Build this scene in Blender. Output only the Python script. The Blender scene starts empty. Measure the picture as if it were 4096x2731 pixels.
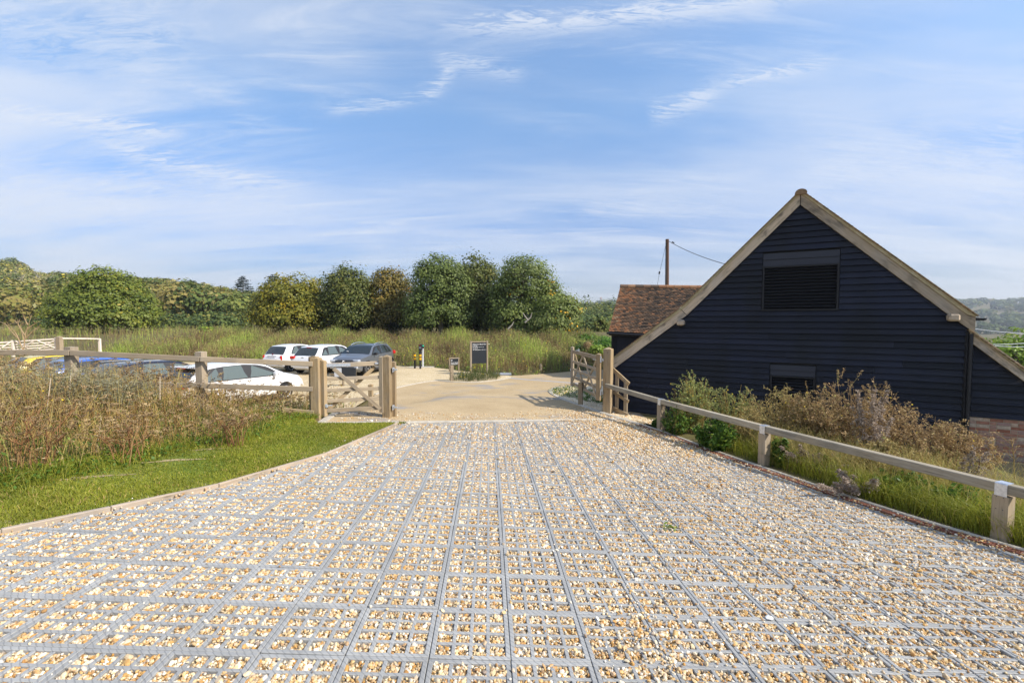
import bpy, bmesh, math, random
import numpy as np
from mathutils import Matrix, Vector
S = bpy.context.scene
COL = S.collection
R_ = np.random.default_rng(7)
random.seed(7)

# ------------------------------------------------------------------ camera, sky, sun, exposure
FPX, CX, CY, HOR = 1820.0, 2048.0, 1365.5, 1275.0
PITCH = math.atan((CY - HOR) / FPX)
EYE = np.array([0.0, 0.0, 1.95])
FWD = np.array([0, math.cos(PITCH), -math.sin(PITCH)])
UPV = np.array([0, math.sin(PITCH), math.cos(PITCH)])
RGT = np.array([1.0, 0, 0])
cd = bpy.data.cameras.new('camera'); cam = bpy.data.objects.new('camera', cd); COL.objects.link(cam)
cam.location = EYE; cam.rotation_euler = (math.pi / 2 - PITCH, 0, 0)
cd.sensor_width = 36; cd.lens = 36 * FPX / 4096; cd.clip_end = 6000; cd.clip_start = 0.05
S.camera = cam
SUN_AZ, SUN_EL = math.radians(-23), math.radians(40)      # azimuth from +X towards +Y
sdir = Vector((math.cos(SUN_AZ) * math.cos(SUN_EL), math.sin(SUN_AZ) * math.cos(SUN_EL), math.sin(SUN_EL)))
ld = bpy.data.lights.new('sun', 'SUN'); sun = bpy.data.objects.new('sun', ld); COL.objects.link(sun)
ld.energy = 3.5; ld.angle = math.radians(0.55); ld.color = (1.0, 0.94, 0.85)
sun.rotation_euler = sdir.to_track_quat('Z', 'Y').to_euler(); sun.location = (20, -10, 30)
S.view_settings.view_transform = 'Standard'; S.view_settings.look = 'None'
S.view_settings.exposure = 0.85; S.view_settings.gamma = 1; S.view_settings.use_curve_mapping = False
try:
    S.cycles.max_bounces = 6; S.cycles.diffuse_bounces = 3; S.cycles.glossy_bounces = 2
    S.cycles.transmission_bounces = 4; S.cycles.transparent_max_bounces = 6; S.cycles.volume_bounces = 0
    S.cycles.use_denoising = True; S.cycles.caustics_reflective = False; S.cycles.caustics_refractive = False
    S.cycles.sample_clamp_indirect = 6
except Exception:
    pass

def rayv(u, v):
    return FWD + (u - CX) / FPX * RGT + (CY - v) / FPX * UPV
def P(u, v, d):
    return EYE + d * rayv(u, v)

# ---- world: Nishita sky with cirrus
W = bpy.data.worlds.new('World'); S.world = W; W.use_nodes = True
nt = W.node_tree; nt.nodes.clear()
def N(t, **k):
    n = nt.nodes.new(t)
    for a, b in k.items(): setattr(n, a, b)
    return n
def L(a, b): nt.links.new(a, b)
def M_(op, a, b=None, c=None, clamp=False):
    n = N('ShaderNodeMath', operation=op, use_clamp=clamp)
    for i, x in enumerate((a, b, c)):
        if x is None: continue
        if isinstance(x, (int, float)): n.inputs[i].default_value = x
        else: L(x, n.inputs[i])
    return n.outputs[0]
def SS(x, a, b):
    n = N('ShaderNodeMapRange', interpolation_type='SMOOTHSTEP')
    L(x, n.inputs[0]); n.inputs[1].default_value = a; n.inputs[2].default_value = b
    n.inputs[3].default_value = 0; n.inputs[4].default_value = 1
    return n.outputs[0]
sky = N('ShaderNodeTexSky', sky_type='NISHITA'); sky.sun_disc = False
sky.sun_elevation = SUN_EL; sky.sun_rotation = math.pi / 2 - SUN_AZ
sky.air_density = 1.0; sky.dust_density = 0.5; sky.ozone_density = 3.0; sky.altitude = 60
tc = N('ShaderNodeTexCoord'); D = tc.outputs['Generated']
sx = N('ShaderNodeSeparateXYZ'); L(D, sx.inputs[0])
dx, dy, dz = sx.outputs
zc = M_('MAXIMUM', dz, 0.0)
# flatten the dome on to a cloud sheet
inv = M_('DIVIDE', 1.0, M_('ADD', zc, 0.16))
cb = N('ShaderNodeCombineXYZ'); L(M_('MULTIPLY', dx, inv), cb.inputs[0]); L(M_('MULTIPLY', dy, inv), cb.inputs[1])
def noise(vec, scale, det, rough, rot, sxy, off=(0, 0, 0), dist=0.0):
    mp = N('ShaderNodeMapping'); L(vec, mp.inputs[0])
    mp.inputs['Rotation'].default_value = (0, 0, math.radians(rot)); mp.inputs['Scale'].default_value = (*sxy, 1)
    mp.inputs['Location'].default_value = off
    n = N('ShaderNodeTexNoise'); L(mp.outputs[0], n.inputs['Vector'])
    n.inputs['Scale'].default_value = scale; n.inputs['Detail'].default_value = det
    n.inputs['Roughness'].default_value = rough; n.inputs['Distortion'].default_value = dist
    return n.outputs['Fac']
veil = noise(cb.outputs[0], 1.1, 6, 0.55, 8, (0.55, 1.7), (3.1, 0.4, 0), 0.4)
fil = noise(cb.outputs[0], 2.2, 10, 0.68, 14, (0.55, 2.6), (1.3, 2.0, 0), 0.9)
fil2 = noise(cb.outputs[0], 5.0, 9, 0.66, 10, (0.45, 2.4), (4.3, 1.0, 0), 0.7)
big = noise(cb.outputs[0], 0.7, 3, 0.5, -20, (1, 1), (5.2, 1.7, 0))
a_veil = M_('MULTIPLY', M_('MULTIPLY', SS(veil, 0.36, 0.78), 0.5), M_('ADD', M_('MULTIPLY', fil2, 0.9), 0.45))
a_fil = M_('MULTIPLY', SS(fil, 0.45, 0.74), M_('MULTIPLY', SS(big, 0.34, 0.66), 0.75))
# haze of thin cloud towards the left side of the view and low down
left = M_('MULTIPLY', SS(M_('MULTIPLY', dx, -1.0), 0.10, 0.85), SS(veil, 0.28, 0.62))
low = M_('MULTIPLY', SS(M_('MULTIPLY', dz, -1.0), -0.42, -0.05), 0.42)
lowv = M_('MULTIPLY', low, SS(veil, 0.25, 0.65))
right = M_('MULTIPLY', SS(dx, 0.30, 0.85), M_('MULTIPLY', SS(veil, 0.25, 0.6), 0.55))
fine = noise(cb.outputs[0], 12.0, 13, 0.76, 20, (0.6, 2.8), (0, 0, 0), 1.4)
def uvdir(u, v):
    r = rayv(u, v); return Vector(r / np.linalg.norm(r))
def streak(p0, p1, w, amp, bend=0.0):
    """a wisp of cirrus along the great circle between two directions"""
    a, b = uvdir(*p0), uvdir(*p1)
    n = a.cross(b).normalized(); t = n.cross(a).normalized(); ang = math.atan2(b.dot(t), b.dot(a))
    def dot(v):
        q = N('ShaderNodeVectorMath', operation='DOT_PRODUCT'); L(D, q.inputs[0]); q.inputs[1].default_value = v
        return q.outputs['Value']
    along = M_('DIVIDE', M_('ARCTAN2', dot(t), dot(a)), ang)
    across = M_('ADD', dot(n), M_('MULTIPLY', M_('SUBTRACT', fine, 0.5), w * 5.5))
    q = M_('SUBTRACT', along, 0.5)
    across = M_('ADD', across, M_('MULTIPLY', M_('MULTIPLY', q, q), bend))
    g = M_('POWER', 2.718, M_('MULTIPLY', M_('POWER', M_('DIVIDE', across, w), 2.0), -1.0))
    win = M_('MULTIPLY', SS(along, -0.08, 0.18), SS(M_('MULTIPLY', along, -1.0), -1.08, -0.75))
    fr = SS(dot(a), 0.2, 0.3)
    return M_('MULTIPLY', M_('MULTIPLY', g, win), M_('MULTIPLY', M_('MULTIPLY', fr, amp), SS(fine, 0.40, 0.58)))
st = [streak((1750, 150), (3450, -30), 0.017, 0.85, 0.05), streak((1300, 468), (1790, 375), 0.010, 0.62, 0.04), streak((1700, 400), (1830, 270), 0.013, 0.62, 0.02),
      streak((1730, 240), (2110, 310), 0.016, 0.55), streak((2600, 480), (2900, 370), 0.018, 0.65),
      streak((2880, 350), (3350, 250), 0.012, 0.7), streak((-60, 455), (720, 540), 0.014, 0.95),
      streak((330, 600), (1250, 790), 0.016, 0.8, 0.08), streak((400, 720), (1300, 870), 0.022, 0.45),
      streak((2300, 840), (3000, 860), 0.030, 0.3), streak((3200, 760), (4300, 640), 0.05, 0.45),
      streak((-100, 170), (800, 210), 0.05, 0.4), streak((-200, 820), (700, 860), 0.045, 0.6)]
tot = M_('ADD', a_veil, a_fil)
for q in [M_('MULTIPLY', left, 0.75), lowv, right] + st:
    # screen-add keeps the amount below one
    tot = M_('SUBTRACT', M_('ADD', tot, q), M_('MULTIPLY', tot, q))
tot = M_('MULTIPLY', tot, SS(dz, -0.02, 0.05), clamp=True)
mix = N('ShaderNodeMix', data_type='RGBA'); L(M_('MULTIPLY', tot, 0.90), mix.inputs['Factor'])
tone = N('ShaderNodeHueSaturation'); tone.inputs['Saturation'].default_value = 1.16; tone.inputs['Value'].default_value = 1.12
L(sky.outputs[0], tone.inputs['Color'])
tint = N('ShaderNodeMix', data_type='RGBA', blend_type='MULTIPLY'); tint.inputs['Factor'].default_value = 1
L(tone.outputs[0], tint.inputs['A'])
# hazy early-autumn air: a flatter, paler gradient than the clear-sky model, the same all round
cr = N('ShaderNodeValToRGB'); L(dz, cr.inputs[0]); el = cr.color_ramp.elements
for _ in range(3): el.new(0.5)
for e, (q, c) in zip(el, ((0.0, (.33, .315, .36)), (.08, (.36, .34, .40)), (.18, (.52, .475, .54)), (.40, (.98, .84, .76)), (.60, (1.22, 1.02, .90)))):
    e.position = q; e.color = (*c, 1)
L(cr.outputs[0], tint.inputs['B'])
L(tint.outputs['Result'], mix.inputs['A']); mix.inputs['B'].default_value = (3.15, 3.32, 3.62, 1)
bg = N('ShaderNodeBackground'); L(mix.outputs['Result'], bg.inputs[0]); bg.inputs[1].default_value = 0.15
out = N('ShaderNodeOutputWorld'); L(bg.outputs[0], out.inputs[0])

# ------------------------------------------------------------------ drive plane and ground heights
PW = 0.5                                                   # paver size in metres
VH, TILT, YAW, HW, OU, OV = 1366.05, 0.0636, -0.0512, 3.8835, 0.5177, 5.5547
_r1 = np.array([0, (VH - CY) / FPX, 1.0]); _r2 = np.array([1.0, TILT, 0])
_n = np.cross(_r1, _r2); _n /= np.linalg.norm(_n); _n = _n if _n[1] > 0 else -_n
_d = np.array([YAW, 0, 1.0]); _d -= _n * (_d @ _n); _d /= np.linalg.norm(_d)
_e = np.cross(_n, _d); _e = _e if _e[0] > 0 else -_e
def c2w(v): return v[0] * RGT - v[1] * UPV + v[2] * FWD
PN, PD, PE = c2w(_n), c2w(_d), c2w(_e)                    # normal (down), along, across
PDIST = HW * PW
PUP = -PN
def planez(x, y): return EYE[2] + (PDIST - PN[0] * x - PN[1] * y) / PN[2]
def gp(u, v, lift=0.0):
    r = rayv(u, v); p = EYE + r * (PDIST / (r @ PN)); p = p.copy(); p[2] += lift; return p
def corner(c, r): return EYE + PN * PDIST + PE * (c + OU) * PW + PD * (r + OV) * PW
def sstep(x, a, b):
    t = np.clip((np.asarray(x, float) - a) / (np.asarray(b, float) - a + 1e-9), 0, 1); return t * t * (3 - 2 * t)
def lerp(a, b, t): return a + (b - a) * t
PARK = -1.0
BANK_X = [-40, -16, -9, -4.7, -2, 0, 1.5, 3.3, 6, 40]
BANK_Y = [33, 30.5, 29.4, 27.6, 25, 23.6, 24.0, 25.6, 28, 34]
def hillz(x, y):
    x = np.asarray(x, float); y = np.asarray(y, float)
    hl = sstep(y, 75, 290) * (9 + 19 * np.clip(-x / 280 - 0.1, 0, 1.5)) * sstep(-x, -40, 60)
    val = -9 * sstep(y, 60, 140) * sstep(x, -20, 30) - 9 * sstep(y, 200, 500) * sstep(x, 0, 100)
    far = 66 * sstep(y, 560, 1350) * sstep(x, -200, 400) + 40 * sstep(y, 500, 1400) * sstep(-x, -200, 200)
    side = -3.5 * sstep(x, 12, 30) * (1 - sstep(y, 40, 120))
    return hl + val + far + side
def ground(x, y):
    x = np.asarray(x, float); y = np.asarray(y, float)
    t = sstep(x, -4.6, -1.5)
    y0 = lerp(10.9, 13.0, t); y1 = lerp(14.0, 20.0, t)
    w = sstep(y, y0, y1)
    z = (1 - w) * np.maximum(planez(x, np.minimum(y, 22)), -2.2) + w * PARK
    yb = np.interp(x, BANK_X, BANK_Y)
    z = z + 0.95 * sstep(y, yb, yb + 13) + 0.25 * sstep(y, yb, yb + 1.5)
    return z + hillz(x, y)
def gz(x, y): return float(ground(x, y))

# ------------------------------------------------------------------ materials
MATS = {}
def mat(name, col=(0.5, 0.5, 0.5), rough=0.7, metal=0.0, spec=0.4, build=None, **kw):
    if name in MATS: return MATS[name]
    m = bpy.data.materials.new(name); m.use_nodes = True; t = m.node_tree
    b = t.nodes['Principled BSDF']
    b.inputs['Base Color'].default_value = (*col, 1); b.inputs['Roughness'].default_value = rough
    b.inputs['Metallic'].default_value = metal; b.inputs['Specular IOR Level'].default_value = spec
    for k, v in kw.items():
        b.inputs[k.replace('_', ' ')].default_value = v
    if build: build(t, b)
    MATS[name] = m; return m
def nn(t, typ, **k):
    n = t.nodes.new(typ)
    for a, b in k.items(): setattr(n, a, b)
    return n
def mnoise(t, scale=5, det=4, rough=0.55, coord='Object', sc=(1, 1, 1), dist=0.0):
    tc = nn(t, 'ShaderNodeTexCoord'); mp = nn(t, 'ShaderNodeMapping'); mp.inputs['Scale'].default_value = sc
    if coord == 'World':
        g = nn(t, 'ShaderNodeNewGeometry'); t.links.new(g.outputs['Position'], mp.inputs[0])
    else: t.links.new(tc.outputs[coord], mp.inputs[0])
    n = nn(t, 'ShaderNodeTexNoise'); t.links.new(mp.outputs[0], n.inputs['Vector'])
    n.inputs['Scale'].default_value = scale; n.inputs['Detail'].default_value = det
    n.inputs['Roughness'].default_value = rough; n.inputs['Distortion'].default_value = dist
    return n.outputs['Fac'], mp
def ramp(t, fac, stops, interp='LINEAR'):
    r = nn(t, 'ShaderNodeValToRGB'); r.color_ramp.interpolation = interp
    el = r.color_ramp.elements
    while len(el) < len(stops): el.new(0.5)
    for e, (p, c) in zip(el, stops): e.position = p; e.color = (*c, 1)
    t.links.new(fac, r.inputs[0]); return r.outputs[0]
def mixc(t, fac, a, b, blend='MIX'):
    m = nn(t, 'ShaderNodeMix', data_type='RGBA', blend_type=blend)
    for k, x in (('Factor', fac), ('A', a), ('B', b)):
        if isinstance(x, (int, float)): m.inputs[k].default_value = x
        elif isinstance(x, tuple): m.inputs[k].default_value = (*x, 1)
        else: t.links.new(x, m.inputs[k])
    return m.outputs['Result']
def mth(t, op, a, b=None):
    n = nn(t, 'ShaderNodeMath', operation=op)
    for i, x in enumerate((a, b)):
        if x is None: continue
        if isinstance(x, (int, float)): n.inputs[i].default_value = x
        else: t.links.new(x, n.inputs[i])
    return n.outputs[0]
def mrange(t, x, a, b, c=0, d=1):
    n = nn(t, 'ShaderNodeMapRange', interpolation_type='SMOOTHSTEP'); t.links.new(x, n.inputs[0])
    for i, v in enumerate((a, b, c, d)): n.inputs[i + 1].default_value = v
    return n.outputs[0]
def bump(t, b, h, strength=0.4, dist=0.01):
    n = nn(t, 'ShaderNodeBump'); n.inputs['Strength'].default_value = strength; n.inputs['Distance'].default_value = dist
    t.links.new(h, n.inputs['Height']); t.links.new(n.outputs[0], b.inputs['Normal'])
def objrand(t): return nn(t, 'ShaderNodeObjectInfo').outputs['Random']
def attr(t, name, typ='GEOMETRY'):
    return nn(t, 'ShaderNodeAttribute', attribute_name=name, attribute_type=typ).outputs['Fac']

def woodmat(name, c_dark, c_light, stain=(0.2, 0.18, 0.16), stain_amt=0.3, knots=True):
    def f(t, b):
        g, _ = mnoise(t, 3.0, 6, 0.65, 'Object', (0.7, 22, 22), 0.6)
        base = ramp(t, g, [(0.34, c_dark), (0.60, c_light)])
        s, _ = mnoise(t, 2.2, 5, 0.6, 'Object', (1.2, 3, 3))
        base = mixc(t, mth(t, 'MULTIPLY', mrange(t, s, 0.48, 0.72), stain_amt), base, stain)
        # knots
        tc = nn(t, 'ShaderNodeTexCoord'); mp = nn(t, 'ShaderNodeMapping'); mp.inputs['Scale'].default_value = (2.2, 9, 9)
        t.links.new(tc.outputs['Object'], mp.inputs[0])
        v = nn(t, 'ShaderNodeTexVoronoi'); t.links.new(mp.outputs[0], v.inputs['Vector']); v.inputs['Scale'].default_value = 1.0
        k = mrange(t, v.outputs['Distance'], 0.05, 0.14, 1, 0)
        base = mixc(t, mth(t, 'MULTIPLY', k, 0.6 if knots else 0.0), base, tuple(x * 0.45 for x in c_dark))
        cn, _ = mnoise(t, 1.0, 3, 0.5, 'Object', (1.3, 46, 46), 0.3)
        base = mixc(t, mth(t, 'MULTIPLY', mrange(t, cn, 0.655, 0.70), 0.75), base, tuple(x * 0.28 for x in c_dark))
        gn, _ = mnoise(t, 1.6, 5, 0.65, 'World', (1, 1, 0.6))
        base = mixc(t, mrange(t, gn, 0.42, 0.72, 0, 0.5), base, tuple(0.5 * (x + sum(c_light) / 3 * 0.85) for x in c_light))
        r = objrand(t)
        hs = nn(t, 'ShaderNodeHueSaturation'); t.links.new(base, hs.inputs['Color'])
        t.links.new(mth(t, 'ADD', mth(t, 'MULTIPLY', r, 0.4), 0.8), hs.inputs['Value'])
        t.links.new(hs.outputs[0], b.inputs['Base Color']); bump(t, b, g, 0.35, 0.004)
    return mat(name, rough=0.82, spec=0.25, build=f)
WOOD = woodmat('new softwood', (0.24, 0.165, 0.085), (0.40, 0.295, 0.165), (0.26, 0.22, 0.165), 0.55)
WOODG = woodmat('weathered rail wood', (0.26, 0.215, 0.15), (0.43, 0.375, 0.275), (0.19, 0.18, 0.15), 0.6)
WOODP = woodmat('greyed post wood', (0.255, 0.195, 0.125), (0.385, 0.305, 0.205), (0.225, 0.195, 0.155), 0.5)
OAK = woodmat('weathered oak', (0.36, 0.275, 0.18), (0.60, 0.48, 0.34), (0.13, 0.11, 0.085), 0.8, False)
WOODPALE = woodmat('bleached gate wood', (0.55, 0.47, 0.39), (0.74, 0.66, 0.56), (0.5, 0.43, 0.36), 0.3)
EDGEW = woodmat('edging timber', (0.30, 0.235, 0.165), (0.48, 0.385, 0.285), (0.2, 0.17, 0.13), 0.5)
POLEW = woodmat('creosoted pole', (0.075, 0.04, 0.022), (0.13, 0.07, 0.04), (0.05, 0.03, 0.02), 0.3, False)

def blackboard(t, b):
    g, _ = mnoise(t, 2.5, 6, 0.7, 'Object', (0.8, 16, 16), 0.8)
    s, _ = mnoise(t, 0.9, 4, 0.6, 'World', (1, 1, 0.6))
    wob = mrange(t, s, 0.35, 0.62)
    a = mixc(t, wob, (0.0064, 0.0070, 0.0100), (0.0086, 0.0105, 0.0215))
    col = mixc(t, mth(t, 'MULTIPLY', mrange(t, g, 0.45, 0.7), 0.4), a, (0.019, 0.020, 0.025))
    hs = nn(t, 'ShaderNodeHueSaturation'); t.links.new(col, hs.inputs['Color'])
    t.links.new(mth(t, 'ADD', mth(t, 'MULTIPLY', objrand(t), 0.9), 0.6), hs.inputs['Value'])
    t.links.new(hs.outputs[0], b.inputs['Base Color']); bump(t, b, g, 0.3, 0.003)
BLACKB = mat('black stained board', rough=0.6, spec=0.3, build=blackboard)
BLACKN = mat('newer black board', (0.032, 0.033, 0.042), 0.6, build=lambda t, b: bump(t, b, mnoise(t, 3, 5, .6, 'Object', (1, 18, 18))[0], .3, .003))
BLACK = mat('black paint', (0.012, 0.012, 0.014), 0.5)
VOID = mat('dark interior', (0.006, 0.006, 0.007), 0.95, spec=0.1)
PLASTIC = mat('black plastic', (0.022, 0.022, 0.024), 0.5)
GALV = mat('galvanised steel', (0.62, 0.65, 0.69), 0.42, 0.75, build=lambda t, b: t.links.new(ramp(t, mnoise(t, 25, 3, .6)[0], [(.3, (.5, .53, .57)), (.7, (.74, .77, .8))]), b.inputs['Base Color']))
def tintmat(name, stops, rough=0.8, spec=0.25, nscale=None, bumpd=0.0, coord='World', value=0.25):
    def f(t, b):
        c = ramp(t, attr(t, 'tint'), stops)
        n, _ = mnoise(t, nscale or 20, 4, 0.6, coord)
        c = mixc(t, 1.0, c, ramp(t, n, [(0.25, (1 - value,) * 3), (0.75, (1 + value,) * 3)]), 'MULTIPLY')
        t.links.new(c, b.inputs['Base Color'])
        if bumpd: bump(t, b, n, 0.5, bumpd)
    return mat(name, rough=rough, spec=spec, build=f)
TILE = tintmat('clay tile', [(0, (0.0396, 0.0333, 0.0280)), (0.25, (0.0924, 0.0647, 0.0440)), (0.5, (0.1496, 0.0931, 0.0580)), (0.8, (0.2904, 0.1323, 0.0600)), (1, (0.2288, 0.1666, 0.1000))], nscale=14)
VTILE = tintmat('lichened verge tile', [(0, (0.13, 0.09, 0.05)), (0.5, (0.24, 0.16, 0.085)), (1, (0.34, 0.2, 0.11))], nscale=14)
OCHRE = mat('lichened verge mortar', (0.5, 0.4, 0.22), 0.9, build=lambda t, b: t.links.new(ramp(t, mnoise(t, 6, 5, .65, 'World')[0], [(.3, (.36, .29, .16)), (.55, (.52, .43, .25)), (.75, (.58, .53, .40))]), b.inputs['Base Color']))
def brickf(t, b):
    r = objrand(t)
    c = ramp(t, r, [(0, (0.3172, 0.1250, 0.0720)), (0.2, (0.4026, 0.1875, 0.1200)), (0.45, (0.4392, 0.2500, 0.1740)), (0.65, (0.3660, 0.2313, 0.1920)), (0.8, (0.5124, 0.3500, 0.2400)), (1, (0.5734, 0.4500, 0.3240))])
    n, _ = mnoise(t, 18, 5, 0.65, 'World')
    c = mixc(t, 1.0, c, ramp(t, n, [(0.3, (0.75,) * 3), (0.7, (1.2,) * 3)]), 'MULTIPLY')
    t.links.new(c, b.inputs['Base Color']); bump(t, b, n, 0.5, 0.004)
BRICK = mat('stock brick', rough=0.9, spec=0.2, build=brickf)
MORTAR = mat('lime mortar', (0.43, 0.35, 0.24), 0.95)
def concf(t, b):
    n, _ = mnoise(t, 9, 5, 0.65, 'World')
    t.links.new(ramp(t, n, [(0.3, (0.36, 0.32, 0.255)), (0.7, (0.55, 0.50, 0.41))]), b.inputs['Base Color']); bump(t, b, n, 0.3, 0.004)
CONC = mat('pale kerb concrete', rough=0.9, build=concf)

def paverf(t, b):
    tc = nn(t, 'ShaderNodeTexCoord')
    w = nn(t, 'ShaderNodeTexWave', wave_type='BANDS', bands_direction='DIAGONAL'); w.inputs['Scale'].default_value = 14
    w.inputs['Distortion'].default_value = 0; t.links.new(tc.outputs['Object'], w.inputs['Vector'])
    tread = mrange(t, w.outputs['Fac'], 0.02, 0.16)
    n, _ = mnoise(t, 5, 5, 0.65, 'World')
    c = ramp(t, n, [(0.3, (0.265, 0.265, 0.255)), (0.7, (0.365, 0.365, 0.35))])
    c = mixc(t, mth(t, 'MULTIPLY', mrange(t, mnoise(t, 40, 3, .6, 'World')[0], 0.55, 0.75), 0.35), c, (0.46, 0.42, 0.34))
    c = mixc(t, mth(t, 'SUBTRACT', 1.0, tread), c, (0.235, 0.235, 0.23))
    hs = nn(t, 'ShaderNodeHueSaturation'); t.links.new(c, hs.inputs['Color'])
    t.links.new(mth(t, 'ADD', mth(t, 'MULTIPLY', objrand(t), 0.16), 0.92), hs.inputs['Value'])
    t.links.new(hs.outputs[0], b.inputs['Base Color']); bump(t, b, tread, 0.3, 0.003)
PAVER = mat('grey recycled plastic', rough=0.6, spec=0.35, build=paverf)
PEB = [(0, (0.80, 0.71, 0.54)), (0.14, (0.70, 0.55, 0.32)), (0.30, (0.60, 0.40, 0.17)), (0.44, (0.52, 0.27, 0.065)), (0.52, (0.84, 0.80, 0.71)), (0.63, (0.74, 0.65, 0.49)), (0.75, (0.40, 0.20, 0.055)), (0.86, (0.68, 0.53, 0.31)), (0.95, (0.23, 0.20, 0.18)), (1, (0.56, 0.31, 0.085))]
def pebf(t, b):
    c = ramp(t, objrand(t), PEB)
    n, _ = mnoise(t, 60, 3, 0.6, 'World')
    c = mixc(t, 1.0, c, ramp(t, n, [(0.3, (0.8, 0.77, 0.72)), (0.7, (1.1, 1.1, 1.1))]), 'MULTIPLY')
    t.links.new(c, b.inputs['Base Color'])
PEBBLE = mat('flint pebbles', rough=0.62, spec=0.35, build=pebf)
def gravelmat(name, scale, stops, big=None, bumpd=0.012, patches=None):
    def f(t, b):
        g = nn(t, 'ShaderNodeNewGeometry')
        v = nn(t, 'ShaderNodeTexVoronoi'); t.links.new(g.outputs['Position'], v.inputs['Vector']); v.inputs['Scale'].default_value = scale
        sp = nn(t, 'ShaderNodeSeparateColor'); t.links.new(v.outputs['Color'], sp.inputs[0])
        c = ramp(t, sp.outputs[0], stops)
        n, _ = mnoise(t, 0.8, 6, 0.62, 'World')
        c = mixc(t, 1.0, c, ramp(t, n, [(0.3, (0.86, 0.84, 0.80)), (0.7, (1.08, 1.08, 1.08))]), 'MULTIPLY')
        if patches:
            pn, _ = mnoise(t, patches[0], 5, 0.62, 'World', patches[3] if len(patches) > 3 else (1, 1, 1), 0.4)
            c = mixc(t, mth(t, 'MULTIPLY', mrange(t, pn, patches[1], patches[1] + 0.12), 0.75), c, patches[2])
        t.links.new(c, b.inputs['Base Color'])
        bump(t, b, mth(t, 'SUBTRACT', 1.0, v.outputs['Distance']), 0.7, bumpd)
    return mat(name, rough=0.85, spec=0.25, build=f)
DRIVEG = gravelmat('drive gravel bed', 48, [(p, tuple(x * 0.5 for x in c)) for p, c in PEB])  # stone colours darkened to paint in the shade between the loose pebbles
PARKG = gravelmat('car park gravel', 30, [(0, (0.64, 0.54, 0.36)), (0.4, (0.55, 0.43, 0.25)), (0.7, (0.44, 0.32, 0.16)), (1, (0.70, 0.61, 0.45))])
ROADG = gravelmat('resin bound road', 70, [(0, (0.47, 0.36, 0.21)), (0.5, (0.40, 0.29, 0.155)), (0.8, (0.52, 0.41, 0.26)), (1, (0.31, 0.22, 0.12))], bumpd=0.004, patches=(0.75, 0.54, (0.27, 0.255, 0.24), (0.7, 1.1, 1)))
def soilf(t, b):
    n, _ = mnoise(t, 1.1, 6, 0.65, 'World')
    n2, _ = mnoise(t, 14, 5, 0.65, 'World')
    c = ramp(t, n, [(0.32, (0.10, 0.10, 0.035)), (0.5, (0.135, 0.115, 0.05)), (0.66, (0.15, 0.11, 0.065))])
    c = mixc(t, 1.0, c, ramp(t, n2, [(0.3, (0.7,) * 3), (0.7, (1.25,) * 3)]), 'MULTIPLY')
    t.links.new(c, b.inputs['Base Color']); bump(t, b, n2, 0.6, 0.03)
SOIL = mat('rough grass and soil', rough=0.95, spec=0.1, build=soilf)
def lawnf(t, b):
    n, _ = mnoise(t, 0.9, 6, 0.7, 'World', (1, 1, 1), 0.6)
    n2, _ = mnoise(t, 40, 5, 0.65, 'World')
    c = ramp(t, n, [(0.40, (0.13, 0.18, 0.03)), (0.58, (0.19, 0.20, 0.05)), (0.68, (0.40, 0.32, 0.17))])
    c = mixc(t, 1.0, c, ramp(t, n2, [(0.3, (0.6,) * 3), (0.7, (1.3,) * 3)]), 'MULTIPLY')
    t.links.new(c, b.inputs['Base Color']); bump(t, b, n2, 0.6, 0.02)
LAWN = mat('mown lawn turf', rough=0.95, spec=0.1, build=lawnf)
def leafmat(name, stops, transl=0.35, rough=0.55, nscale=0.35, var=0.25):
    if name in MATS: return MATS[name]
    m = bpy.data.materials.new(name); m.use_nodes = True; t = m.node_tree
    b = t.nodes['Principled BSDF']; b.inputs['Roughness'].default_value = rough; b.inputs['Specular IOR Level'].default_value = 0.3
    c = ramp(t, attr(t, 'tint'), stops)
    if var:
        n, _ = mnoise(t, nscale, 3, 0.5, 'World')
        c = mixc(t, 1.0, c, ramp(t, n, [(0.3, (1 - var, 1 - var, 1 - var)), (0.7, (1 + var, 1 + var * 0.9, 1 + var * 0.5))]), 'MULTIPLY')
    t.links.new(c, b.inputs['Base Color'])
    tr = nn(t, 'ShaderNodeBsdfTranslucent'); t.links.new(c, tr.inputs[0])
    mx = nn(t, 'ShaderNodeMixShader'); mx.inputs[0].default_value = transl
    t.links.new(b.outputs[0], mx.inputs[1]); t.links.new(tr.outputs[0], mx.inputs[2])
    t.links.new(mx.outputs[0], t.nodes['Material Output'].inputs[0])
    MATS[name] = m; return m
BARK = mat('bark', (0.13, 0.10, 0.07), 0.9, build=lambda t, b: t.links.new(ramp(t, mnoise(t, 6, 4, .6, 'Object')[0], [(.3, (.085, .065, .045)), (.7, (.21, .18, .14))]), b.inputs['Base Color']))
BARKPALE = mat('pale branch bark', (0.30, 0.27, 0.22), 0.9)

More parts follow.
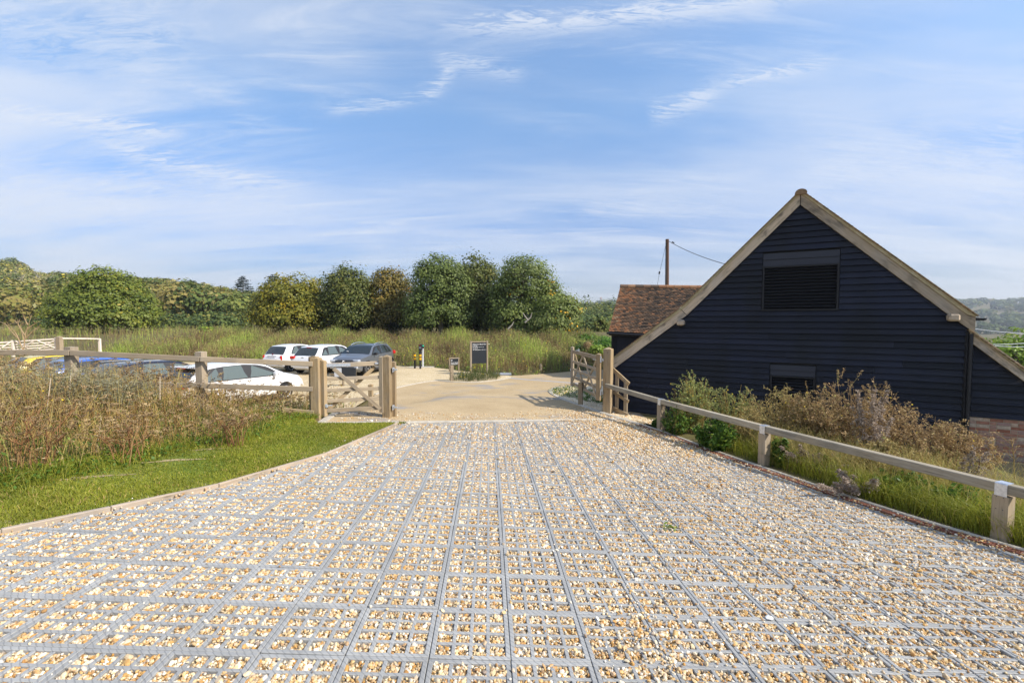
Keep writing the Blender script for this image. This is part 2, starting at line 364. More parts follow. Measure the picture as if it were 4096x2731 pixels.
# ------------------------------------------------------------------ mesh helpers
class MB:
    def __init__(s): s.ch = []; s.n = 0
    def add(s, V, F, m=0, tint=0.5):
        V = np.asarray(V, np.float32).reshape(-1, 3); F = np.asarray(F, np.int64)
        if len(F) == 0: return s
        tn = np.full(len(F), tint, np.float32) if np.isscalar(tint) else np.asarray(tint, np.float32)
        s.ch.append((V, F + s.n, m, tn)); s.n += len(V); return s
    def poly(s, V, faces, m=0, tint=0.5):
        V = np.asarray(V, np.float32).reshape(-1, 3); by = {}
        for f in faces: by.setdefault(len(f), []).append(f)
        first = True
        for k, fs in by.items():
            F = np.array(fs, np.int64)
            s.ch.append((V if first else np.zeros((0, 3), np.float32), F + s.n, m, np.full(len(F), tint, np.float32))); first = False
        s.n += len(V); return s
    def box(s, c, size, rot=None, m=0, ch=0.0, tint=0.5):
        h = np.array(size, float) / 2
        sg = np.array([(x, y, z) for x in (-1, 1) for y in (-1, 1) for z in (-1, 1)], float)
        if ch <= 0:
            V = sg * h; fs = [(0, 1, 3, 2), (4, 6, 7, 5), (0, 4, 5, 1), (2, 3, 7, 6), (0, 2, 6, 4), (1, 5, 7, 3)]
        else:
            ch = min(ch, 0.45 * h.min() * 2)
            V = []
            for g in sg:
                for a in range(3):
                    q = h - ch; q = q.copy(); q[a] = h[a]; V.append(g * q)
            V = np.array(V); fs = []
            ix = {tuple(g): i for i, g in enumerate(sg.astype(int))}
            for a in range(3):
                o = [(a + 1) % 3, (a + 2) % 3]
                for d in (-1, 1):
                    f = []
                    for (p, q) in ((-1, -1), (1, -1), (1, 1), (-1, 1)):
                        g = [0, 0, 0]; g[a] = d; g[o[0]] = p; g[o[1]] = q; f.append(ix[tuple(g)] * 3 + a)
                    fs.append(f if d > 0 else f[::-1])
            for a in range(3):
                o = [(a + 1) % 3, (a + 2) % 3]
                for p in (-1, 1):
                    for q in (-1, 1):
                        g0 = [0, 0, 0]; g1 = [0, 0, 0]
                        g0[a] = -1; g1[a] = 1
                        for g in (g0, g1): g[o[0]] = p; g[o[1]] = q
                        i0, i1 = ix[tuple(g0)], ix[tuple(g1)]
                        f = [i0 * 3 + o[0], i1 * 3 + o[0], i1 * 3 + o[1], i0 * 3 + o[1]]
                        fs.append(f if p * q > 0 else f[::-1])
            for g in sg.astype(int):
                i = ix[tuple(g)]; f = [i * 3, i * 3 + 1, i * 3 + 2]
                fs.append(f if g[0] * g[1] * g[2] > 0 else f[::-1])
        if rot is not None: V = V @ np.array(rot).T
        s.poly(V + np.array(c, float), fs, m, tint); return s
    def tube(s, pts, rad, n=8, m=0, cap=True, tint=0.5):
        pts = np.asarray(pts, float); k = len(pts); rad = np.full(k, rad) if np.isscalar(rad) else np.asarray(rad)
        tg = np.gradient(pts, axis=0); tg /= np.linalg.norm(tg, axis=1)[:, None] + 1e-9
        ref = np.array([0, 0, 1.0]) if abs(tg[0][2]) < 0.9 else np.array([1.0, 0, 0])
        V = []; a = np.arange(n) * 2 * math.pi / n
        for i in range(k):
            x = np.cross(ref, tg[i]); x /= np.linalg.norm(x) + 1e-9; y = np.cross(tg[i], x)
            V.append(pts[i] + rad[i] * (np.cos(a)[:, None] * x + np.sin(a)[:, None] * y))
        V = np.concatenate(V); fs = []
        for i in range(k - 1):
            for j in range(n):
                j2 = (j + 1) % n; fs.append((i * n + j, i * n + j2, (i + 1) * n + j2, (i + 1) * n + j))
        if cap: fs.append(tuple(range(n - 1, -1, -1))); fs.append(tuple((k - 1) * n + j for j in range(n)))
        s.poly(V, fs, m, tint); return s
    def lathe(s, prof, n=16, axis='Z', c=(0, 0, 0), m=0, tint=0.5):
        """prof: (radius, height) list"""
        V = []; a = np.arange(n) * 2 * math.pi / n
        for r, h in prof: V.append(np.stack([r * np.cos(a), r * np.sin(a), np.full(n, h)], 1))
        V = np.concatenate(V)
        if axis == 'Y': V = V[:, [0, 2, 1]] * np.array([1, 1, -1])
        if axis == 'X': V = V[:, [2, 0, 1]]
        fs = []
        for i in range(len(prof) - 1):
            for j in range(n):
                j2 = (j + 1) % n; fs.append((i * n + j, i * n + j2, (i + 1) * n + j2, (i + 1) * n + j))
        fs.append(tuple(range(n - 1, -1, -1))); fs.append(tuple((len(prof) - 1) * n + j for j in range(n)))
        s.poly(V + np.array(c, float), fs, m, tint); return s
    def prism(s, poly, ex, m=0, tint=0.5):
        """poly: k x 3 planar loop, ex: extrusion vector"""
        A = np.asarray(poly, float); k = len(A); V = np.concatenate([A, A + np.asarray(ex, float)])
        fs = [tuple(range(k - 1, -1, -1)), tuple(range(k, 2 * k))] + [(i, (i + 1) % k, k + (i + 1) % k, k + i) for i in range(k)]
        s.poly(V, fs, m, tint); return s
    def mesh(s, name, mats):
        me = bpy.data.meshes.new(name)
        V = np.concatenate([c[0] for c in s.ch]) if s.ch else np.zeros((0, 3), np.float32)
        loops = np.concatenate([c[1].ravel() for c in s.ch]); tot = np.concatenate([np.full(len(c[1]), c[1].shape[1], np.int32) for c in s.ch])
        me.vertices.add(len(V)); me.vertices.foreach_set('co', V.ravel())
        me.loops.add(len(loops)); me.loops.foreach_set('vertex_index', loops.astype(np.int32))
        me.polygons.add(len(tot)); st = np.zeros(len(tot), np.int32); st[1:] = np.cumsum(tot)[:-1]
        me.polygons.foreach_set('loop_start', st)
        mi = np.concatenate([np.full(len(c[1]), c[2], np.int32) for c in s.ch]); me.polygons.foreach_set('material_index', mi)
        at = me.attributes.new('tint', 'FLOAT', 'FACE'); at.data.foreach_set('value', np.concatenate([c[3] for c in s.ch]))
        for m in (mats if isinstance(mats, (list, tuple)) else [mats]): me.materials.append(m)
        me.update(calc_edges=True); me.validate(); me.polygons.foreach_set('use_smooth', [False] * len(me.polygons)); return me

WM = {}
def place(o, parent=None, M=None):
    COL.objects.link(o); M = M or Matrix.Identity(4); WM[o.name] = M
    if parent is not None:
        o.parent = parent; o.matrix_basis = WM[parent.name].inverted() @ M
    else: o.matrix_basis = M
    return o
def T(v): return Matrix.Translation(Vector([float(a) for a in v]))
def props(o, label=None, cat=None, group=None, kind=None, category=None):
    cat = cat or category
    for k, v in (('label', label), ('category', cat), ('group', group), ('kind', kind)):
        if v: o[k] = v
    return o
def thing(name, label, cat, loc=(0, 0, 0), group=None, M=None):
    o = bpy.data.objects.new(name, None); o.empty_display_size = 0.2; place(o, None, M or T(loc)); return props(o, label, cat, group)
def obj(name, mb, mats, parent=None, M=None, smooth=False, **pr):
    """mesh given in the local frame of M (or of its parent when M is None and local=True)"""
    me = mb.mesh(name, mats) if isinstance(mb, MB) else mb
    if smooth: me.polygons.foreach_set('use_smooth', [True] * len(me.polygons))
    o = bpy.data.objects.new(name, me)
    if M is None: M = WM[parent.name] if parent is not None else Matrix.Identity(4)
    place(o, parent, M); return props(o, **pr)
def wobj(name, mb, mats, parent=None, **pr):
    """mesh given in world coordinates"""
    return obj(name, mb, mats, parent, Matrix.Identity(4), **pr)
def copy_tree(o, parent=None, M=None):
    c = o.copy(); COL.objects.link(c)
    if parent is None: c.matrix_basis = M; WM[c.name] = M
    else: c.parent = parent; WM[c.name] = WM[parent.name] @ c.matrix_basis
    for ch in [x for x in bpy.data.objects if x.parent == o]: copy_tree(ch, c)
    return c
def beamM(p0, p1, up=(0, 0, 1), roll=0.0):
    p0 = np.asarray(p0, float); p1 = np.asarray(p1, float); x = p1 - p0; Lg = np.linalg.norm(x); x /= Lg
    up = np.asarray(up, float)
    if abs(x @ up) > 0.97: up = np.array([0, 1.0, 0])
    y = np.cross(up, x); y /= np.linalg.norm(y); z = np.cross(x, y)
    Mx = Matrix(((x[0], y[0], z[0], p0[0]), (x[1], y[1], z[1], p0[1]), (x[2], y[2], z[2], p0[2]), (0, 0, 0, 1)))
    return Mx @ Matrix.Rotation(roll, 4, 'X'), Lg
def beam(name, p0, p1, w, h, m, parent=None, up=(0, 0, 1), ch=0.006, roll=0.0, **pr):
    """a squared timber: local X runs along its grain"""
    Mx, Lg = beamM(p0, p1, up, roll)
    mb = MB().box((Lg / 2, 0, 0), (Lg, w, h), ch=ch)
    return obj(name, mb, m, parent, Mx, **pr)
def post(name, base, h, w, m, parent=None, yaw=0.0, cap=0.03, sink=0.25, w2=None, **pr):
    """square post with a weathered, four-way sloped top"""
    w2 = w2 or w; x = w / 2; y = w2 / 2; c = 0.007; V = []; Hh = h + sink
    for (z, sc) in ((0, 1), (Hh - cap, 1), (Hh, 0.06)):
        for (sx_, sy_) in ((-1, -1), (1, -1), (1, 1), (-1, 1)):
            if sc == 1:
                V += [(sx_ * x, sy_ * (y - c), z), (sx_ * (x - c), sy_ * y, z)] if sx_ * sy_ > 0 else [(sx_ * (x - c), sy_ * y, z), (sx_ * x, sy_ * (y - c), z)]
            else: V += [(sx_ * x * sc, sy_ * y * sc, z)] * 2
    fs = []
    for i in range(2):
        for j in range(8):
            j2 = (j + 1) % 8; fs.append((i * 8 + j, i * 8 + j2, i * 8 + 8 + j2, i * 8 + 8 + j))
    fs.append(tuple(range(16, 24)))
    Vn = np.array(V)[:, [2, 0, 1]]                       # grain along local X
    cy_, sy2 = math.cos(yaw), math.sin(yaw)
    Mx = Matrix(((0, cy_, -sy2, base[0]), (0, sy2, cy_, base[1]), (1, 0, 0, base[2] - sink), (0, 0, 0, 1)))
    return obj(name, MB().poly(Vn, fs), m, parent, Mx, **pr)

def sheet(name, pts, m, lift, res=0.5, kind='structure', parent=None):
    """a surface that follows the ground inside a polygon (list of x, y)"""
    bm = bmesh.new(); vs = [bm.verts.new((p[0], p[1], 0)) for p in pts]; bm.faces.new(vs)
    xs = [p[0] for p in pts]; ys = [p[1] for p in pts]
    for ax, lo, hi in ((0, min(xs), max(xs)), (1, min(ys), max(ys))):
        k = lo + res
        while k < hi:
            no = (1, 0, 0) if ax == 0 else (0, 1, 0); co = (k, 0, 0) if ax == 0 else (0, k, 0)
            bmesh.ops.bisect_plane(bm, geom=bm.verts[:] + bm.edges[:] + bm.faces[:], plane_co=co, plane_no=no); k += res
    co = np.array([v.co[:] for v in bm.verts]); z = ground(co[:, 0], co[:, 1]) + lift
    for v, zz in zip(bm.verts, z): v.co.z = zz
    bmesh.ops.recalc_face_normals(bm, faces=bm.faces)
    me = bpy.data.meshes.new(name); bm.to_mesh(me); bm.free(); me.materials.append(m)
    o = bpy.data.objects.new(name, me); place(o, parent); return props(o, kind=kind)
def inpoly(x, y, poly):
    x = np.asarray(x); y = np.asarray(y); ins = np.zeros(x.shape, bool); n = len(poly)
    for i in range(n):
        x0, y0 = poly[i][:2]; x1, y1 = poly[(i + 1) % n][:2]
        c = ((y0 > y) != (y1 > y)) & (x < (x1 - x0) * (y - y0) / (y1 - y0 + 1e-12) + x0); ins ^= c
    return ins
def scatter(poly, n, rng=R_):
    xs = [p[0] for p in poly]; ys = [p[1] for p in poly]; out = np.zeros((0, 2))
    while len(out) < n:
        q = np.stack([rng.uniform(min(xs), max(xs), n * 2), rng.uniform(min(ys), max(ys), n * 2)], 1)
        out = np.concatenate([out, q[inpoly(q[:, 0], q[:, 1], poly)]])
    return out[:n]
def unit(v): return v / (np.linalg.norm(v, axis=-1, keepdims=True) + 1e-9)
def leaves(mb, C, Nrm, size, aspect=0.6, m=0, tint=0.5, rng=R_):
    """pointed leaf faces (rhombs) at C with normals Nrm"""
    n = len(C); Nrm = unit(Nrm); r = unit(rng.normal(size=(n, 3))); a = unit(np.cross(Nrm, r)); b = np.cross(Nrm, a)
    s = (np.full(n, size) if np.isscalar(size) else size)[:, None] / 2
    V = np.stack([C - a * s, C - b * s * aspect + a * s * 0.1, C + a * s, C + b * s * aspect + a * s * 0.1], 1).reshape(-1, 3)
    mb.add(V, np.arange(4 * n).reshape(-1, 4), m, tint)
def blades(mb, B, h, w, lean, m=0, tint=0.5, rng=R_, curve=0.5, dirs=None):
    """grass blades / thin stems: tapered, bent, two segments"""
    n = len(B); th = rng.uniform(0, 2 * math.pi, n) if dirs is None else dirs
    d = np.stack([np.cos(th), np.sin(th), np.zeros(n)], 1); ph = rng.uniform(0, 2 * math.pi, n)
    f = np.stack([np.cos(ph), np.sin(ph), np.zeros(n)], 1)
    h = np.asarray(h)[:, None] if not np.isscalar(h) else h; ln = np.asarray(lean)[:, None] if not np.isscalar(lean) else lean
    w = (np.asarray(w)[:, None] if not np.isscalar(w) else w) / 2
    z = np.array([0, 0, 1.0]); mid = B + z * h * 0.55 + d * ln * h * 0.55 * curve; tip = B + z * h * (1 - 0.25 * np.minimum(ln, 1)) + d * ln * h
    V = np.stack([B - f * w, B + f * w, mid + f * w * 0.8, mid - f * w * 0.8, tip + f * w * 0.25, tip - f * w * 0.25], 1).reshape(-1, 3)
    i = np.arange(n)[:, None] * 6
    F = np.concatenate([i + np.array([[0, 1, 2, 3]]), i + np.array([[3, 2, 4, 5]])])
    tn = tint if np.isscalar(tint) else np.concatenate([tint, tint])
    mb.add(V, F, m, tn); return tip
# ------------------------------------------------------------------ ground, drive and road
def axis(vals):
    out = []
    for a, b, st in vals: out += list(np.arange(a, b, st))
    return np.array(sorted(set(np.round(out, 3))))
gx = axis([(-1600, -300, 100), (-300, -60, 20), (-60, -20, 4), (-20, 14, 0.6), (14, 60, 3), (60, 300, 20), (300, 2601, 100)])
gy = axis([(-120, -4, 12), (-4, 34, 0.6), (34, 80, 2), (80, 300, 12), (300, 2401, 75)])
GX, GY = np.meshgrid(gx, gy, indexing='ij'); GZ = ground(GX, GY)
DL = [(-500, 2262), (0, 2133), (440, 2040), (871, 1947), (1306, 1820), (1576, 1703), (1590, 1694)]    # drive edge, lawn side
DR = [(2499, 1681), (2653, 1733), (2819, 1797), (2959, 1848), (3134, 1906), (3283, 1960), (3446, 2014), (3708, 2100), (4017, 2190), (4500, 2335)]  # drain line
dl = [gp(*p) for p in DL]; dr = [gp(*p) for p in DR]
DRIVE = [tuple(p[:2]) for p in dl] + [tuple(p[:2]) for p in dr] + [(dr[-1][0] + 0.4, -1.5), (dl[0][0] - 0.6, -1.5)]
near = inpoly(GX, GY, DRIVE)
GZ = GZ - np.where((GY < 31) & (GX > -30) & (GX < 12), 0.09, 0.0)
V = np.stack([GX, GY, GZ], -1).reshape(-1, 3); nx, ny = len(gx), len(gy)
ii = np.arange(nx - 1)[:, None] * ny + np.arange(ny - 1)[None]
F = np.stack([ii, ii + ny, ii + ny + 1, ii + 1], -1).reshape(-1, 4)
g = wobj('ground', MB().add(V, F), SOIL, smooth=True, kind='structure')
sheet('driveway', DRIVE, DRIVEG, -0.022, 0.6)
DRV = bpy.data.objects['driveway']

KERB = [(1283, 1693), (1640, 1689), (2000, 1684), (2300, 1679), (2512, 1675)]
kb = [gp(*p) for p in KERB]
ISLE = [(2040, 1512), (1995, 1521), (1900, 1531), (1790, 1528), (1752, 1521)]                          # kerb in front of the signs
RGRASS = [(2560, 1700), (2470, 1672), (2400, 1650), (2330, 1625), (2262, 1602), (2215, 1580), (2196, 1567), (2203, 1557), (2240, 1548), (2300, 1545)]
LOTEDGE = [(1752, 1521), (1690, 1530), (1600, 1548), (1500, 1578)]
TARGREY = [(2040, 1512), (2085, 1517), (2160, 1522), (2280, 1531), (2330, 1535)]
def gpf(u, v):
    """ray to the real ground (handles the flat car park)"""
    r = rayv(u, v); t = 4.0
    for _ in range(400):
        p = EYE + r * t
        if p[2] < gz(p[0], p[1]): break
        t *= 1.01
    lo, hi = t / 1.01, t
    for _ in range(25):
        md = (lo + hi) / 2; p = EYE + r * md
        if p[2] < gz(p[0], p[1]): hi = md
        else: lo = md
    return EYE + r * hi
isle = [gpf(*p) for p in ISLE]; rgr = [gpf(*p) for p in RGRASS]; lot = [gpf(*p) for p in LOTEDGE]
far_edge = [gpf(*p) for p in [(2050, 1503), (2150, 1497), (2279, 1486), (2420, 1478)]]
ROAD = [tuple(p[:2]) for p in kb] + [tuple(p[:2]) for p in rgr[:1]] + [(rgr[-1][0] + 5, rgr[-1][1] - 1.5), (rgr[-1][0] + 7, far_edge[-1][1] + 1)] + [tuple(p[:2]) for p in far_edge[::-1]] + [tuple(p[:2]) for p in isle] + [tuple(p[:2]) for p in lot[1:]] + [(-4.3, 12.6), (-4.1, 10.3)]
sheet('road', ROAD, ROADG, 0.004, 0.6)
LOT = [(-34, 12.4), (-5.2, 12.6)] + [tuple(p[:2]) for p in lot[::-1]] + [tuple(p[:2]) for p in isle[::-1]] + [tuple(far_edge[0][:2]), (-2.2, 25.1), (-4.7, 27.5), (-9, 29.3), (-16, 30.4), (-34, 32)]
sheet('car_park', LOT, PARKG, -0.004, 0.8)
tuft_poly = [tuple(p[:2]) for p in rgr] + [(rgr[-1][0] + 2.2, rgr[-1][1] + 0.2), (3.6, 14.4), (3.4, 12.6)]
sheet('gravel_verge', tuft_poly, gravelmat('verge gravel', 26, [(0, (0.72, 0.62, 0.44)), (0.5, (0.62, 0.49, 0.3)), (1, (0.8, 0.72, 0.56))], patches=None), 0.010, 0.4)
side_poly = [tuple(gp(*p)[:2]) for p in [(2512, 1677), (2660, 1722), (2720, 1722), (2640, 1690), (2520, 1655)]]
sheet('gravel_strip', [(p[0] + (0.15 if i < 2 else 0), p[1]) for i, p in enumerate(side_poly)], MATS['verge gravel'], 0.012, 0.3)

def kerb_run(name, pts, w, h, m, lift=0.0, res=0.25, **pr):
    """a low kerb swept along a line, following the ground"""
    pts = np.asarray([p[:2] for p in pts], float); seg = np.linalg.norm(np.diff(pts, axis=0), axis=1); cum = np.r_[0, np.cumsum(seg)]
    s = np.linspace(0, cum[-1], max(3, int(cum[-1] / res)))
    q = np.stack([np.interp(s, cum, pts[:, 0]), np.interp(s, cum, pts[:, 1])], 1)
    for _ in range(3): q[1:-1] = (q[:-2] + 2 * q[1:-1] + q[2:]) / 4
    tg = unit(np.gradient(q, axis=0)); nm = np.stack([-tg[:, 1], tg[:, 0]], 1); z = ground(q[:, 0], q[:, 1]) + lift
    k = len(q); c = 0.008
    prof = [(-w / 2, -0.08), (-w / 2, h - c), (-w / 2 + c, h), (w / 2 - c, h), (w / 2, h - c), (w / 2, -0.08)]
    V = np.stack([np.c_[q + nm * o, z + hh] for o, hh in prof], 1).reshape(-1, 3); n = len(prof); fs = []
    for i in range(k - 1):
        for j in range(n - 1): fs.append((i * n + j, i * n + n + j, i * n + n + j + 1, i * n + j + 1))
    fs += [tuple(range(n)), tuple((k - 1) * n + j for j in range(n - 1, -1, -1))]
    return wobj(name, MB().poly(V, fs), m, **pr)
kerb_run('threshold_kerb', kb, 0.13, 0.02, CONC, kind='structure')
kerb_run('island_kerb', [lot[3], lot[2], lot[1]] + isle[::-1], 0.10, 0.03, CONC, kind='structure')
kerb_run('verge_kerb', rgr, 0.15, 0.035, CONC, kind='structure')
kerb_run('channel_kerb', [gpf(*p) for p in TARGREY], 0.16, 0.012, mat('grey setts', (0.33, 0.35, 0.39), 0.8), kind='structure')
kerb_run('gate_kerb', [gp(1283, 1693), gp(1325, 1665), gp(1345, 1650)], 0.16, 0.03, CONC, kind='structure')

# ---- timber edging along the lawn: boards end to end
te = thing('timber_edging', 'low sun bleached timber edging board between the lawn and the gravel grid drive', 'edging', dl[3])
pts = np.array([p for p in dl]); 
for a, b in zip(pts[:-1], pts[1:]):
    n = max(1, round(np.linalg.norm(b - a) / 1.2))
    for k in range(n):
        p0, p1 = lerp(a, b, k / n), lerp(a, b, (k + 1) / n); t = unit(p1 - p0)
        beam('board', p0 + t * 0.003 + [0, 0, -0.03], p1 - t * 0.003 + [0, 0, -0.03], 0.05, 0.14, EDGEW, te, ch=0.005)

# ---- drain along the other side, in half-metre gratings
dc = thing('drain_channel', 'rust brown slotted drain channel along the edge of the grid drive under the low rail', 'drain', dr[3])
RUST = mat('rusty brown grating', (0.21, 0.075, 0.045), 0.75, build=lambda t, b: t.links.new(ramp(t, mnoise(t, 8, 5, .65, 'World')[0], [(.3, (.15, .055, .035)), (.6, (.25, .095, .055)), (.78, (.31, .17, .10))]), b.inputs['Base Color']))
mbg = MB()
for k in range(16): mbg.box((0.015 + k * 0.0312, 0, 0), (0.0185, 0.105, 0.012))
for s_ in (-1, 1): mbg.box((0.25, s_ * 0.062, 0.001), (0.498, 0.018, 0.014))
mbg.box((0.25, 0, -0.03), (0.498, 0.12, 0.012), m=1)
gme = mbg.mesh('grating', [RUST, VOID])
q = np.array(dr); seg = np.linalg.norm(np.diff(q, axis=0), axis=1); cum = np.r_[0, np.cumsum(seg)]
at = lambda s: np.array([np.interp(s, cum, q[:, k]) for k in range(3)])
for k in range(int(cum[-1] / 0.5)):
    p0, p1 = at(k * 0.5), at(k * 0.5 + 0.5); Mx, _ = beamM(p0 + [0, 0, 0.004], p1 + [0, 0, 0.004], PUP)
    obj('grating', gme, None, dc, Mx)
drk = [p + PE * 0.11 for p in dr]
kerb_run('drain_kerb', drk, 0.06, 0.03, CONC, res=0.3, kind='structure')

# ---- gravel grid: every paver is a frame with sixteen cells
def grid_mesh():
    mb = MB(); fw, bw, hgt, Lh = 0.030, 0.0245, 0.045, PW / 2 - 0.0018
    zc = -hgt / 2
    for s_ in (-1, 1):
        mb.box((0, s_ * (Lh - fw / 2), zc), (2 * Lh, fw, hgt), ch=0.004)
        mb.box((s_ * (Lh - fw / 2), 0, zc), (fw, 2 * (Lh - fw) - 0.002, hgt), ch=0.004)
    inn = 2 * (Lh - fw)
    for k in (-1, 0, 1):
        mb.box((0, k * inn / 4, zc - 0.001), (inn - 0.002, bw, hgt - 0.004), ch=0.003)
        mb.box((k * inn / 4, 0, zc - 0.0016), (bw, inn - 0.002, hgt - 0.004), ch=0.003)
    return mb.mesh('paver', PAVER)
GRID = grid_mesh()
Rm = Matrix(((PE[0], PD[0], PUP[0], 0), (PE[1], PD[1], PUP[1], 0), (PE[2], PD[2], PUP[2], 0), (0, 0, 0, 1)))
bord = [np.array(p[:2]) for p in DRIVE]
cells = []
kz = kb[0][:2]; kz2 = kb[-1][:2]
def front_of_kerb(p): # on the drive side of the threshold
    return np.interp(p[0], [k[0] for k in kb], [k[1] for k in kb]) - 0.07 > p[1]
for r in range(-3, 19):
    for c in range(-13, 14):
        cs = [corner(c + a, r + b) for a, b in ((0, 0), (1, 0), (1, 1), (0, 1))]
        ins = [bool(inpoly(np.array([p[0]]), np.array([p[1]]), DRIVE)[0]) and front_of_kerb(p) for p in cs]
        ctr = sum(cs) / 4
        d = (ctr - EYE) @ FWD
        if d < 0.5 or not any(ins): continue
        px = CX + FPX * ((ctr - EYE) @ RGT) / d; py = CY - FPX * ((ctr - EYE) @ UPV) / d
        if px < -400 or px > 4500 or py > 3100: continue
        cells.append((d, c, r, ctr, all(ins)))
cells.sort(key=lambda x: x[0])
rest = MB(); npv = 0
jr = np.random.default_rng(3)
for d, c, r, ctr, full in cells:
    jit = jr.normal(0, 1, 4); Mx = T(ctr + PUP * (0.0015 * jit[0])) @ Rm @ Matrix.Rotation(0.004 * jit[1], 4, 'Z') @ Matrix.Rotation(0.006 * jit[2], 4, 'X')
    me = GRID
    if not full:
        bm = bmesh.new(); bm.from_mesh(GRID); Mi = Mx.inverted()
        lines = [(bord[i], bord[i + 1]) for i in range(len(bord) - 1)] + [(k1[:2], k0[:2]) for k0, k1 in zip(kb[:-1], kb[1:])]
        for i, (a, b) in enumerate(lines):
            ab = b - a; L2 = ab @ ab
            if L2 < 1e-6: continue
            t = np.clip((ctr[:2] - a) @ ab / L2, 0, 1)
            if np.linalg.norm(a + ab * t - ctr[:2]) > 0.36: continue
            off = 0.03 if i < len(dl) else 0.07
            nrm = np.array([ab[1], -ab[0]]) / math.sqrt(L2)
            if i < len(dl) - 1: nrm = nrm if nrm[0] > 0 else -nrm
            elif i < len(bord) - 1: nrm = nrm if nrm[0] < 0 else -nrm
            else: nrm = np.array([0, -1.0])
            if i == len(dl) - 1: continue
            co = Mi @ Vector((a[0] + nrm[0] * off, a[1] + nrm[1] * off, ctr[2])); no = Mi.to_3x3() @ Vector((nrm[0], nrm[1], 0))
            bmesh.ops.bisect_plane(bm, geom=bm.verts[:] + bm.edges[:] + bm.faces[:], plane_co=co, plane_no=no, clear_inner=True)
        if len(bm.faces) < 4: bm.free(); continue
        me = bpy.data.meshes.new('paver'); bm.to_mesh(me); bm.free(); me.materials.append(PAVER)
    if npv < 298 and (full or len(me.polygons) > 60):
        obj('paver', me, None, DRV, Mx); npv += 1
    else:
        v = np.empty(len(me.vertices) * 3, np.float32); me.vertices.foreach_get('co', v)
        A = np.array(Mx); v = v.reshape(-1, 3) @ A[:3, :3].T + A[:3, 3]
        rest.poly(v, [tuple(p.vertices) for p in me.polygons])
if rest.n: wobj('distant_pavers', rest, PAVER, DRV, kind='stuff')

# ---- pebbles: thousands of stones, as instances of eight shapes
def stone(seed):
    rg = np.random.default_rng(seed); bm = bmesh.new(); bmesh.ops.create_icosphere(bm, subdivisions=2 if seed < 3 else 1, radius=0.5)
    s = rg.uniform(0.55, 1.1, 3); s[2] *= 0.72
    ph = rg.uniform(0, 6, 3)
    for v in bm.verts:
        n = 1 + 0.22 * math.sin(4 * v.co.x + ph[0]) * math.cos(5 * v.co.y + ph[1]) + 0.12 * math.sin(7 * v.co.z + ph[2]) + rg.normal(0, 0.05)
        v.co = Vector((v.co.x * s[0], v.co.y * s[1], v.co.z * s[2])) * n
    me = bpy.data.meshes.new('pebble'); bm.to_mesh(me); bm.free(); me.materials.append(PEBBLE)
    return bpy.data.objects.new('pebble_source', me)
srcs = [stone(k) for k in range(8)]
def instancer(name, srcs, Pp, rot, scl, parent=None, **pr):
    me = bpy.data.meshes.new(name); me.vertices.add(len(Pp)); me.vertices.foreach_set('co', np.asarray(Pp, np.float32).ravel())
    for nm, a in (('rot', rot), ('scl', scl)):
        at = me.attributes.new(nm, 'FLOAT_VECTOR', 'POINT'); at.data.foreach_set('vector', np.asarray(a, np.float32).ravel())
    at = me.attributes.new('pick', 'INT', 'POINT'); at.data.foreach_set('value', R_.integers(0, len(srcs), len(Pp)).astype(np.int32))
    o = bpy.data.objects.new(name, me); place(o, parent); props(o, **pr)
    ng = bpy.data.node_groups.new(name, 'GeometryNodeTree'); ng.interface.new_socket('Geometry', in_out='INPUT', socket_type='NodeSocketGeometry'); ng.interface.new_socket('Geometry', in_out='OUTPUT', socket_type='NodeSocketGeometry')
    gi = ng.nodes.new('NodeGroupInput'); go = ng.nodes.new('NodeGroupOutput'); jn = ng.nodes.new('GeometryNodeJoinGeometry'); ip = ng.nodes.new('GeometryNodeInstanceOnPoints')
    for s_ in srcs:
        oi = ng.nodes.new('GeometryNodeObjectInfo'); oi.inputs['Object'].default_value = s_; oi.inputs['As Instance'].default_value = True
        ng.links.new(oi.outputs['Geometry'], jn.inputs[0])
    def na(nm, ty):
        x = ng.nodes.new('GeometryNodeInputNamedAttribute'); x.data_type = ty; x.inputs['Name'].default_value = nm; return x.outputs['Attribute']
    ng.links.new(gi.outputs[0], ip.inputs['Points']); ng.links.new(jn.outputs[0], ip.inputs['Instance'])
    ip.inputs['Pick Instance'].default_value = True
    ng.links.new(na('pick', 'INT'), ip.inputs['Instance Index']); ng.links.new(na('rot', 'FLOAT_VECTOR'), ip.inputs['Rotation']); ng.links.new(na('scl', 'FLOAT_VECTOR'), ip.inputs['Scale'])
    ng.links.new(ip.outputs[0], go.inputs[0])
    md = o.modifiers.new('stones', 'NODES'); md.node_group = ng; return o
rg = np.random.default_rng(11)
PP, SC = [], []
bars = np.array([PW * (0.5 + k * 0.2) for k in range(-2, 3)])
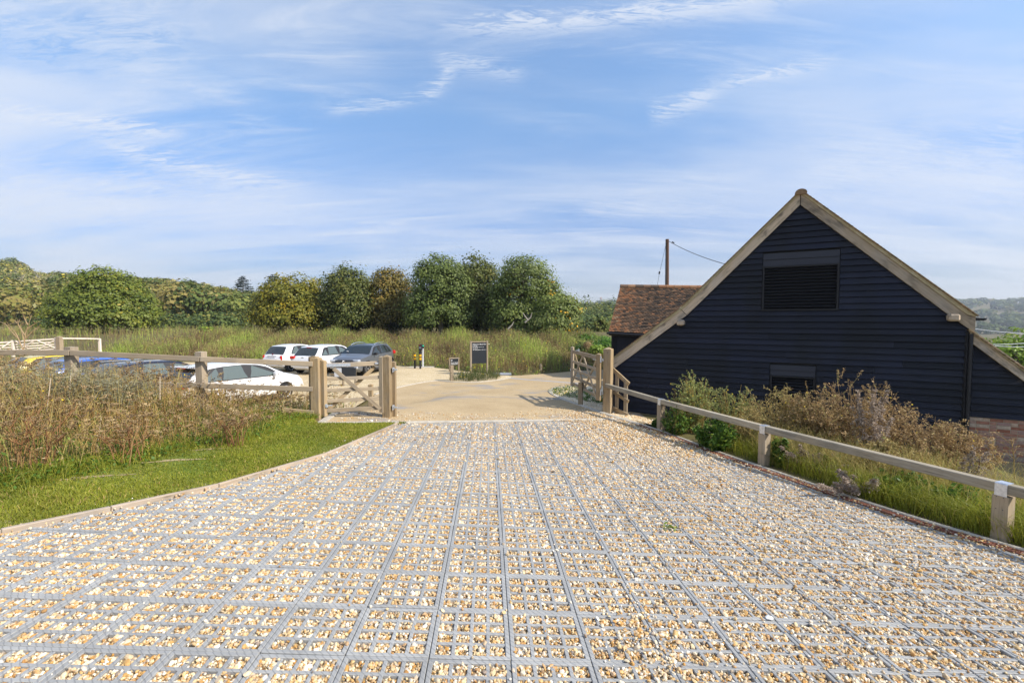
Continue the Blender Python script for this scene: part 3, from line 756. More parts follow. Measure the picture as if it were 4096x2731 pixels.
for (d0, d1, dens, size) in ((2.0, 4.2, 5600, 0.0195), (4.2, 6.2, 4200, 0.021), (6.2, 8.5, 2900, 0.024), (8.5, 14.5, 1700, 0.0275)):
    hx = max(0.6, d1) * 1.25
    n = int(dens * 2 * hx * (d1 - d0)); x = rg.uniform(-hx, hx, n); y = rg.uniform(d0, d1, n)
    ok = inpoly(x, y, DRIVE) & (np.abs(x) < (y + 0.6) * 1.16) ; x, y = x[ok], y[ok]
    kerby = np.interp(x, [k[0] for k in kb], [k[1] for k in kb]); ok = y < kerby - 0.1; x, y = x[ok], y[ok]
    p = np.stack([x, y, planez(x, y)], 1); rel = p - (EYE + PN * PDIST)
    cu = (rel @ PE) / PW - OU; rv = (rel @ PD) / PW - OV
    fu, fv = cu - np.floor(cu), rv - np.floor(rv)
    def bar(f):
        e = np.minimum(f, 1 - f) < 0.062
        for k in (0.281, 0.5, 0.719): e |= np.abs(f - k) < 0.020
        return e
    onbar = bar(fu) | bar(fv)
    # stones spill over the bars towards the drain side and by the gate
    spill = sstep(cu, 0.5, 6.5) * 0.13 + sstep(cu, 3.0, 6.5) * sstep(rv, 9, 14) * 0.8 + sstep(rv, 9, 15) * 0.08 + 0.012
    spill += 0.5 * np.exp(-(((cu - 2.3) / 0.9) ** 2 + ((rv + 1.5) / 0.9) ** 2)) + 0.35 * np.exp(-(((cu - 1.9) / 0.5) ** 2 + ((rv - 0.3) / 1.2) ** 2))
    keep = ~onbar | (rg.random(len(x)) < spill * 0.8)
    p, onb, sp = p[keep], onbar[keep], spill[keep]
    s = size * rg.lognormal(0, 0.36, len(p)); s = np.clip(s, size * 0.5, size * 2.1)
    z = np.where(onb, s * 0.22, -0.0165 + rg.normal(0, 0.0035, len(p)) + 0.012 * np.minimum(sp, 0.8))
    PP.append(p + PUP * z[:, None]); SC.append(s)
PP = np.concatenate(PP); SC = np.concatenate(SC)
# stray stones beyond the kerb, round the gate and on the road
xs = np.concatenate([scatter([tuple(k[:2]) for k in kb] + [(2.9, 14.3), (1.2, 14.0), (-0.2, 12.0), (-3.8, 11.2)], 900, rg), scatter(tuft_poly, 1800, rg), scatter([(1.0, 11.4), (3.5, 11.6), (3.2, 13.2), (1.8, 13.2)], 1500, rg), scatter([(p[0] + (0.15 if i < 2 else 0), p[1]) for i, p in enumerate(side_poly)], 900, rg)])
s2 = 0.028 * rg.lognormal(0, 0.25, len(xs)); PP = np.concatenate([PP, np.c_[xs, ground(xs[:, 0], xs[:, 1]) + s2 * 0.25 + 0.004]]); SC = np.concatenate([SC, s2])
# stones fallen on the drain and the timber edge
for line, offs, n_ in ((dr, 0.08, 420), (dl, 0.10, 260)):
    a = np.array(line); k = rg.integers(0, len(a) - 1, n_); t = rg.random(n_)[:, None]; q = a[k] * (1 - t) + a[k + 1] * t + PE * rg.normal(0, offs, n_)[:, None]
    s3 = 0.022 * rg.lognormal(0, 0.25, n_); PP = np.concatenate([PP, q + PUP * (s3 * 0.3 + 0.012)[:, None]]); SC = np.concatenate([SC, s3])
rot = np.c_[rg.normal(0, 0.5, len(PP)), rg.normal(0, 0.5, len(PP)), rg.uniform(0, 6.28, len(PP))]
instancer('gravel', srcs, PP, rot, SC[:, None] * rg.uniform(0.85, 1.2, (len(PP), 3)), kind='stuff')
bs = bpy.data.objects.new('pebble', stone(1).data.copy()); bs.data.materials[0] = mat('white flint', (0.84, 0.83, 0.80), 0.6)
place(bs, None, T(gp(3077, 2474, 0.012)) @ Matrix.Rotation(0.6, 4, 'Z') @ Matrix.Diagonal((0.06, 0.045, 0.05, 1)))
props(bs, 'large white pebble lying alone on the grey grid bars of the drive', 'pebble')

hzb = MB().box((500, 1160, 55), (4290, 2560, 200))
HZ = bpy.data.materials.new('thin autumn haze'); HZ.use_nodes = True; HZ.node_tree.nodes.clear()
_v = HZ.node_tree.nodes.new('ShaderNodeVolumePrincipled'); _o = HZ.node_tree.nodes.new('ShaderNodeOutputMaterial'); HZ.node_tree.links.new(_v.outputs[0], _o.inputs['Volume'])
_v.inputs['Density'].default_value = 0.00026; _v.inputs['Color'].default_value = (0.80, 0.87, 0.97, 1); _v.inputs['Anisotropy'].default_value = 0.2
print('GROUND', GZ.min(), GZ.max())
wobj('haze', hzb, HZ, kind='stuff')
# ------------------------------------------------------------------ black weatherboarded barn
XVP = -1200.0
def wdepth(u): return 10.3 * (3870 - XVP) / (u - XVP)
WO = P(3870, 1275, 10.3); WL = P(2450, 1275, wdepth(2450))
WS = unit((WL - WO) * np.array([1, 1, 0]))                # along the gable wall, to the left
WN = np.array([WS[1], -WS[0], 0.0]); WN = WN if WN @ (EYE - WO) > 0 else -WN   # out of the wall, to the camera
def wsz(u, v, off=0.0):
    """pixel -> (s, z) on the gable plane pushed out by off"""
    r = rayv(u, v); o = WO + WN * off; t = ((o - EYE) @ WN) / (r @ WN); p = EYE + r * t
    return np.array([(p - WO) @ WS, p[2]])
def wp(s, z, off=0.0):
    q = WO + WS * s + WN * off; return np.array([q[0], q[1], z])
barn = thing('barn', 'black weatherboarded barn with pale oak bargeboards, tiled roof and louvred gable openings', 'barn', wp(4, gz(*wp(4, 0)[:2]), -3))
Z0 = -1.75
RIDGE = wsz(3202, 812); RE = wsz(3900, 1326); LK = wsz(2745, 1256); LE = wsz(2452, 1476)
def roof_under(s):
    return np.interp(s, [RE[0], RIDGE[0], LK[0], LE[0]], [RE[1], RIDGE[1], LK[1], LE[1]])
SW0 = wsz(3866, 1400)[0]; SW1 = LE[0] + 0.12
louv = [wsz(3051, 1066), wsz(3357, 1237)]; LV = (wsz(3357, 1100)[0], wsz(3051, 1100)[0], wsz(3200, 1237)[1], wsz(3200, 1060)[1]); LH = wsz(3200, 1007)[1]
lv2 = (wsz(3262, 1500)[0], wsz(3080, 1500)[0], wsz(3170, 1600)[1] - 0.1, wsz(3170, 1504)[1]); LH2 = wsz(3170, 1461)[1]
# carcass behind the boards and the long roof
DEP = 11.0
car = MB().prism([wp(s, z, -0.08) for s, z in ((SW0, Z0), (SW0, roof_under(SW0) - .02), (RIDGE[0], RIDGE[1] - .02), (LK[0], LK[1] - .02), (SW1, roof_under(SW1) - .02), (SW1, Z0))], -WN * DEP)
wobj('wall', car, BLACK, barn)
EXPO = 0.155
def wedge(L):
    mb = MB(); a = [(0, 0.0, 0.0), (0, 0.044, 0.0), (0, 0.006, EXPO + 0.02), (0, 0.0, EXPO + 0.02)]
    return mb.prism(a, (L, 0, 0))
br = np.random.default_rng(5)
def board(s0, s1, z, m=BLACKB, off=0.0, par=barn):
    """one feather-edged board: thick lower edge standing proud of the board beneath"""
    L_ = s1 - s0
    if L_ < 0.04: return
    o = wp(s0, z + br.normal(0, 0.0025), off)
    Mx = Matrix(((WS[0], WN[0], 0, o[0]), (WS[1], WN[1], 0, o[1]), (0, 0, 1, o[2]), (0, 0, 0, 1))) @ Matrix.Rotation(br.normal(0, 0.0012), 4, 'Y') @ Matrix.Rotation(0.055, 4, 'X')
    obj('weatherboard', wedge(L_), m, par, Mx)
z = wsz(3500, 1262)[1] - 40 * EXPO; zb0 = z
while z < RIDGE[1] - 0.05:
    if z > Z0 + 0.1:
        zt = z + 0.05
        if zt < RE[1]: s0 = SW0
        else: s0 = np.interp(zt, [RE[1], RIDGE[1]], [RE[0], RIDGE[0]]) - 0.10
        if zt < LE[1]: s1 = SW1
        elif zt < LK[1]: s1 = np.interp(zt, [LE[1], LK[1]], [LE[0], LK[0]]) + 0.12
        else: s1 = np.interp(zt, [LK[1], RIDGE[1]], [LK[0], RIDGE[0]]) + 0.10
        s1 = min(s1, SW1)
        segs = [(s0, s1)]
        for (a, b, lo, hi) in ((LV[0], LV[1], LV[2] - 0.03, LH), (lv2[0], lv2[1], lv2[2], LH2)):
            if z + EXPO * 0.6 > lo and z + 0.07 < hi:
                n2 = []
                for (p, q) in segs:
                    if p < a and q > b: n2 += [(p, a - 0.012), (b + 0.012, q)]
                    elif p < b and q > a: n2 += [(p, a - 0.012)] if p < a else [(b + 0.012, q)]
                    else: n2.append((p, q))
                segs = n2
        for (p, q) in segs:
            if q - p > 2.6 and br.random() < 0.8:
                c = br.uniform(p + 1.1, q - 1.1); board(p, c - 0.002, z); board(c + 0.002, q, z)
            else: board(p, q, z)
    z += EXPO
def louvre(name, S0, S1, ZB, ZT, nb, hdr_top, label, par=barn):
    v = obj(name, MB().box(((S1 - S0) / 2, -0.07, (ZT - ZB) / 2), (S1 - S0, 0.02, ZT - ZB)), VOID, par, Matrix(((WS[0], WN[0], 0, wp(S0, ZB)[0]), (WS[1], WN[1], 0, wp(S0, ZB)[1]), (0, 0, 1, ZB), (0, 0, 0, 1))), label=label)
    fr = 0.045
    for (a, b) in (((S0 + fr / 2, ZB), (S0 + fr / 2, ZT)), ((S1 - fr / 2, ZB), (S1 - fr / 2, ZT)), ((S0 + fr, ZT - fr / 2), (S1 - fr, ZT - fr / 2)), ((S0 - 0.02, ZB - 0.01), (S1 + 0.02, ZB - 0.01))):
        beam('frame', wp(*a, 0.008), wp(*b, 0.008), 0.09, fr, BLACK, v, up=WN, ch=0.004, roll=math.pi / 2)
    for k in range(nb):
        zz = ZB + 0.05 + (ZT - ZB - 0.09) * (k + 0.5) / nb
        beam('slat', wp(S0 + fr, zz, -0.015), wp(S1 - fr, zz, -0.015), 0.09, 0.014, BLACK, v, ch=0.002, roll=-0.75)
    hb = (hdr_top - ZT) / 2
    for k in range(2):
        o = wp(S0 + 0.004, ZT + k * hb + 0.004, 0.008)
        Mx = Matrix(((WS[0], WN[0], 0, o[0]), (WS[1], WN[1], 0, o[1]), (0, 0, 1, o[2]), (0, 0, 0, 1))) @ Matrix.Rotation(0.05, 4, 'X')
        Lb = S1 - S0 - 0.008; obj('header_board', MB().prism([(0, 0, 0), (0, .022, 0), (0, .010, hb - .006), (0, 0, hb - .006)], (Lb, 0, 0)), BLACKN, par, Mx)
louvre('louvre_vent', LV[0], LV[1], LV[2], LV[3], 13, LH, 'large louvred vent high in the gable')
louvre('louvre_vent', lv2[0], lv2[1], lv2[2], lv2[3], 8, LH2, 'small louvred vent low in the gable behind the shrubs')

# bargeboards: oak planks in the gable plane
def wallplank(name, pts, off0, off1, m, par=barn, **pr):
    q = [wp(*wsz(u, v, off1), 0) for u, v in pts]
    a = np.array(q); x = unit(a[1] - a[0]); y = np.cross(WN, x); o = a[0] + WN * off0
    loc = np.stack([(a - a[0]) @ x, (a - a[0]) @ y, np.zeros(len(a))], 1)
    Mx = Matrix(((x[0], y[0], WN[0], o[0]), (x[1], y[1], WN[1], o[1]), (x[2], y[2], WN[2], o[2]), (0, 0, 0, 1)))
    return obj(name, MB().prism(loc, (0, 0, off1 - off0)), m, par, Mx, **pr)
wallplank('bargeboard', [(3204, 774), (3868, 1258), (3903, 1263), (3900, 1322), (3886, 1321), (3792, 1256), (3203, 819)], 0.01, 0.075, OAK)
wallplank('bargeboard', [(3201, 774), (2728, 1240), (2748, 1260), (3200, 819)], 0.01, 0.075, OAK)
wallplank('bargeboard', [(2726, 1241), (2437, 1449), (2458, 1472), (2746, 1261)], 0.01, 0.073, OAK)
def purlin(u0, v0, u1, v1, m):
    a, b = wsz(u0, v0, 0.2), wsz(u1, v1, 0.2); w, h = abs(a[0] - b[0]), abs(a[1] - b[1]); c = wp((a[0] + b[0]) / 2, (a[1] + b[1]) / 2, 0.10)
    Mx = Matrix(((WS[0], WN[0], 0, c[0]), (WS[1], WN[1], 0, c[1]), (0, 0, 1, c[2]), (0, 0, 0, 1)))
    obj('purlin_end', MB().box((0, 0, 0), (w, 0.28, h), ch=0.035), m, barn, Mx)
purlin(2707, 1279, 2736, 1302, OAK); purlin(3796, 1256, 3841, 1285, OAK)
# roof: courses of tiles running away from the gable, lichened verge in front
def slope_roof(name, a, b, par, m, front, depth, course=0.1, th=0.026, up=0.0):
    """stepped tile courses between wall points a (top) and b (eave) given as (s, z)"""
    a = np.array(a); b = np.array(b); L_ = np.linalg.norm(b - a); n = int(L_ / course); d = (b - a) / L_; nr = np.array([-d[1], d[0]]); nr = nr if nr[1] > 0 else -nr
    mb = MB(); vt = MB(); rr = np.random.default_rng(4)
    for k in range(n):
        p0 = a + d * (k * course) + nr * up; p1 = a + d * ((k + 1.35) * course) + nr * up
        prof = [p0 + nr * 0.004, p1 + nr * th, p1 + nr * (th - 0.013), p0 - nr * 0.004]
        mb.prism([wp(q[0], q[1], front - 0.17) for q in prof], -WN * depth, tint=rr.random())
        j = rr.normal(0, 0.008)
        vt.prism([wp(q[0], q[1], front + 0.015 + j) for q in prof], -WN * 0.16, tint=rr.random())
    wobj(name, mb, m, par); wobj('verge_tiles', vt, VTILE, par, kind='stuff'); return nr
RT = wsz(3205, 752, 0.12); RB = wsz(3922, 1262, 0.12); LKT = wsz(2714, 1229, 0.12); LET = wsz(2436, 1434, 0.12)
slope_roof('roof_slope', RT, RB, barn, TILE, 0.12, DEP, up=-0.045)
slope_roof('roof_slope', RT, LKT, barn, TILE, 0.12, DEP, up=-0.045)
slope_roof('roof_slope', LKT, LET, barn, TILE, 0.12, DEP, up=-0.045)
def vergestrip(pts): wallplank('verge_mortar', pts, 0.0, 0.10, OCHRE)
vergestrip([(3204, 757), (3916, 1261), (3900, 1266), (3869, 1257), (3204, 773)])
vergestrip([(3203, 757), (2717, 1232), (2727, 1240), (3203, 773)])
vergestrip([(2716, 1233), (2438, 1438), (2438, 1447), (2726, 1241)])
rt = MB()
for k in range(27):
    o = wp(RT[0], RT[1] - 0.13, 0.13 - k * 0.42); a = np.linspace(-0.35, math.pi + 0.35, 9)
    loop = [wp(RT[0] + math.cos(t) * 0.135, RT[1] - 0.125 + math.sin(t) * 0.105, 0.14 - k * 0.42 - (0.004 if k % 2 else 0)) for t in a]
    obj_m = MB().prism(loop, -WN * 0.41, tint=br.random()); wobj('ridge_tile', obj_m, VTILE, barn)
# gutter, downpipe at the corner
gs = wsz(3905, 1280)
gm = MB(); a = np.linspace(math.pi, 2 * math.pi, 9); lo = [(math.cos(t) * .06, math.sin(t) * .06) for t in a]; loop = [wp(gs[0] - .10 + x, gs[1] + .045 + y, 0.06) for x, y in lo + [(x * .88, y * .88) for x, y in lo[::-1]]]
wobj('gutter', gm.prism(loop, -WN * (DEP - 0.3)), PLASTIC, barn)
wobj('gutter', MB().prism([wp(*wsz(u, v, .05), .05) for u, v in ((3903, 1270), (3946, 1274), (3938, 1281), (3915, 1283), (3903, 1281))], -WN * 0.05), PLASTIC, barn)
cp = wsz(3868, 1318, .03); beam('corner_board', wp(cp[0] - 0.02, Z0, .02), wp(cp[0] - 0.02, RE[1] - 0.01, .02), 0.085, 0.07, BLACK, barn)
obj('downpipe', MB().tube([wp(cp[0] - .07, Z0, .06), wp(cp[0] - .07, RE[1] - .05, .06)], 0.036, 10), PLASTIC, barn, Matrix.Identity(4))
# lean-to on the near side with a brick plinth
lean = thing('lean_to', 'black boarded lean to with sloping tiled roof and red brick plinth', 'outbuilding', wp(-1.2, gz(*wp(-1.2, 0)[:2]), -1))
A = wsz(3876, 1362); B = wsz(4064, 1500); sl = (B - A) / np.linalg.norm(B - A); SE = A[0] - 3.2
def lean_under(s): return A[1] + (s - A[0]) * sl[1] / sl[0]
PZ = wsz(3900, 1667, -0.05)[1]
lc = MB().prism([wp(s, zz, -0.10) for s, zz in ((A[0] - .02, Z0), (A[0] - .02, lean_under(A[0]) - .03), (SE, lean_under(SE) - .03), (SE, Z0))][::-1], -WN * 7)
wobj('wall', lc, BLACK, lean)
z = PZ
while z < A[1]:
    s0 = max(SE, A[0] + (z + 0.05 - A[1]) * sl[0] / sl[1] - 0.10); board(s0, cp[0] - 0.14, z, BLACKB, -0.06, lean); z += EXPO
wallplank('bargeboard', [(3879, 1323), (4096, 1484), (4300, 1634), (4300, 1672), (4096, 1523), (4064, 1500), (3876, 1363)], -0.03, 0.045, OAK, lean)
LT0 = wsz(3880, 1312, 0.09); LT1 = wsz(4300, 1612, 0.09)
slope_roof('roof_slope', LT0, LT1, lean, TILE, 0.09, 6.8, up=-0.045)
wallplank('verge_mortar', [(3878, 1310), (4300, 1612), (4300, 1636), (3878, 1325)], -0.03, 0.075, OCHRE, lean)
bl, bh, jn = 0.225, 0.075, 0.010
wobj('mortar_bed', MB().box((0, 0, 0), (2.5, 0.05, 1.1)), MORTAR, lean) if False else None
mo = MB().prism([wp(cp[0] - .13, PZ - .002, -.045), wp(cp[0] - 2.9, PZ - .002, -.045), wp(cp[0] - 2.9, PZ - 1.3, -.045), wp(cp[0] - .13, PZ - 1.3, -.045)], -WN * 0.05)
wobj('mortar', mo, MORTAR, lean)
bm_full = MB().box((0, 0, 0), (bl - jn, 0.06, bh - jn), ch=0.004).mesh('brick', BRICK); bm_half = MB().box((0, 0, 0), (bl / 2 - jn, 0.06, bh - jn), ch=0.004).mesh('brick', BRICK)
for r in range(15):
    s = cp[0] - 0.135; zc = PZ - 0.006 - bh * (r + 0.5); k = 0
    while s > cp[0] - 2.6:
        half = (k % 2 == 0) if r % 2 else (br.random() < 0.18 or (k == 0))
        half = half and not (r % 2 == 0 and k == 0) if r % 3 == 0 else half
        w = bl / 2 if half else bl
        c = wp(s - w / 2, zc, -0.068 + br.normal(0, 0.002))
        obj('brick', bm_half if half else bm_full, None, lean, Matrix(((WS[0], WN[0], 0, c[0]), (WS[1], WN[1], 0, c[1]), (0, 0, 1, c[2]), (0, 0, 0, 1))))
        s -= w; k += 1
# expanded metal sheet lying in front of the plinth
gA, gB, gC, gD = [P(u, v, d) for u, v, d in ((3905, 1813, 10.2), (4330, 1848, 9.3), (4330, 1960, 7.9), (3975, 1915, 8.6))]
gm = MB(); nU, nV = 64, 34
def gpt(i, j):
    a, b = i / nU, j / nV; return lerp(lerp(gA, gB, a), lerp(gD, gC, a), b) + np.array([0, 0, 0.02 + 0.012 * math.sin(a * 9 + b * 5)])
for j in range(nV):
    for i in range(0, nU, 2):
        i0 = i + (j % 2)
        for k in (1, -1):
            p, q = gpt(i0, j), gpt(i0 + k, j + 1); t = unit(q - p); n_ = np.cross(t, [0, 0, 1.0]) * 0.006
            gm.poly([p - n_, p + n_, q + n_, q - n_], [(0, 1, 2, 3)]); 
grate = wobj('metal_mesh', gm, mat('black mesh steel', (0.045, 0.048, 0.052), 0.5, 0.4), label='black expanded metal mesh sheet lying on the ground below the brick plinth', category='mesh')

# ------------------------------------------------------------------ low tiled outbuilding beyond
sb = thing('outbuilding', 'small black boarded outbuilding with an old orange clay tile roof behind the barn', 'outbuilding', (7.5, 24, PARK))
e0, e1 = P(2434, 1326, 22.0), P(2640, 1338, 21.2); r0, r1 = P(2481, 1147, 24.6), P(2800, 1151, 24.2)
e1 = e0 + (e1 - e0) * 2.2; r1 = r0 + (r1 - r0) * 1.35
rr = np.random.default_rng(9); tm = MB(); NR, NC = 35, 36
rl = np.linalg.norm(r0 - e0); up_ = unit(np.cross(e1 - e0, r0 - e0)); up_ = up_ if up_[2] > 0 else -up_
wobj('roof_slope', MB().prism([q - up_ * 0.16 for q in (e0, e1, r1, r0)], -up_ * 0.08), BLACK, sb)
bk0 = r0 + (r0 - e0) * [1, 1, -0.9]; bk1 = bk0 + (e1 - e0)
wobj('roof_slope', MB().prism([r0, r1, bk1, bk0], (0, 0, -0.08)), TILE, sb)
for i in range(NR):
    a0, a1 = i / NR, (i + 1.3) / NR; a1 = min(a1, 1.0)
    for j in range(NC):
        o = 0.5 * (i % 2) / NC; b0, b1 = j / NC - o, (j + 1) / NC - o
        b0, b1 = max(b0, 0), min(b1, 1)
        f = lambda a, b: lerp(lerp(e0, e1, b), lerp(r0, r1, b), a)
        lift = 0.052 + rr.normal(0, 0.006); g_ = 0.06
        q = [f(a0, lerp(b0, b1, g_)) + up_ * lift, f(a0, lerp(b1, b0, g_)) + up_ * lift, f(a1, lerp(b1, b0, g_)) + up_ * 0.008, f(a1, lerp(b0, b1, g_)) + up_ * 0.008]
        tn = np.clip(0.42 + 0.20 * rr.normal() + 0.30 * math.exp(-b0 * 9) - 0.18 * sstep(b0, .05, .3) * 0.7, 0, 1)
        tm.prism(q, -up_ * 0.02, tint=float(tn))
wobj('roof_tiles', tm, TILE, sb, kind='stuff')
for k in range(14):
    p0, p1 = lerp(r0, r1, k / 14), lerp(r0, r1, (k + 1) / 14 - 0.003); Mx, Lg = beamM(p0, p1)
    a = np.linspace(-0.3, math.pi + 0.3, 7); obj('ridge_tile', MB().prism([(0, math.cos(t) * .15, math.sin(t) * .13) for t in a], (Lg, 0, 0), tint=rr.uniform(0.2, 0.95)), TILE, sb, Mx)
wz = lambda p: np.array([p[0], p[1], PARK - 0.3])
w0, w1 = e0 + np.array([0.25, 0.25, -0.06]), e1 + np.array([0, 0.25, -0.06])
wobj('wall', MB().prism([w0, w1, wz(w1), wz(w0)], (3.2, 4.6, 0)), BLACK, sb)
beam('corner_post', w0 + [0.06, -0.05, -0.02], wz(w0) + [0.06, -0.05, 0], 0.22, 0.16, BLACK, sb)
dx_ = unit((w1 - w0) * [1, 1, 0])
for k in range(15):
    zz = w0[2] - 0.16 * (k + 1); a = np.array([w0[0], w0[1], zz]) + dx_ * 0.2
    Mx, Lg = beamM(a + [0, -0.012, 0], a + dx_ * 6 + [0, -0.012, 0]); obj('weatherboard', MB().prism([(0, 0, 0), (0, -0.022, 0), (0, -0.008, 0.17), (0, 0, 0.17)], (Lg, 0, 0)), BLACKB, sb, Mx)
wobj('gutter', MB().tube([e0 + [-.1, -.05, -.07], e1 + [0, -.05, -.07]], 0.055, 8), BLACK, sb)

# ------------------------------------------------------------------ post and rail fence on the lawn side
fdirs = [(-270, 8.75), (280, 9.1), (800, 9.5), (1252, 9.98)]
fpts = [P(u, 1500, d) for u, d in fdirs]
fence = thing('post_and_rail_fence', 'two rail softwood fence standing in dry weeds in front of the parked cars', 'fence', (fpts[2][0], fpts[2][1], gz(*fpts[2][:2])))
tops = [1375, 1386, 1405, 1424]
for (u, d), vt, p in zip(fdirs, tops, fpts):
    zt = P(u, vt, d)[2]; b = gz(p[0], p[1])
    post('post', (p[0], p[1] + 0.05, b), zt - b, 0.16, WOODP if u != 1252 else WOOD, fence, yaw=-0.12, cap=0.012)
for a, b in zip(range(3), range(1, 4)):
    for va, h in ((lambda u: np.interp(u, [-270, 280, 800, 1255], [1408, 1411, 1436, 1456]), 0.105), (lambda u: np.interp(u, [-270, 280, 800, 1255], [1527, 1530, 1542, 1556]), 0.10)):
        ua, ub = fdirs[a][0], fdirs[b][0]
        p0, p1 = P(ua + 1.5, va(ua), fdirs[a][1] - 0.09), P(ub - 1.5, va(ub), fdirs[b][1] - 0.09)
        beam('rail', p0, p1, 0.045, h, WOODP, fence)
beam('kick_board', P(1130, 1640, 9.85), P(1255, 1652, 9.95), 0.03, 0.11, WOOD, fence)

# ------------------------------------------------------------------ pedestrian gate
def gpost(name, u, v, d, vtop, w, label, cat='post', m=WOOD, yaw=-0.08, group=None, w2=None):
    p = P(u, v, d); zt = P(u, vtop, d)[2]
    o = post(name, p, zt - p[2], w, m, None, yaw=yaw, cap=w * 0.22, w2=w2); return props(o, label, cat, group)
gpost('gate_post', 1269, 1666, 10.06, 1424, 0.19, 'stout square gate post where the weedy fence meets the small gate')
gpost('gate_post', 1550, 1664, 10.62, 1418, 0.185, 'cracked square gate post on the road side of the small gate')
gpost('gate_post', 1577, 1664, 10.75, 1443, 0.10, 'slim square post with galvanised clasps beside the cracked gate post', group=None)
for v_ in (1478, 1628):
    c = P(1573, v_, 10.6); b = MB().box((0, 0, 0), (0.05, 0.06, 0.10), ch=0.006).box((0.05, -0.02, 0.0), (0.10, 0.02, 0.035), ch=0.004).tube([(0.0, -0.05, -0.06), (0, -0.05, 0.06)], 0.012, 8)
    o = obj('latch_clasp', b, GALV, bpy.data.objects['gate_post.002'], T(c))
def gate_line(u0, d0, u1, d1):
    def f(u, v, off=0.0):
        k = (u - u0) / (u1 - u0); d = 1 / lerp(1 / d0, 1 / d1, k); return P(u, v, d + off)
    return f
pg = gate_line(1297, 10.08, 1529, 10.58)
gate = thing('field_gate', 'small closed five rail wooden gate with crossed braces and a steel latch plate', 'gate', pg(1410, 1660))
post('stile', pg(1297, 1667) - [0, 0, 0], 1.27, 0.11, WOOD, gate, yaw=-0.25, cap=0.03, sink=-0.02)
post('stile', pg(1529, 1652), 1.33, 0.10, WOODP, gate, yaw=-0.25, cap=0.02, sink=-0.02)
for (v0, v1, h) in ((1462, 1452, 0.10), (1515, 1508, 0.075), (1561, 1553, 0.075), (1603.5, 1592, 0.075), (1642, 1630, 0.085)):
    beam('rail', pg(1306, v0), pg(1523, v1), 0.055, h, WOODP, gate)
beam('brace', pg(1334, 1474, -0.05), pg(1522, 1636, -0.05), 0.03, 0.085, WOODP, gate)
beam('brace', pg(1500, 1466, 0.055), pg(1315, 1636, 0.055), 0.03, 0.085, WOOD, gate)
beam('latch_plate', pg(1294, 1462, -0.045), pg(1402, 1459, -0.045), 0.012, 0.07, GALV, gate, ch=0.002)
beam('latch_block', pg(1287, 1441, -0.05), pg(1287, 1470, -0.05), 0.06, 0.06, BLACK, gate)
beam('hinge_strap', pg(1500, 1453, -0.04), pg(1534, 1452, -0.04), 0.012, 0.04, GALV, gate, ch=0.002)
beam('latch_bolt', pg(1305, 1622, -0.06), pg(1330, 1621, -0.06), 0.02, 0.02, GALV, gate, ch=0.003); beam('latch_bolt', pg(1303, 1616, -0.06), pg(1308, 1630, -0.06), 0.05, 0.05, GALV, gate)
gpost('marker_post', 1484, 1622, 14.2, 1534, 0.13, 'short squared timber post in weeds behind the small gate', w2=0.13)

# ------------------------------------------------------------------ open field gate on the barn side
gpost('gate_post', 2431, 1650, 13.55, 1388, 0.235, 'tallest thick square gate post beside the corner of the black barn', yaw=-0.55)
rgt = gate_line(2394, 13.5, 2286, 16.6)
g2 = thing('field_gate', 'open wooden field gate with crossed braces swung back towards the hedge beside the barn', 'gate', rgt(2394, 1600))
post('stile', rgt(2394, 1600), 1.40, 0.13, WOOD, g2, yaw=-0.55, cap=0.04, sink=0)
post('stile', rgt(2289, 1543), 1.43, 0.10, WOODP, g2, yaw=-0.55, cap=0.03, sink=0)
for (v0, v1, h) in ((1430, 1405, 0.12), (1477, 1444, 0.085), (1514, 1475, 0.085), (1549, 1505, 0.085), (1583, 1531, 0.085)):
    beam('rail', rgt(2387, v0), rgt(2288, v1), 0.055, h, WOODP, g2)
for (a, b, off) in (((2331, 1425), (2283, 1540), -0.06), ((2335, 1427), (2386, 1594), -0.06), ((2299, 1414), (2337, 1549), 0.06), ((2385, 1444), (2339, 1549), 0.06)):
    beam('brace', rgt(*a, off), rgt(*b, off), 0.03, 0.09, WOODP if off < 0 else WOOD, g2)
for v_ in (1437, 1569):
    beam('hinge', rgt(2372, v_ - 3, -0.05), P(2412, v_ + 3, 13.35), 0.02, 0.07, GALV, g2, ch=0.002)
    c = P(2403, v_, 13.35); obj('hinge_pin', MB().tube([(0, 0, -.09), (0, 0, .09)], .02, 8), GALV, g2, T(c))
beam('latch', rgt(2308, 1404, -.05), rgt(2290, 1409, -.05), 0.02, 0.06, GALV, g2); beam('latch', rgt(2316, 1400, .0), rgt(2304, 1406, .0), 0.02, 0.09, GALV, g2)
ch_ = [rgt(2287 + 5 * math.sin(t * 7), 1440 + 55 * t, -0.05 - 0.03 * math.cos(t * 9)) for t in np.linspace(0, 1, 14)]
wobj('chain', MB().tube(ch_, 0.012, 6), GALV, g2)
gpost('gate_stop_post', 2322, 1617, 15.1, 1526, 0.135, 'short square stop post standing in stones under the open gate', yaw=-0.4)

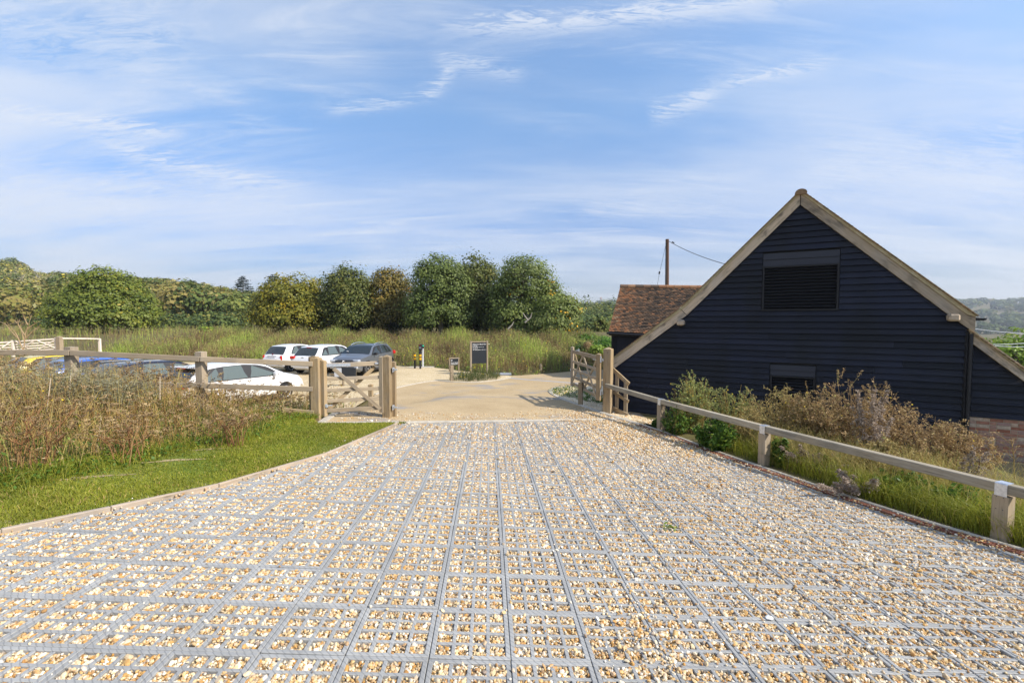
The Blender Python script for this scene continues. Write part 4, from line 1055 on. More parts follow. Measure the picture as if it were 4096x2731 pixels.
# ------------------------------------------------------------------ handrail beside the barn and the low knee rail
hr = thing('handrail', 'stepped wooden handrail going down between the tall gate post and the black barn wall', 'handrail', P(2485, 1640, 13.9))
h0, h1 = 13.75, 13.25
for (a, b, hh) in (((2440, 1466), (2516, 1536), 0.115), ((2442, 1560), (2514, 1606), 0.095), ((2440, 1628), (2512, 1662), 0.13)):
    beam('rail', P(*a, h0), P(*b, h1), 0.05, hh, WOOD, hr)
for u, vt, vb in ((2467, 1490, 1640), (2502, 1519, 1660)):
    d = lerp(h0, h1, (u - 2440) / 76) + 0.06; p = P(u, vb, d); post('post', p, P(u, vt, d)[2] - p[2], 0.10, WOODP, hr, yaw=-0.5, cap=0.01)
kr = thing('knee_rail', 'low weathered timber knee rail with steel straps running along the shrubby edge of the drive', 'fence', gp(3055, 1861))
kpost = [gp(2643, 1719), gp(3055, 1861), gp(4005, 2160)]
kd = unit((kpost[2] - kpost[0]) * [1, 1, 0]); yaw = math.atan2(kd[1], kd[0])
step = (kpost[0] - kpost[2]) / 2; kpost = [kpost[0], kpost[1], kpost[2], kpost[2] - step, kpost[2] - 2 * step]
ktop = [P(2643, 1604, (kpost[0] - EYE) @ FWD)[2], P(3055, 1712, (kpost[1] - EYE) @ FWD)[2], P(4005, 1947, (kpost[2] - EYE) @ FWD)[2]]
ktop += [ktop[2] + (kpost[3][2] - kpost[2][2]), ktop[2] + (kpost[4][2] - kpost[2][2])]
sec = 0.115
for i, (p, zt) in enumerate(zip(kpost, ktop)):
    hgt = zt - p[2]
    post('post', p, hgt - sec * 0.72, 0.145, WOODP, kr, yaw=yaw, cap=0.003)
ends = [P(2424, 1541, 13.42)] + [np.array([p[0], p[1], zt]) for p, zt in zip(kpost, ktop)]
for a, b in zip(ends[:-1], ends[1:]):
    t = unit(b - a); beam('rail', a + t * 0.002, b - t * 0.002, sec, sec, WOODG, kr, roll=0.0, ch=0.008)
for p, zt in zip(kpost, ktop):
    side = np.array([-kd[1], kd[0], 0]); side = side if side @ (EYE - p) > 0 else -side
    h2 = sec / 2 + 0.004
    prof = [(h2 + 0.003, -0.30), (h2 + 0.003, h2 * 0.9), (h2 * 0.85, h2 + 0.003), (-h2 - 0.003, h2 + 0.003), (-h2 - 0.003, h2 - 0.004), (h2 - 0.002, h2 - 0.004), (h2 - 0.002, -0.30)]
    q0 = np.array([p[0], p[1], zt]) - kd * 0.055
    st_ = wobj('strap', MB().prism([q0 + side * x + np.array([0, 0, y]) for x, y in prof], kd * 0.11), GALV, kr)
    for (x, y) in ((h2 + .006, -0.10), (h2 + .006, -0.24)):
        for k in (-0.03, 0.03):
            c = np.array([p[0], p[1], zt]) + kd * k + side * x + np.array([0, 0, y]); wobj('bolt', MB().box((0, 0, 0), (.014, .014, .014), ch=.004), mat('dark bolt', (.1, .1, .11), .5, .6), st_) if False else obj('bolt', MB().box((0, 0, 0), (.014, .014, .014), ch=.004), mat('dark bolt', (.1, .1, .11), .5, .6), st_, T(c))

# ------------------------------------------------------------------ far gate beyond the car park
FD = 27.0
fg = thing('field_gate', 'long bleached wooden field gate standing far off beyond the yellow car', 'gate', P(110, 1410, FD))
fgl = gate_line(-330, 24.5, 226, FD)
for (v0, v1) in ((1392, 1355), (1404, 1366.5), (1414, 1376.5), (1423, 1386), (1431, 1395)):
    beam('rail', fgl(-330, v0), fgl(226, v1), 0.05, 0.065 if v1 > 1356 else 0.085, WOODPALE, fg)
for (a, b) in (((8, 1390), (50, 1362)), ((60, 1362), (110, 1392)), ((90, 1388), (142, 1360)), ((150, 1362), (222, 1392)), ((155, 1396), (222, 1358)), ((-60, 1370), (5, 1400))):
    beam('brace', fgl(*a, -0.05), fgl(*b, -0.05), 0.03, 0.06, WOODPALE, fg)
post('stile', fgl(226, 1398), 0.72, 0.12, WOODPALE, fg, cap=0.02); post('stile', fgl(53, 1410), 0.72, 0.11, WOODPALE, fg, cap=0.02)
gpost('gate_post', 240, 1402, FD, 1344, 0.24, 'rounded grey gate post at the end of the far bleached gate', m=WOODP)
fr2 = thing('paddock_rail', 'single pale fence rail running into tall weeds beside the far gate', 'fence', P(310, 1354, FD))
beam('rail', P(249, 1353, FD), P(345, 1354, FD + 1), 0.05, 0.07, WOODPALE, fr2); beam('rail', P(345.5, 1354, FD + 1), P(400, 1355, FD + 1.5), 0.05, 0.07, WOODPALE, fr2)
p = P(398, 1356, FD + 1.6); post('post', (p[0], p[1], gz(p[0], p[1])), p[2] - gz(p[0], p[1]) + .05, 0.12, WOODPALE, fr2)

# ------------------------------------------------------------------ signs, bollards, charger
SIGNB = mat('dark slate sign panel', (0.022, 0.026, 0.032), 0.45)
WHITE = mat('white lettering', (0.82, 0.82, 0.80), 0.6)
def lettering(txt, M, size, par, m=WHITE, bold=0.0, name='lettering'):
    cu = bpy.data.curves.new(name, 'FONT'); cu.body = txt; cu.size = size; cu.extrude = 0.001; cu.offset = bold; cu.materials.append(m)
    tmp = bpy.data.objects.new('tmp', cu); COL.objects.link(tmp); bpy.context.view_layer.update()
    me = bpy.data.meshes.new_from_object(tmp.evaluated_get(bpy.context.evaluated_depsgraph_get())); bpy.data.objects.remove(tmp); me.name = name
    o = bpy.data.objects.new(name, me); place(o, par, M); return o
def sign(u0, u1, vt, vb_panel, vb, d0, d1, label, lines, postw):
    pL, pR = gpf(u0, vb[0]), gpf(u1, vb[1]); a = P(u0, vb[0], (pL - EYE) @ FWD); dL = (pL - EYE) @ FWD; dR = (pR - EYE) @ FWD
    dR = dL + d1
    A_, B_ = P(u0, vt, dL), P(u1, vt, dR); B_[2] = A_[2]
    x = unit((B_ - A_) * [1, 1, 0]); yv = np.array([0, 0, 1.0]); n_ = np.cross(x, yv); wd = np.linalg.norm((B_ - A_)[:2])
    zb = P(u0, vb_panel, dL)[2]; g0, g1 = gz(A_[0], A_[1]), gz(B_[0], B_[1])
    s_ = thing('sign', label, 'sign', (A_[0], A_[1], g0)); yw = math.atan2(x[1], x[0])
    for q, g_ in ((A_, g0), (B_, g1)): post('post', (q[0], q[1], g_), A_[2] - g_, postw, WOODP, s_, yaw=yw, cap=0.01)
    beam('top_rail', A_ + x * postw * .52 - yv * postw * .6, B_ - x * postw * .52 - yv * postw * .6, postw * .8, postw * .7, WOODP, s_)
    c0 = A_ + x * postw * .6; Hp = A_[2] - postw * 0.97 - zb; Wp = wd - postw * 1.2
    Mx = Matrix(((x[0], yv[0], n_[0], c0[0]), (x[1], yv[1], n_[1], c0[1]), (x[2], yv[2], n_[2], zb), (0, 0, 0, 1)))
    pn = obj('panel', MB().box((Wp / 2, Hp / 2, 0.0), (Wp, Hp, 0.03), ch=0.003), SIGNB, s_, Mx)
    for (tx, fx, fy, sz, bo) in lines: lettering(tx, Mx @ T((Wp * fx, Hp * fy, 0.0162)), Hp * sz, pn, bold=bo)
    return s_, pn, Mx, Wp, Hp
sign(1883, 1948.5, 1364, 1455, (1500, 1512), 0, 0.35, 'tall dark welcome board in a timber frame listing the barns', [('Welcome to Manor Farm Barns', 0.055, 0.895, 0.066, 0.0012), ('Orchard Barn', 0.055, 0.832, 0.045, 0.0008), ('The Cowshed', 0.055, 0.77, 0.045, 0.0008), ('Appletree Trust', 0.45, 0.77, 0.042, 0), ('The Old Dairy', 0.055, 0.706, 0.045, 0.0008), ('The Threshing Barn', 0.055, 0.642, 0.045, 0.0008), ('Culinaria Pop South Ltd', 0.45, 0.642, 0.042, 0)], 0.085)
s2_, pn2, M2, W2, H2 = sign(1798, 1834.5, 1430, 1460, (1486, 1487), 0, 0.25, 'small dark electric vehicle charging sign in a low timber frame', [('Electric Vehicle', 0.09, 0.30, 0.19, 0.0012), ('Charging Only', 0.09, 0.08, 0.19, 0.0012)], 0.07)
ic = MB().box((W2 * .17, H2 * .74, .017), (W2 * .15, H2 * .24, .002)); obj('symbol', ic, mat('pale grey sign print', (.6, .6, .6), .6), pn2, M2)
ic = MB().box((W2 * .155, H2 * .74, .0185), (W2 * .06, H2 * .15, .001)).box((W2 * .215, H2 * .72, .0185), (W2 * .015, H2 * .10, .001)); obj('symbol', ic, SIGNB, pn2, M2)
p = gpf(1807, 1522); tp = P(1807, 1460, (p - EYE) @ FWD); o = post('marker_post', p, tp[2] - p[2], 0.16, WOODP, None, yaw=0.35, cap=0.006); props(o, 'short grey timber post with a rusty recess in front of the charging sign', 'post')
obj('light_recess', MB().box((0, 0, 0), (.10, .03, .12), ch=.01), mat('rusty recess', (.10, .035, .02), .7), o, T(P(1803.5, 1468.5, (p - EYE) @ FWD - 0.10)) @ Matrix.Rotation(0.35, 4, 'Z'))
p = gpf(2162, 1483); tp = P(2162, 1455, (p - EYE) @ FWD); o = post('marker_post', p, tp[2] - p[2], 0.11, WOODG, None, yaw=0.3, cap=0.01); props(o, 'short weathered timber marker post among the weeds on the bank', 'post')
YEL = mat('yellow reflective band', (0.75, 0.40, 0.005), 0.5)
def bollard(u, v, vt, label):
    p = gpf(u, v); d = (p - EYE) @ FWD; h = P(u, vt, d)[2] - p[2]; r = 0.058
    b = thing('bollard', label, 'bollard', p, group='black bollards by the charging point')
    obj('shaft', MB().lathe([(r, -.1), (r, h - .01), (r * .9, h)], 16), PLASTIC, b, T(p), smooth=False)
    for f in (0.85, 0.63): obj('band', MB().lathe([(r + .004, h * f - .065), (r + .01, h * f - .06), (r + .01, h * f + .06), (r + .004, h * f + .065)], 16), YEL, b, T(p))
bollard(1659.5, 1472.5, 1411.5, 'black bollard with yellow bands standing apart beside the charging post')
bollard(1681.5, 1474, 1412, 'black bollard with yellow bands directly in front of the charging post')
p = gpf(1683.5, 1470); p[1] += 0.25; d = (p - EYE) @ FWD; h = P(1683, 1375, d)[2] - p[2]
ev = thing('charging_point', 'black electric car charging unit with a green light on a grey post', 'charger', p)
k = FPX / d
def evb(name, du, v0, v1, w, dep, m, oy=0.0, ch=0.01): 
    z0, z1 = P(1683, v1, d)[2], P(1683, v0, d)[2]; return obj(name, MB().box((du / k, oy, (z0 + z1) / 2 - p[2]), (w / k, dep, z1 - z0), ch=ch), m, ev, T(p))
GREYP = mat('pale grey post', (0.60, 0.61, 0.62), 0.5)
evb('post', 5.0, 1392, 1478, 6.5, 0.09, GREYP); body = evb('housing', -2.5, 1375.5, 1402, 13.5, 0.20, PLASTIC, -0.10, 0.03); evb('housing', 6.5, 1378, 1392, 8, 0.16, PLASTIC, -.02, 0.02)
evb('screen', -3, 1386, 1393, 8.5, 0.01, mat('grey screen', (.16, .17, .19), .25), -0.206, 0.002); evb('connector', -3.2, 1403, 1416, 12, 0.16, PLASTIC, -0.12, 0.03); evb('back_leg', -7.2, 1416, 1472, 2.6, 0.05, GREYP, 0.0); evb('cable', -4.7, 1427, 1471, 1.8, 0.04, mat('blue cable', (.10, .25, .5), .5), -0.02)
evb('light', 8, 1380.5, 1384, 3.2, 0.02, mat('green indicator', (0.02, 0.6, 0.3), .4, Emission_Color=(0.05, 0.9, 0.45, 1), Emission_Strength=0.7), -0.105, 0.004)
evb('badge', -4.5, 1378.5, 1380.5, 4, 0.004, mat('red badge', (.5, .04, .02), .5), -0.204, 0.0)
sl_ = MB().box((0, 0, 0.01), (1.5, .5, .04), ch=.01); obj('base_slab', sl_, CONC, ev, T(p))
# cabinet and black panel standing behind the small gate
cpn = gpf(1383, 1510); d = 20.0; c = P(1356, 1497, d)
ns = thing('notice_panel', 'black panel and grey plate on a timber post seen through the small gate', 'sign', (c[0], c[1], gz(c[0], c[1])))
obj('plate', MB().box((0, 0, 0), (0.32, 0.03, 0.42), ch=.005), mat('dull grey plate', (.55, .57, .6), .5), ns, T(P(1352, 1491, d)))
obj('panel', MB().box((0, 0, 0), (0.62, 0.04, 0.44), ch=.005), SIGNB, ns, T(P(1396, 1490, d)))
for u in (1372, 1421): q = P(u, 1500, d + .05); post('post', (q[0], q[1], gz(q[0], q[1])), q[2] - gz(q[0], q[1]) + .2, .08, WOODP, ns)
mc = gpf(2010, 1497); mcs = obj('manhole_cover', MB().box((0, 0, .03), (.95, .8, .05), ch=.006).box((0, 0, .058), (.8, .65, .008), ch=.003), mat('pale steel cover', (.30, .32, .35), .6), None, T(mc), label='pale square steel cover set in gravel at the foot of the bank', category='cover')

# ------------------------------------------------------------------ utility pole and wires
pd_ = 34.0; pt = P(2669, 957, pd_); pb = np.array([pt[0] + .1, pt[1], gz(pt[0], pt[1])])
up = thing('utility_pole', 'tall brown timber utility pole rising behind the tiled outbuilding', 'pole', pb)
obj('pole', MB().tube([pb - [0, 0, .5], pt], [0.17, 0.125], 12), POLEW, up, Matrix.Identity(4), smooth=False)
bx = MB()
for vv in (975, 985, 996, 1010, 1040): bx.box(P(2664.5, vv, pd_ - .1), (.05, .08, .10))
wobj('step_bolts', bx, PLASTIC, up)
wobj('conduit', MB().tube([P(2663.5, 1000, pd_ - .13), P(2663.5, 1160, pd_ - .13)], .035, 6), PLASTIC, up)
cw = wobj('wire', MB().tube([lerp(P(2673, 964, pd_), P(2990, 1078, 24), t) - np.array([0, 0, 0.9 * t * (1 - t)]) for t in np.linspace(0, 1, 12)], 0.022, 5), mat('grey wire', (.10, .10, .10), .6), label='service wire sloping from the pole top down behind the barn roof', category='wire')
wobj('insulator', MB().tube([P(2688, 968, pd_ - .4), P(2697, 971.5, pd_ - .5)], .05, 6), PLASTIC, cw)
sw = wobj('stay_wire', MB().tube([P(2664, 975, pd_), P(2650, 1040, pd_), P(2637, 1095, pd_), P(2628, 1150, pd_)], 0.012, 4), MATS['grey wire'], label='thin stay wire with a small egg insulator hanging beside the pole', category='wire')
wobj('insulator', MB().tube([P(2638.5, 1086, pd_), P(2636.5, 1096, pd_)], .06, 6), PLASTIC, sw)
LW = mat('pale telephone wire', (.6, .62, .64), .5)
for (a, b, lb) in (((3870, 1312), (4130, 1338), 'uppermost of three pale wires crossing the tree beyond the lean to'), ((3970, 1378), (4130, 1370), 'middle pale wire crossing the tree beyond the lean to'), ((3970, 1383), (4130, 1387), 'lowest pale wire crossing the tree beyond the lean to')):
    wobj('telephone_wire', MB().tube([P(*a, 20), P((a[0] + b[0]) / 2, (a[1] + b[1]) / 2 + 2, 20), P(*b, 20)], 0.014, 5), LW, label=lb, category='wire')
# ------------------------------------------------------------------ turf, weeds and meadow
LEAF_G = [(0, (0.040, 0.075, 0.016)), (0.5, (0.075, 0.125, 0.026)), (1, (0.12, 0.165, 0.035))]
GRASS = leafmat('lawn grass blades', [(0, (0.1299, 0.1560, 0.0170)), (0.45, (0.2598, 0.2912, 0.0300)), (0.8, (0.3898, 0.3744, 0.0570)), (1, (0.5846, 0.3952, 0.1620))], 0.35, 0.5, 1.2, 0.2)
DRY = leafmat('dry weed stems', [(0, (0.2105, 0.1129, 0.0389)), (0.25, (0.3704, 0.2070, 0.0734)), (0.5, (0.4445, 0.3136, 0.1069)), (0.75, (0.5186, 0.4265, 0.1555)), (1, (0.2964, 0.3261, 0.0778))], 0.25, 0.8, 0.9, 0.2)
SEED = leafmat('dry seed heads', [(0, (0.1594, 0.1034, 0.0555)), (0.5, (0.3188, 0.2195, 0.1111)), (1, (0.4782, 0.3662, 0.1945))], 0.15, 0.9, 1.0, 0.15)
SILV = leafmat('grey mugwort leaves', [(0, (0.172, 0.167, 0.098)), (0.5, (0.287, 0.270, 0.172)), (1, (0.414, 0.391, 0.270))], 0.3, 0.8, 1.0, 0.2)
LUSH = leafmat('lush weed leaves', [(0, (0.045, 0.095, 0.016)), (0.5, (0.098, 0.189, 0.026)), (0.85, (0.195, 0.297, 0.046)), (1, (0.360, 0.405, 0.065))], 0.35, 0.5, 0.9, 0.2)
FLOW = leafmat('yellow flowers', [(0, (0.62, 0.42, 0.01)), (1, (0.80, 0.60, 0.03))], 0.2, 0.7, var=0)
rg = np.random.default_rng(21)
def onground(xy, dz=0.0): return np.c_[xy, ground(xy[:, 0], xy[:, 1]) + dz]
# lawn: between the timber edging and the weeds
LB = [(-120, 1985), (120, 1920), (244, 1900), (470, 1862), (700, 1800), (980, 1760), (1130, 1690), (1240, 1668), (1283, 1690)]
lb = [tuple(gp(*p)[:2]) for p in LB]
LAWNP = [tuple((p - PE * 0.03)[:2]) for p in dl[:6]] + [tuple((gp(1590, 1697))[:2])] + [tuple(k[:2] + np.array([0, -0.07])) for k in kb[1::-1]] + lb[::-1]
LAWNP = [tuple((p - PE * 0.03)[:2]) for p in dl[:6]] + [tuple((kb[1][:2] + np.array([-0.05, -0.08]))), tuple((kb[0][:2] + np.array([-0.02, -0.08])))] + lb[::-1][1:]
sheet('lawn', LAWNP, LAWN, 0.015, 0.4)
WEEDP = lb[:-1] + [(-4.15, 10.2), (-4.3, 11.2), (-14.5, 10.8), (-14.5, 6.0), (-8.5, 4.6)]
def lawn_bare(xy):
    n = np.sin(xy[:, 0] * 1.9 + 1.0) * np.sin(xy[:, 1] * 2.3 + 0.4) + 0.5 * np.sin(xy[:, 0] * 5.1) * np.cos(xy[:, 1] * 4.3)
    return n
xy = np.concatenate([scatter(LAWNP, 62000, rg)])
# a worn line of bare soil runs along the foot of the weeds
wl = np.array([gp(*p)[:2] for p in [(330, 1925), (420, 1900), (700, 1850), (820, 1810), (900, 1775)]])
dmin = np.min(np.linalg.norm(xy[:, None] - wl[None], axis=2), axis=1)
keep = rg.random(len(xy)) < np.clip(0.38 + 0.7 * sstep(dmin, 0.05, 0.4), 0, 1)
xy = xy[keep]; n = len(xy); dd = xy[:, 1]
tn = np.clip(0.42 + 0.16 * rg.normal(size=n) + 0.13 * lawn_bare(xy) + (rg.random(n) < 0.06) * 0.5, 0, 1)
mb = MB(); hh = rg.uniform(0.022, 0.06, n) * (1 + 0.3 * lawn_bare(xy)); blades(mb, onground(xy, 0.0), np.clip(hh, .015, .09), rg.uniform(0.004, 0.008, n) * (0.7 + dd / 7), rg.uniform(0.1, 0.9, n), 0, tn, rg)
wobj('lawn_grass', mb, GRASS, kind='stuff')
SOILD = gravelmat('bare dry soil', 60, [(0, (.36, .28, .16)), (.5, (.43, .34, .20)), (1, (.30, .23, .12))], bumpd=.006)
for (u_, v_, ru, rv) in ((385, 1912, .26, .075), (700, 1846, .30, .07), (850, 1800, .22, .07)):
    q_ = gp(u_, v_); an = np.linspace(0, 2 * math.pi, 22)[:-1]; rr0 = 1 + .35 * np.sin(an * 3 + u_) + .22 * np.sin(an * 5 + v_)
    sheet('bare_soil', [(q_[0] + math.cos(a) * ru * k_ + math.sin(a) * rv * k_ * .5, q_[1] + math.cos(a) * ru * k_ * .55 + math.sin(a) * rv * k_) for a, k_ in zip(an, rr0)], SOILD, 0.021, 0.2)
# taller, rougher grass where the weeds begin and round the gate posts
mb = MB(); band = np.array(lb[:-1]); k = rg.integers(0, len(band) - 1, 5200); t = rg.random(5200)[:, None]
xy = band[k] * (1 - t) + band[k + 1] * t + rg.normal(0, 0.20, (5200, 2)) + np.array([-0.06, 0.12])
xy = np.concatenate([xy, scatter([(-5.6, 9.3), (-4.2, 9.6), (-4.35, 10.1), (-5.6, 9.9)], 1600, rg), scatter(WEEDP, 9000, rg)])
n = len(xy); blades(mb, onground(xy), rg.uniform(0.06, 0.22, n), rg.uniform(0.004, 0.008, n), rg.uniform(0.2, 1.0, n), 0, np.clip(rg.normal(0.45, 0.2, n), 0, 1), rg)
C = onground(xy[::2], 0.0) + np.c_[np.zeros((len(xy[::2]), 2)), rg.uniform(0.01, 0.12, len(xy[::2]))]
leaves(mb, C, rg.normal(size=(len(C), 3)) + [0, 0, 1.5], rg.uniform(0.025, 0.06, len(C)), 0.7, 1, np.clip(rg.normal(.5, .2, len(C)), 0, 1), rg)
wobj('rough_grass', mb, [GRASS, LUSH], kind='stuff')
# dead wild carrot and dock in front of the fence
def umbels(mb, tips, r, rng, m=0):
    """flat-topped, slightly cupped seed heads made of small spokes"""
    n = len(tips); ns = 9
    a = rng.uniform(0, 6.28, (n, 1)) + np.arange(ns)[None] * 2 * math.pi / ns + rng.normal(0, .12, (n, ns)); rr_ = r[:, None] * rng.uniform(0.65, 1.1, (n, ns))
    cup = rng.uniform(0.0, 0.7, n)
    tl = rng.normal(0, 0.2, (n, 2))
    ex = np.cos(a) * rr_; ey = np.sin(a) * rr_; ez = rr_ * cup[:, None] + ex * tl[:, :1] + ey * tl[:, 1:]
    E_ = tips[:, None] + np.stack([ex, ey, ez], 2); base = tips - np.array([0, 0, 1.0]) * (r * 0.35)[:, None]
    da = 0.20; w = np.stack([-np.sin(a), np.cos(a), np.zeros_like(a)], 2) * (rr_ * da)[..., None]
    V = np.stack([np.broadcast_to(base[:, None], E_.shape), E_ - w, E_ * 1.0 + np.array([0, 0, .004]), E_ + w], 2).reshape(-1, 3)
    tn_ = np.repeat(np.clip(rng.normal(0.45, 0.25, n), 0, 1), ns); mb.add(V, np.arange(len(V)).reshape(-1, 4), m, tn_)
    # clustered seeds on the rim
    Cn = (E_ + rng.normal(0, 0.004, E_.shape)).reshape(-1, 3); leaves(mb, Cn, rng.normal(size=(len(Cn), 3)) + [0, 0, 1], np.repeat(r * 0.55, ns), 0.8, m, tn_, rng)
def weed_field(poly, n, hmin, hmax, seed, density=None, silver=None, hfun=lambda q: np.ones(len(q))):
    rng = np.random.default_rng(seed); xy = scatter(poly, n, rng)
    if density is not None: xy = xy[rng.random(len(xy)) < density(xy)]
    n = len(xy); B = onground(xy, -0.02); mb = MB()
    patch = 0.5 + 0.5 * np.sin(xy[:, 0] * 1.3 + 0.5) * np.cos(xy[:, 1] * 1.7)
    h = rng.uniform(hmin, hmax, n) * (0.72 + 0.45 * patch) * (0.62 + 0.5 * rng.beta(2, 1.3, n)) * hfun(xy)
    tn = np.clip(rng.normal(0.42, 0.25, n) + 0.15 * (patch - 0.5), 0, 1)
    tips = blades(mb, B, h, rng.uniform(0.005, 0.0105, n), rng.uniform(0.02, 0.55, n), 0, tn, rng, 0.6)
    # side shoots
    k = rng.integers(0, n, int(n * 1.7)); f = rng.uniform(0.35, 0.9, len(k))[:, None]; Bs = B[k] * (1 - f) + tips[k] * f
    ts = blades(mb, Bs, h[k] * rng.uniform(0.15, 0.4, len(k)), 0.005, rng.uniform(0.3, 1.2, len(k)), 0, tn[k], rng, 0.4)
    sel = rng.random(n) < 0.36; umbels(mb, tips[sel], rng.uniform(0.026, 0.062, sel.sum()), rng, 1)
    s2 = rng.random(len(ts)) < 0.20; umbels(mb, ts[s2], rng.uniform(0.012, 0.03, s2.sum()), rng, 1)
    # shrivelled leaves up the stems
    k = rng.integers(0, n, n * 4); f = rng.beta(1.1, 2.1, len(k))[:, None]; C = B[k] * (1 - f) + tips[k] * f + rng.normal(0, 0.035, (len(k), 3))
    leaves(mb, C, rng.normal(size=C.shape) + [0, 0, .4], rng.uniform(0.012, 0.045, len(k)), 0.4, 1, np.clip(rng.normal(.5, .3, len(k)), 0, 1), rng)
    C = C[rng.random(len(C)) < np.where(f[:, 0] < 0.45, 1.0, 0.07)]; leaves(mb, C + rng.normal(0, .03, C.shape), rng.normal(size=C.shape) + [0, 0, 1], rng.uniform(0.025, 0.075, len(C)), 0.5, 3, np.clip(rng.normal(.5, .25, len(C)), 0, 1), rng)
    if silver is not None:                                # feathery grey mugwort with arching side sprays
        sx = scatter(silver, 560, rng); Bq = onground(sx); hq = rng.uniform(0.7, 1.06, len(sx)); tq = blades(mb, Bq, hq, 0.008, rng.uniform(0, .25, len(sx)), 0, 0.75, rng)
        k = rng.integers(0, len(sx), 21000); f = rng.beta(2.4, 1.3, len(k))[:, None]; C = Bq[k] * (1 - f) + tq[k] * f
        aa = rng.uniform(0, 6.28, len(k)); rr_ = rng.uniform(0.02, 0.20, len(k)) * (1.15 - f[:, 0]); C = C + np.stack([np.cos(aa) * rr_, np.sin(aa) * rr_, 0.25 * rr_ - 1.4 * rr_ ** 2], 1)
        leaves(mb, C, np.stack([0.3 * np.cos(aa), 0.3 * np.sin(aa), np.ones(len(k))], 1) + rng.normal(0, .35, (len(k), 3)), rng.uniform(0.025, 0.075, len(k)), 0.28, 2, np.clip(rng.normal(.5, .25, len(k)), 0, 1), rng)
    q = tips[rng.random(n) < 0.018]; leaves(mb, q, rng.normal(size=q.shape) + [0, -.6, .6], 0.032, 0.9, 4, 0.5, rng)
    return mb
def wd(xy):                                                # thicker away from the lawn edge
    return 0.9 * np.ones(len(xy))
SILVP = [tuple(P(u, 1500, d)[:2]) for u, d in ((-60, 8.8), (560, 9.0), (640, 8.4), (420, 7.6), (-60, 7.4))]
def hf(q):
    d = np.min(np.linalg.norm(q[:, None] - np.array(lb[:-1])[None], axis=2), axis=1); u = CX + FPX * q[:, 0] / q[:, 1]
    return np.interp(u, [-200, 300, 620, 780, 1000, 1250], [.90, .88, .80, .62, .52, .40]) * (0.66 + 0.40 * sstep(d, 0.05, 1.8)) * 1.08
wobj('dry_weeds', weed_field(WEEDP, 6900, 0.62, 1.1, 31, wd, SILVP, hf), [DRY, SEED, SILV, LUSH, FLOW], kind='stuff')
# thinner weeds behind the fence and the small gate, in front of the cars
BEH = [(-12.5, 10.9), (-4.4, 10.9), (-1.9 - 2.1, 11.4), (-4.6, 13.4), (-12.5, 12.6)]
wobj('sparse_weeds', weed_field(BEH, 900, 0.35, 0.85, 33), [DRY, SEED, SILV, LUSH, FLOW], kind='stuff')
CL = {(195, 1513): 'thick bleached stalk leaning right in the weeds left of the leftmost fence post', (1232, 1560): 'pale stalk standing close to the stout gate post', (760, 1600): 'pale stalk in the weeds just below the middle fence post', (640, 1505): 'short pale stalk in front of the white hatchback tail lamp', (1090, 1590): 'pale stalk leaning left in front of the white hatchback', (1115, 1530): 'short pale stalk leaning right in front of the white hatchback', (395, 1665): 'long pale stalk leaning right nearest the lawn', (278, 1500): 'pale stalk directly in front of the leftmost fence post'}
# bleached plant tubes / canes in the weeds
for (u, v0, v1, d, lean) in ((195, 1513, 1585, 7.2, 8), (640, 1505, 1540, 8.3, 0), (395, 1665, 1760, 6.9, 10), (278, 1500, 1580, 7.8, 5)):
    c = wobj('cane', MB().tube([P(u - lean, v1 + 60, d), P(u + lean, v0, d)], [0.007, 0.005], 6), mat('bleached dead stalk', (.62, .50, .36), .8), label=None, category='cane', group='bleached dead stalks among the dry weeds')
    c['label'] = CL[(u, v0)]

# ---- meadow on the bank behind the cars and the signs
MW = leafmat('meadow weeds', [(0, (0.1189, 0.0814, 0.0404)), (0.22, (0.2378, 0.1614, 0.0797)), (0.42, (0.3403, 0.2633, 0.1224)), (0.6, (0.3162, 0.3134, 0.1016)), (0.78, (0.3162, 0.3908, 0.0866)), (0.92, (0.4743, 0.5685, 0.0936)), (1, (0.1581, 0.2551, 0.0508))], 0.35, 0.8, 0.28, 0.25)
rng = np.random.default_rng(44)
def bankband(n, a, b, x0=-30, x1=7.0):
    x = rng.uniform(x0, x1, n); yb = np.interp(x, BANK_X, BANK_Y); return np.c_[x, yb + rng.uniform(a, b, n)]
xy = np.concatenate([bankband(11500, 0.15, 5), bankband(11000, 5, 13), bankband(4000, 13, 26), np.c_[rng.uniform(-95, -26, 10000), rng.uniform(33, 66, 10000)]])
xy = xy[~((xy[:, 0] > 6) & (xy[:, 1] < 27))]
n = len(xy); pt_ = np.sin(xy[:, 0] * 0.55 + 1.3) * np.cos(xy[:, 1] * 0.42 + xy[:, 0] * 0.15); pt2 = np.sin(xy[:, 0] * 1.7 + 0.4 * xy[:, 1]) 
yb = np.interp(xy[:, 0], BANK_X, BANK_Y); up01 = np.clip((xy[:, 1] - yb) / 12, 0, 1.3)
h = rng.uniform(0.45, 1.0, n) * (0.85 + 0.30 * pt2 + 0.1 * pt_) * (0.75 + 0.35 * np.minimum(up01 * 3, 1))
tn = np.clip(0.47 + 0.26 * pt_ + 0.13 * pt2 + 0.17 * rng.normal(size=n) - 0.05 * up01, 0, 1)
tn = np.where(rng.random(n) < 0.10, rng.uniform(0.84, 1.0, n), tn); foot = up01 < 0.035; tn = np.where(foot & (rng.random(n) < 0.6), 1.0, tn); h = np.where(foot, h * 0.45, h)
mb = MB(); B = onground(xy, -0.03); tips = blades(mb, B, h, rng.uniform(0.015, 0.036, n), rng.uniform(0, .35, n), 0, tn, rng, 0.6)
k = rng.integers(0, n, n * 3); f = rng.beta(2.0, 1.1, len(k))[:, None]; C = B[k] * (1 - f) + tips[k] * f + rng.normal(0, 0.06, (len(k), 3))
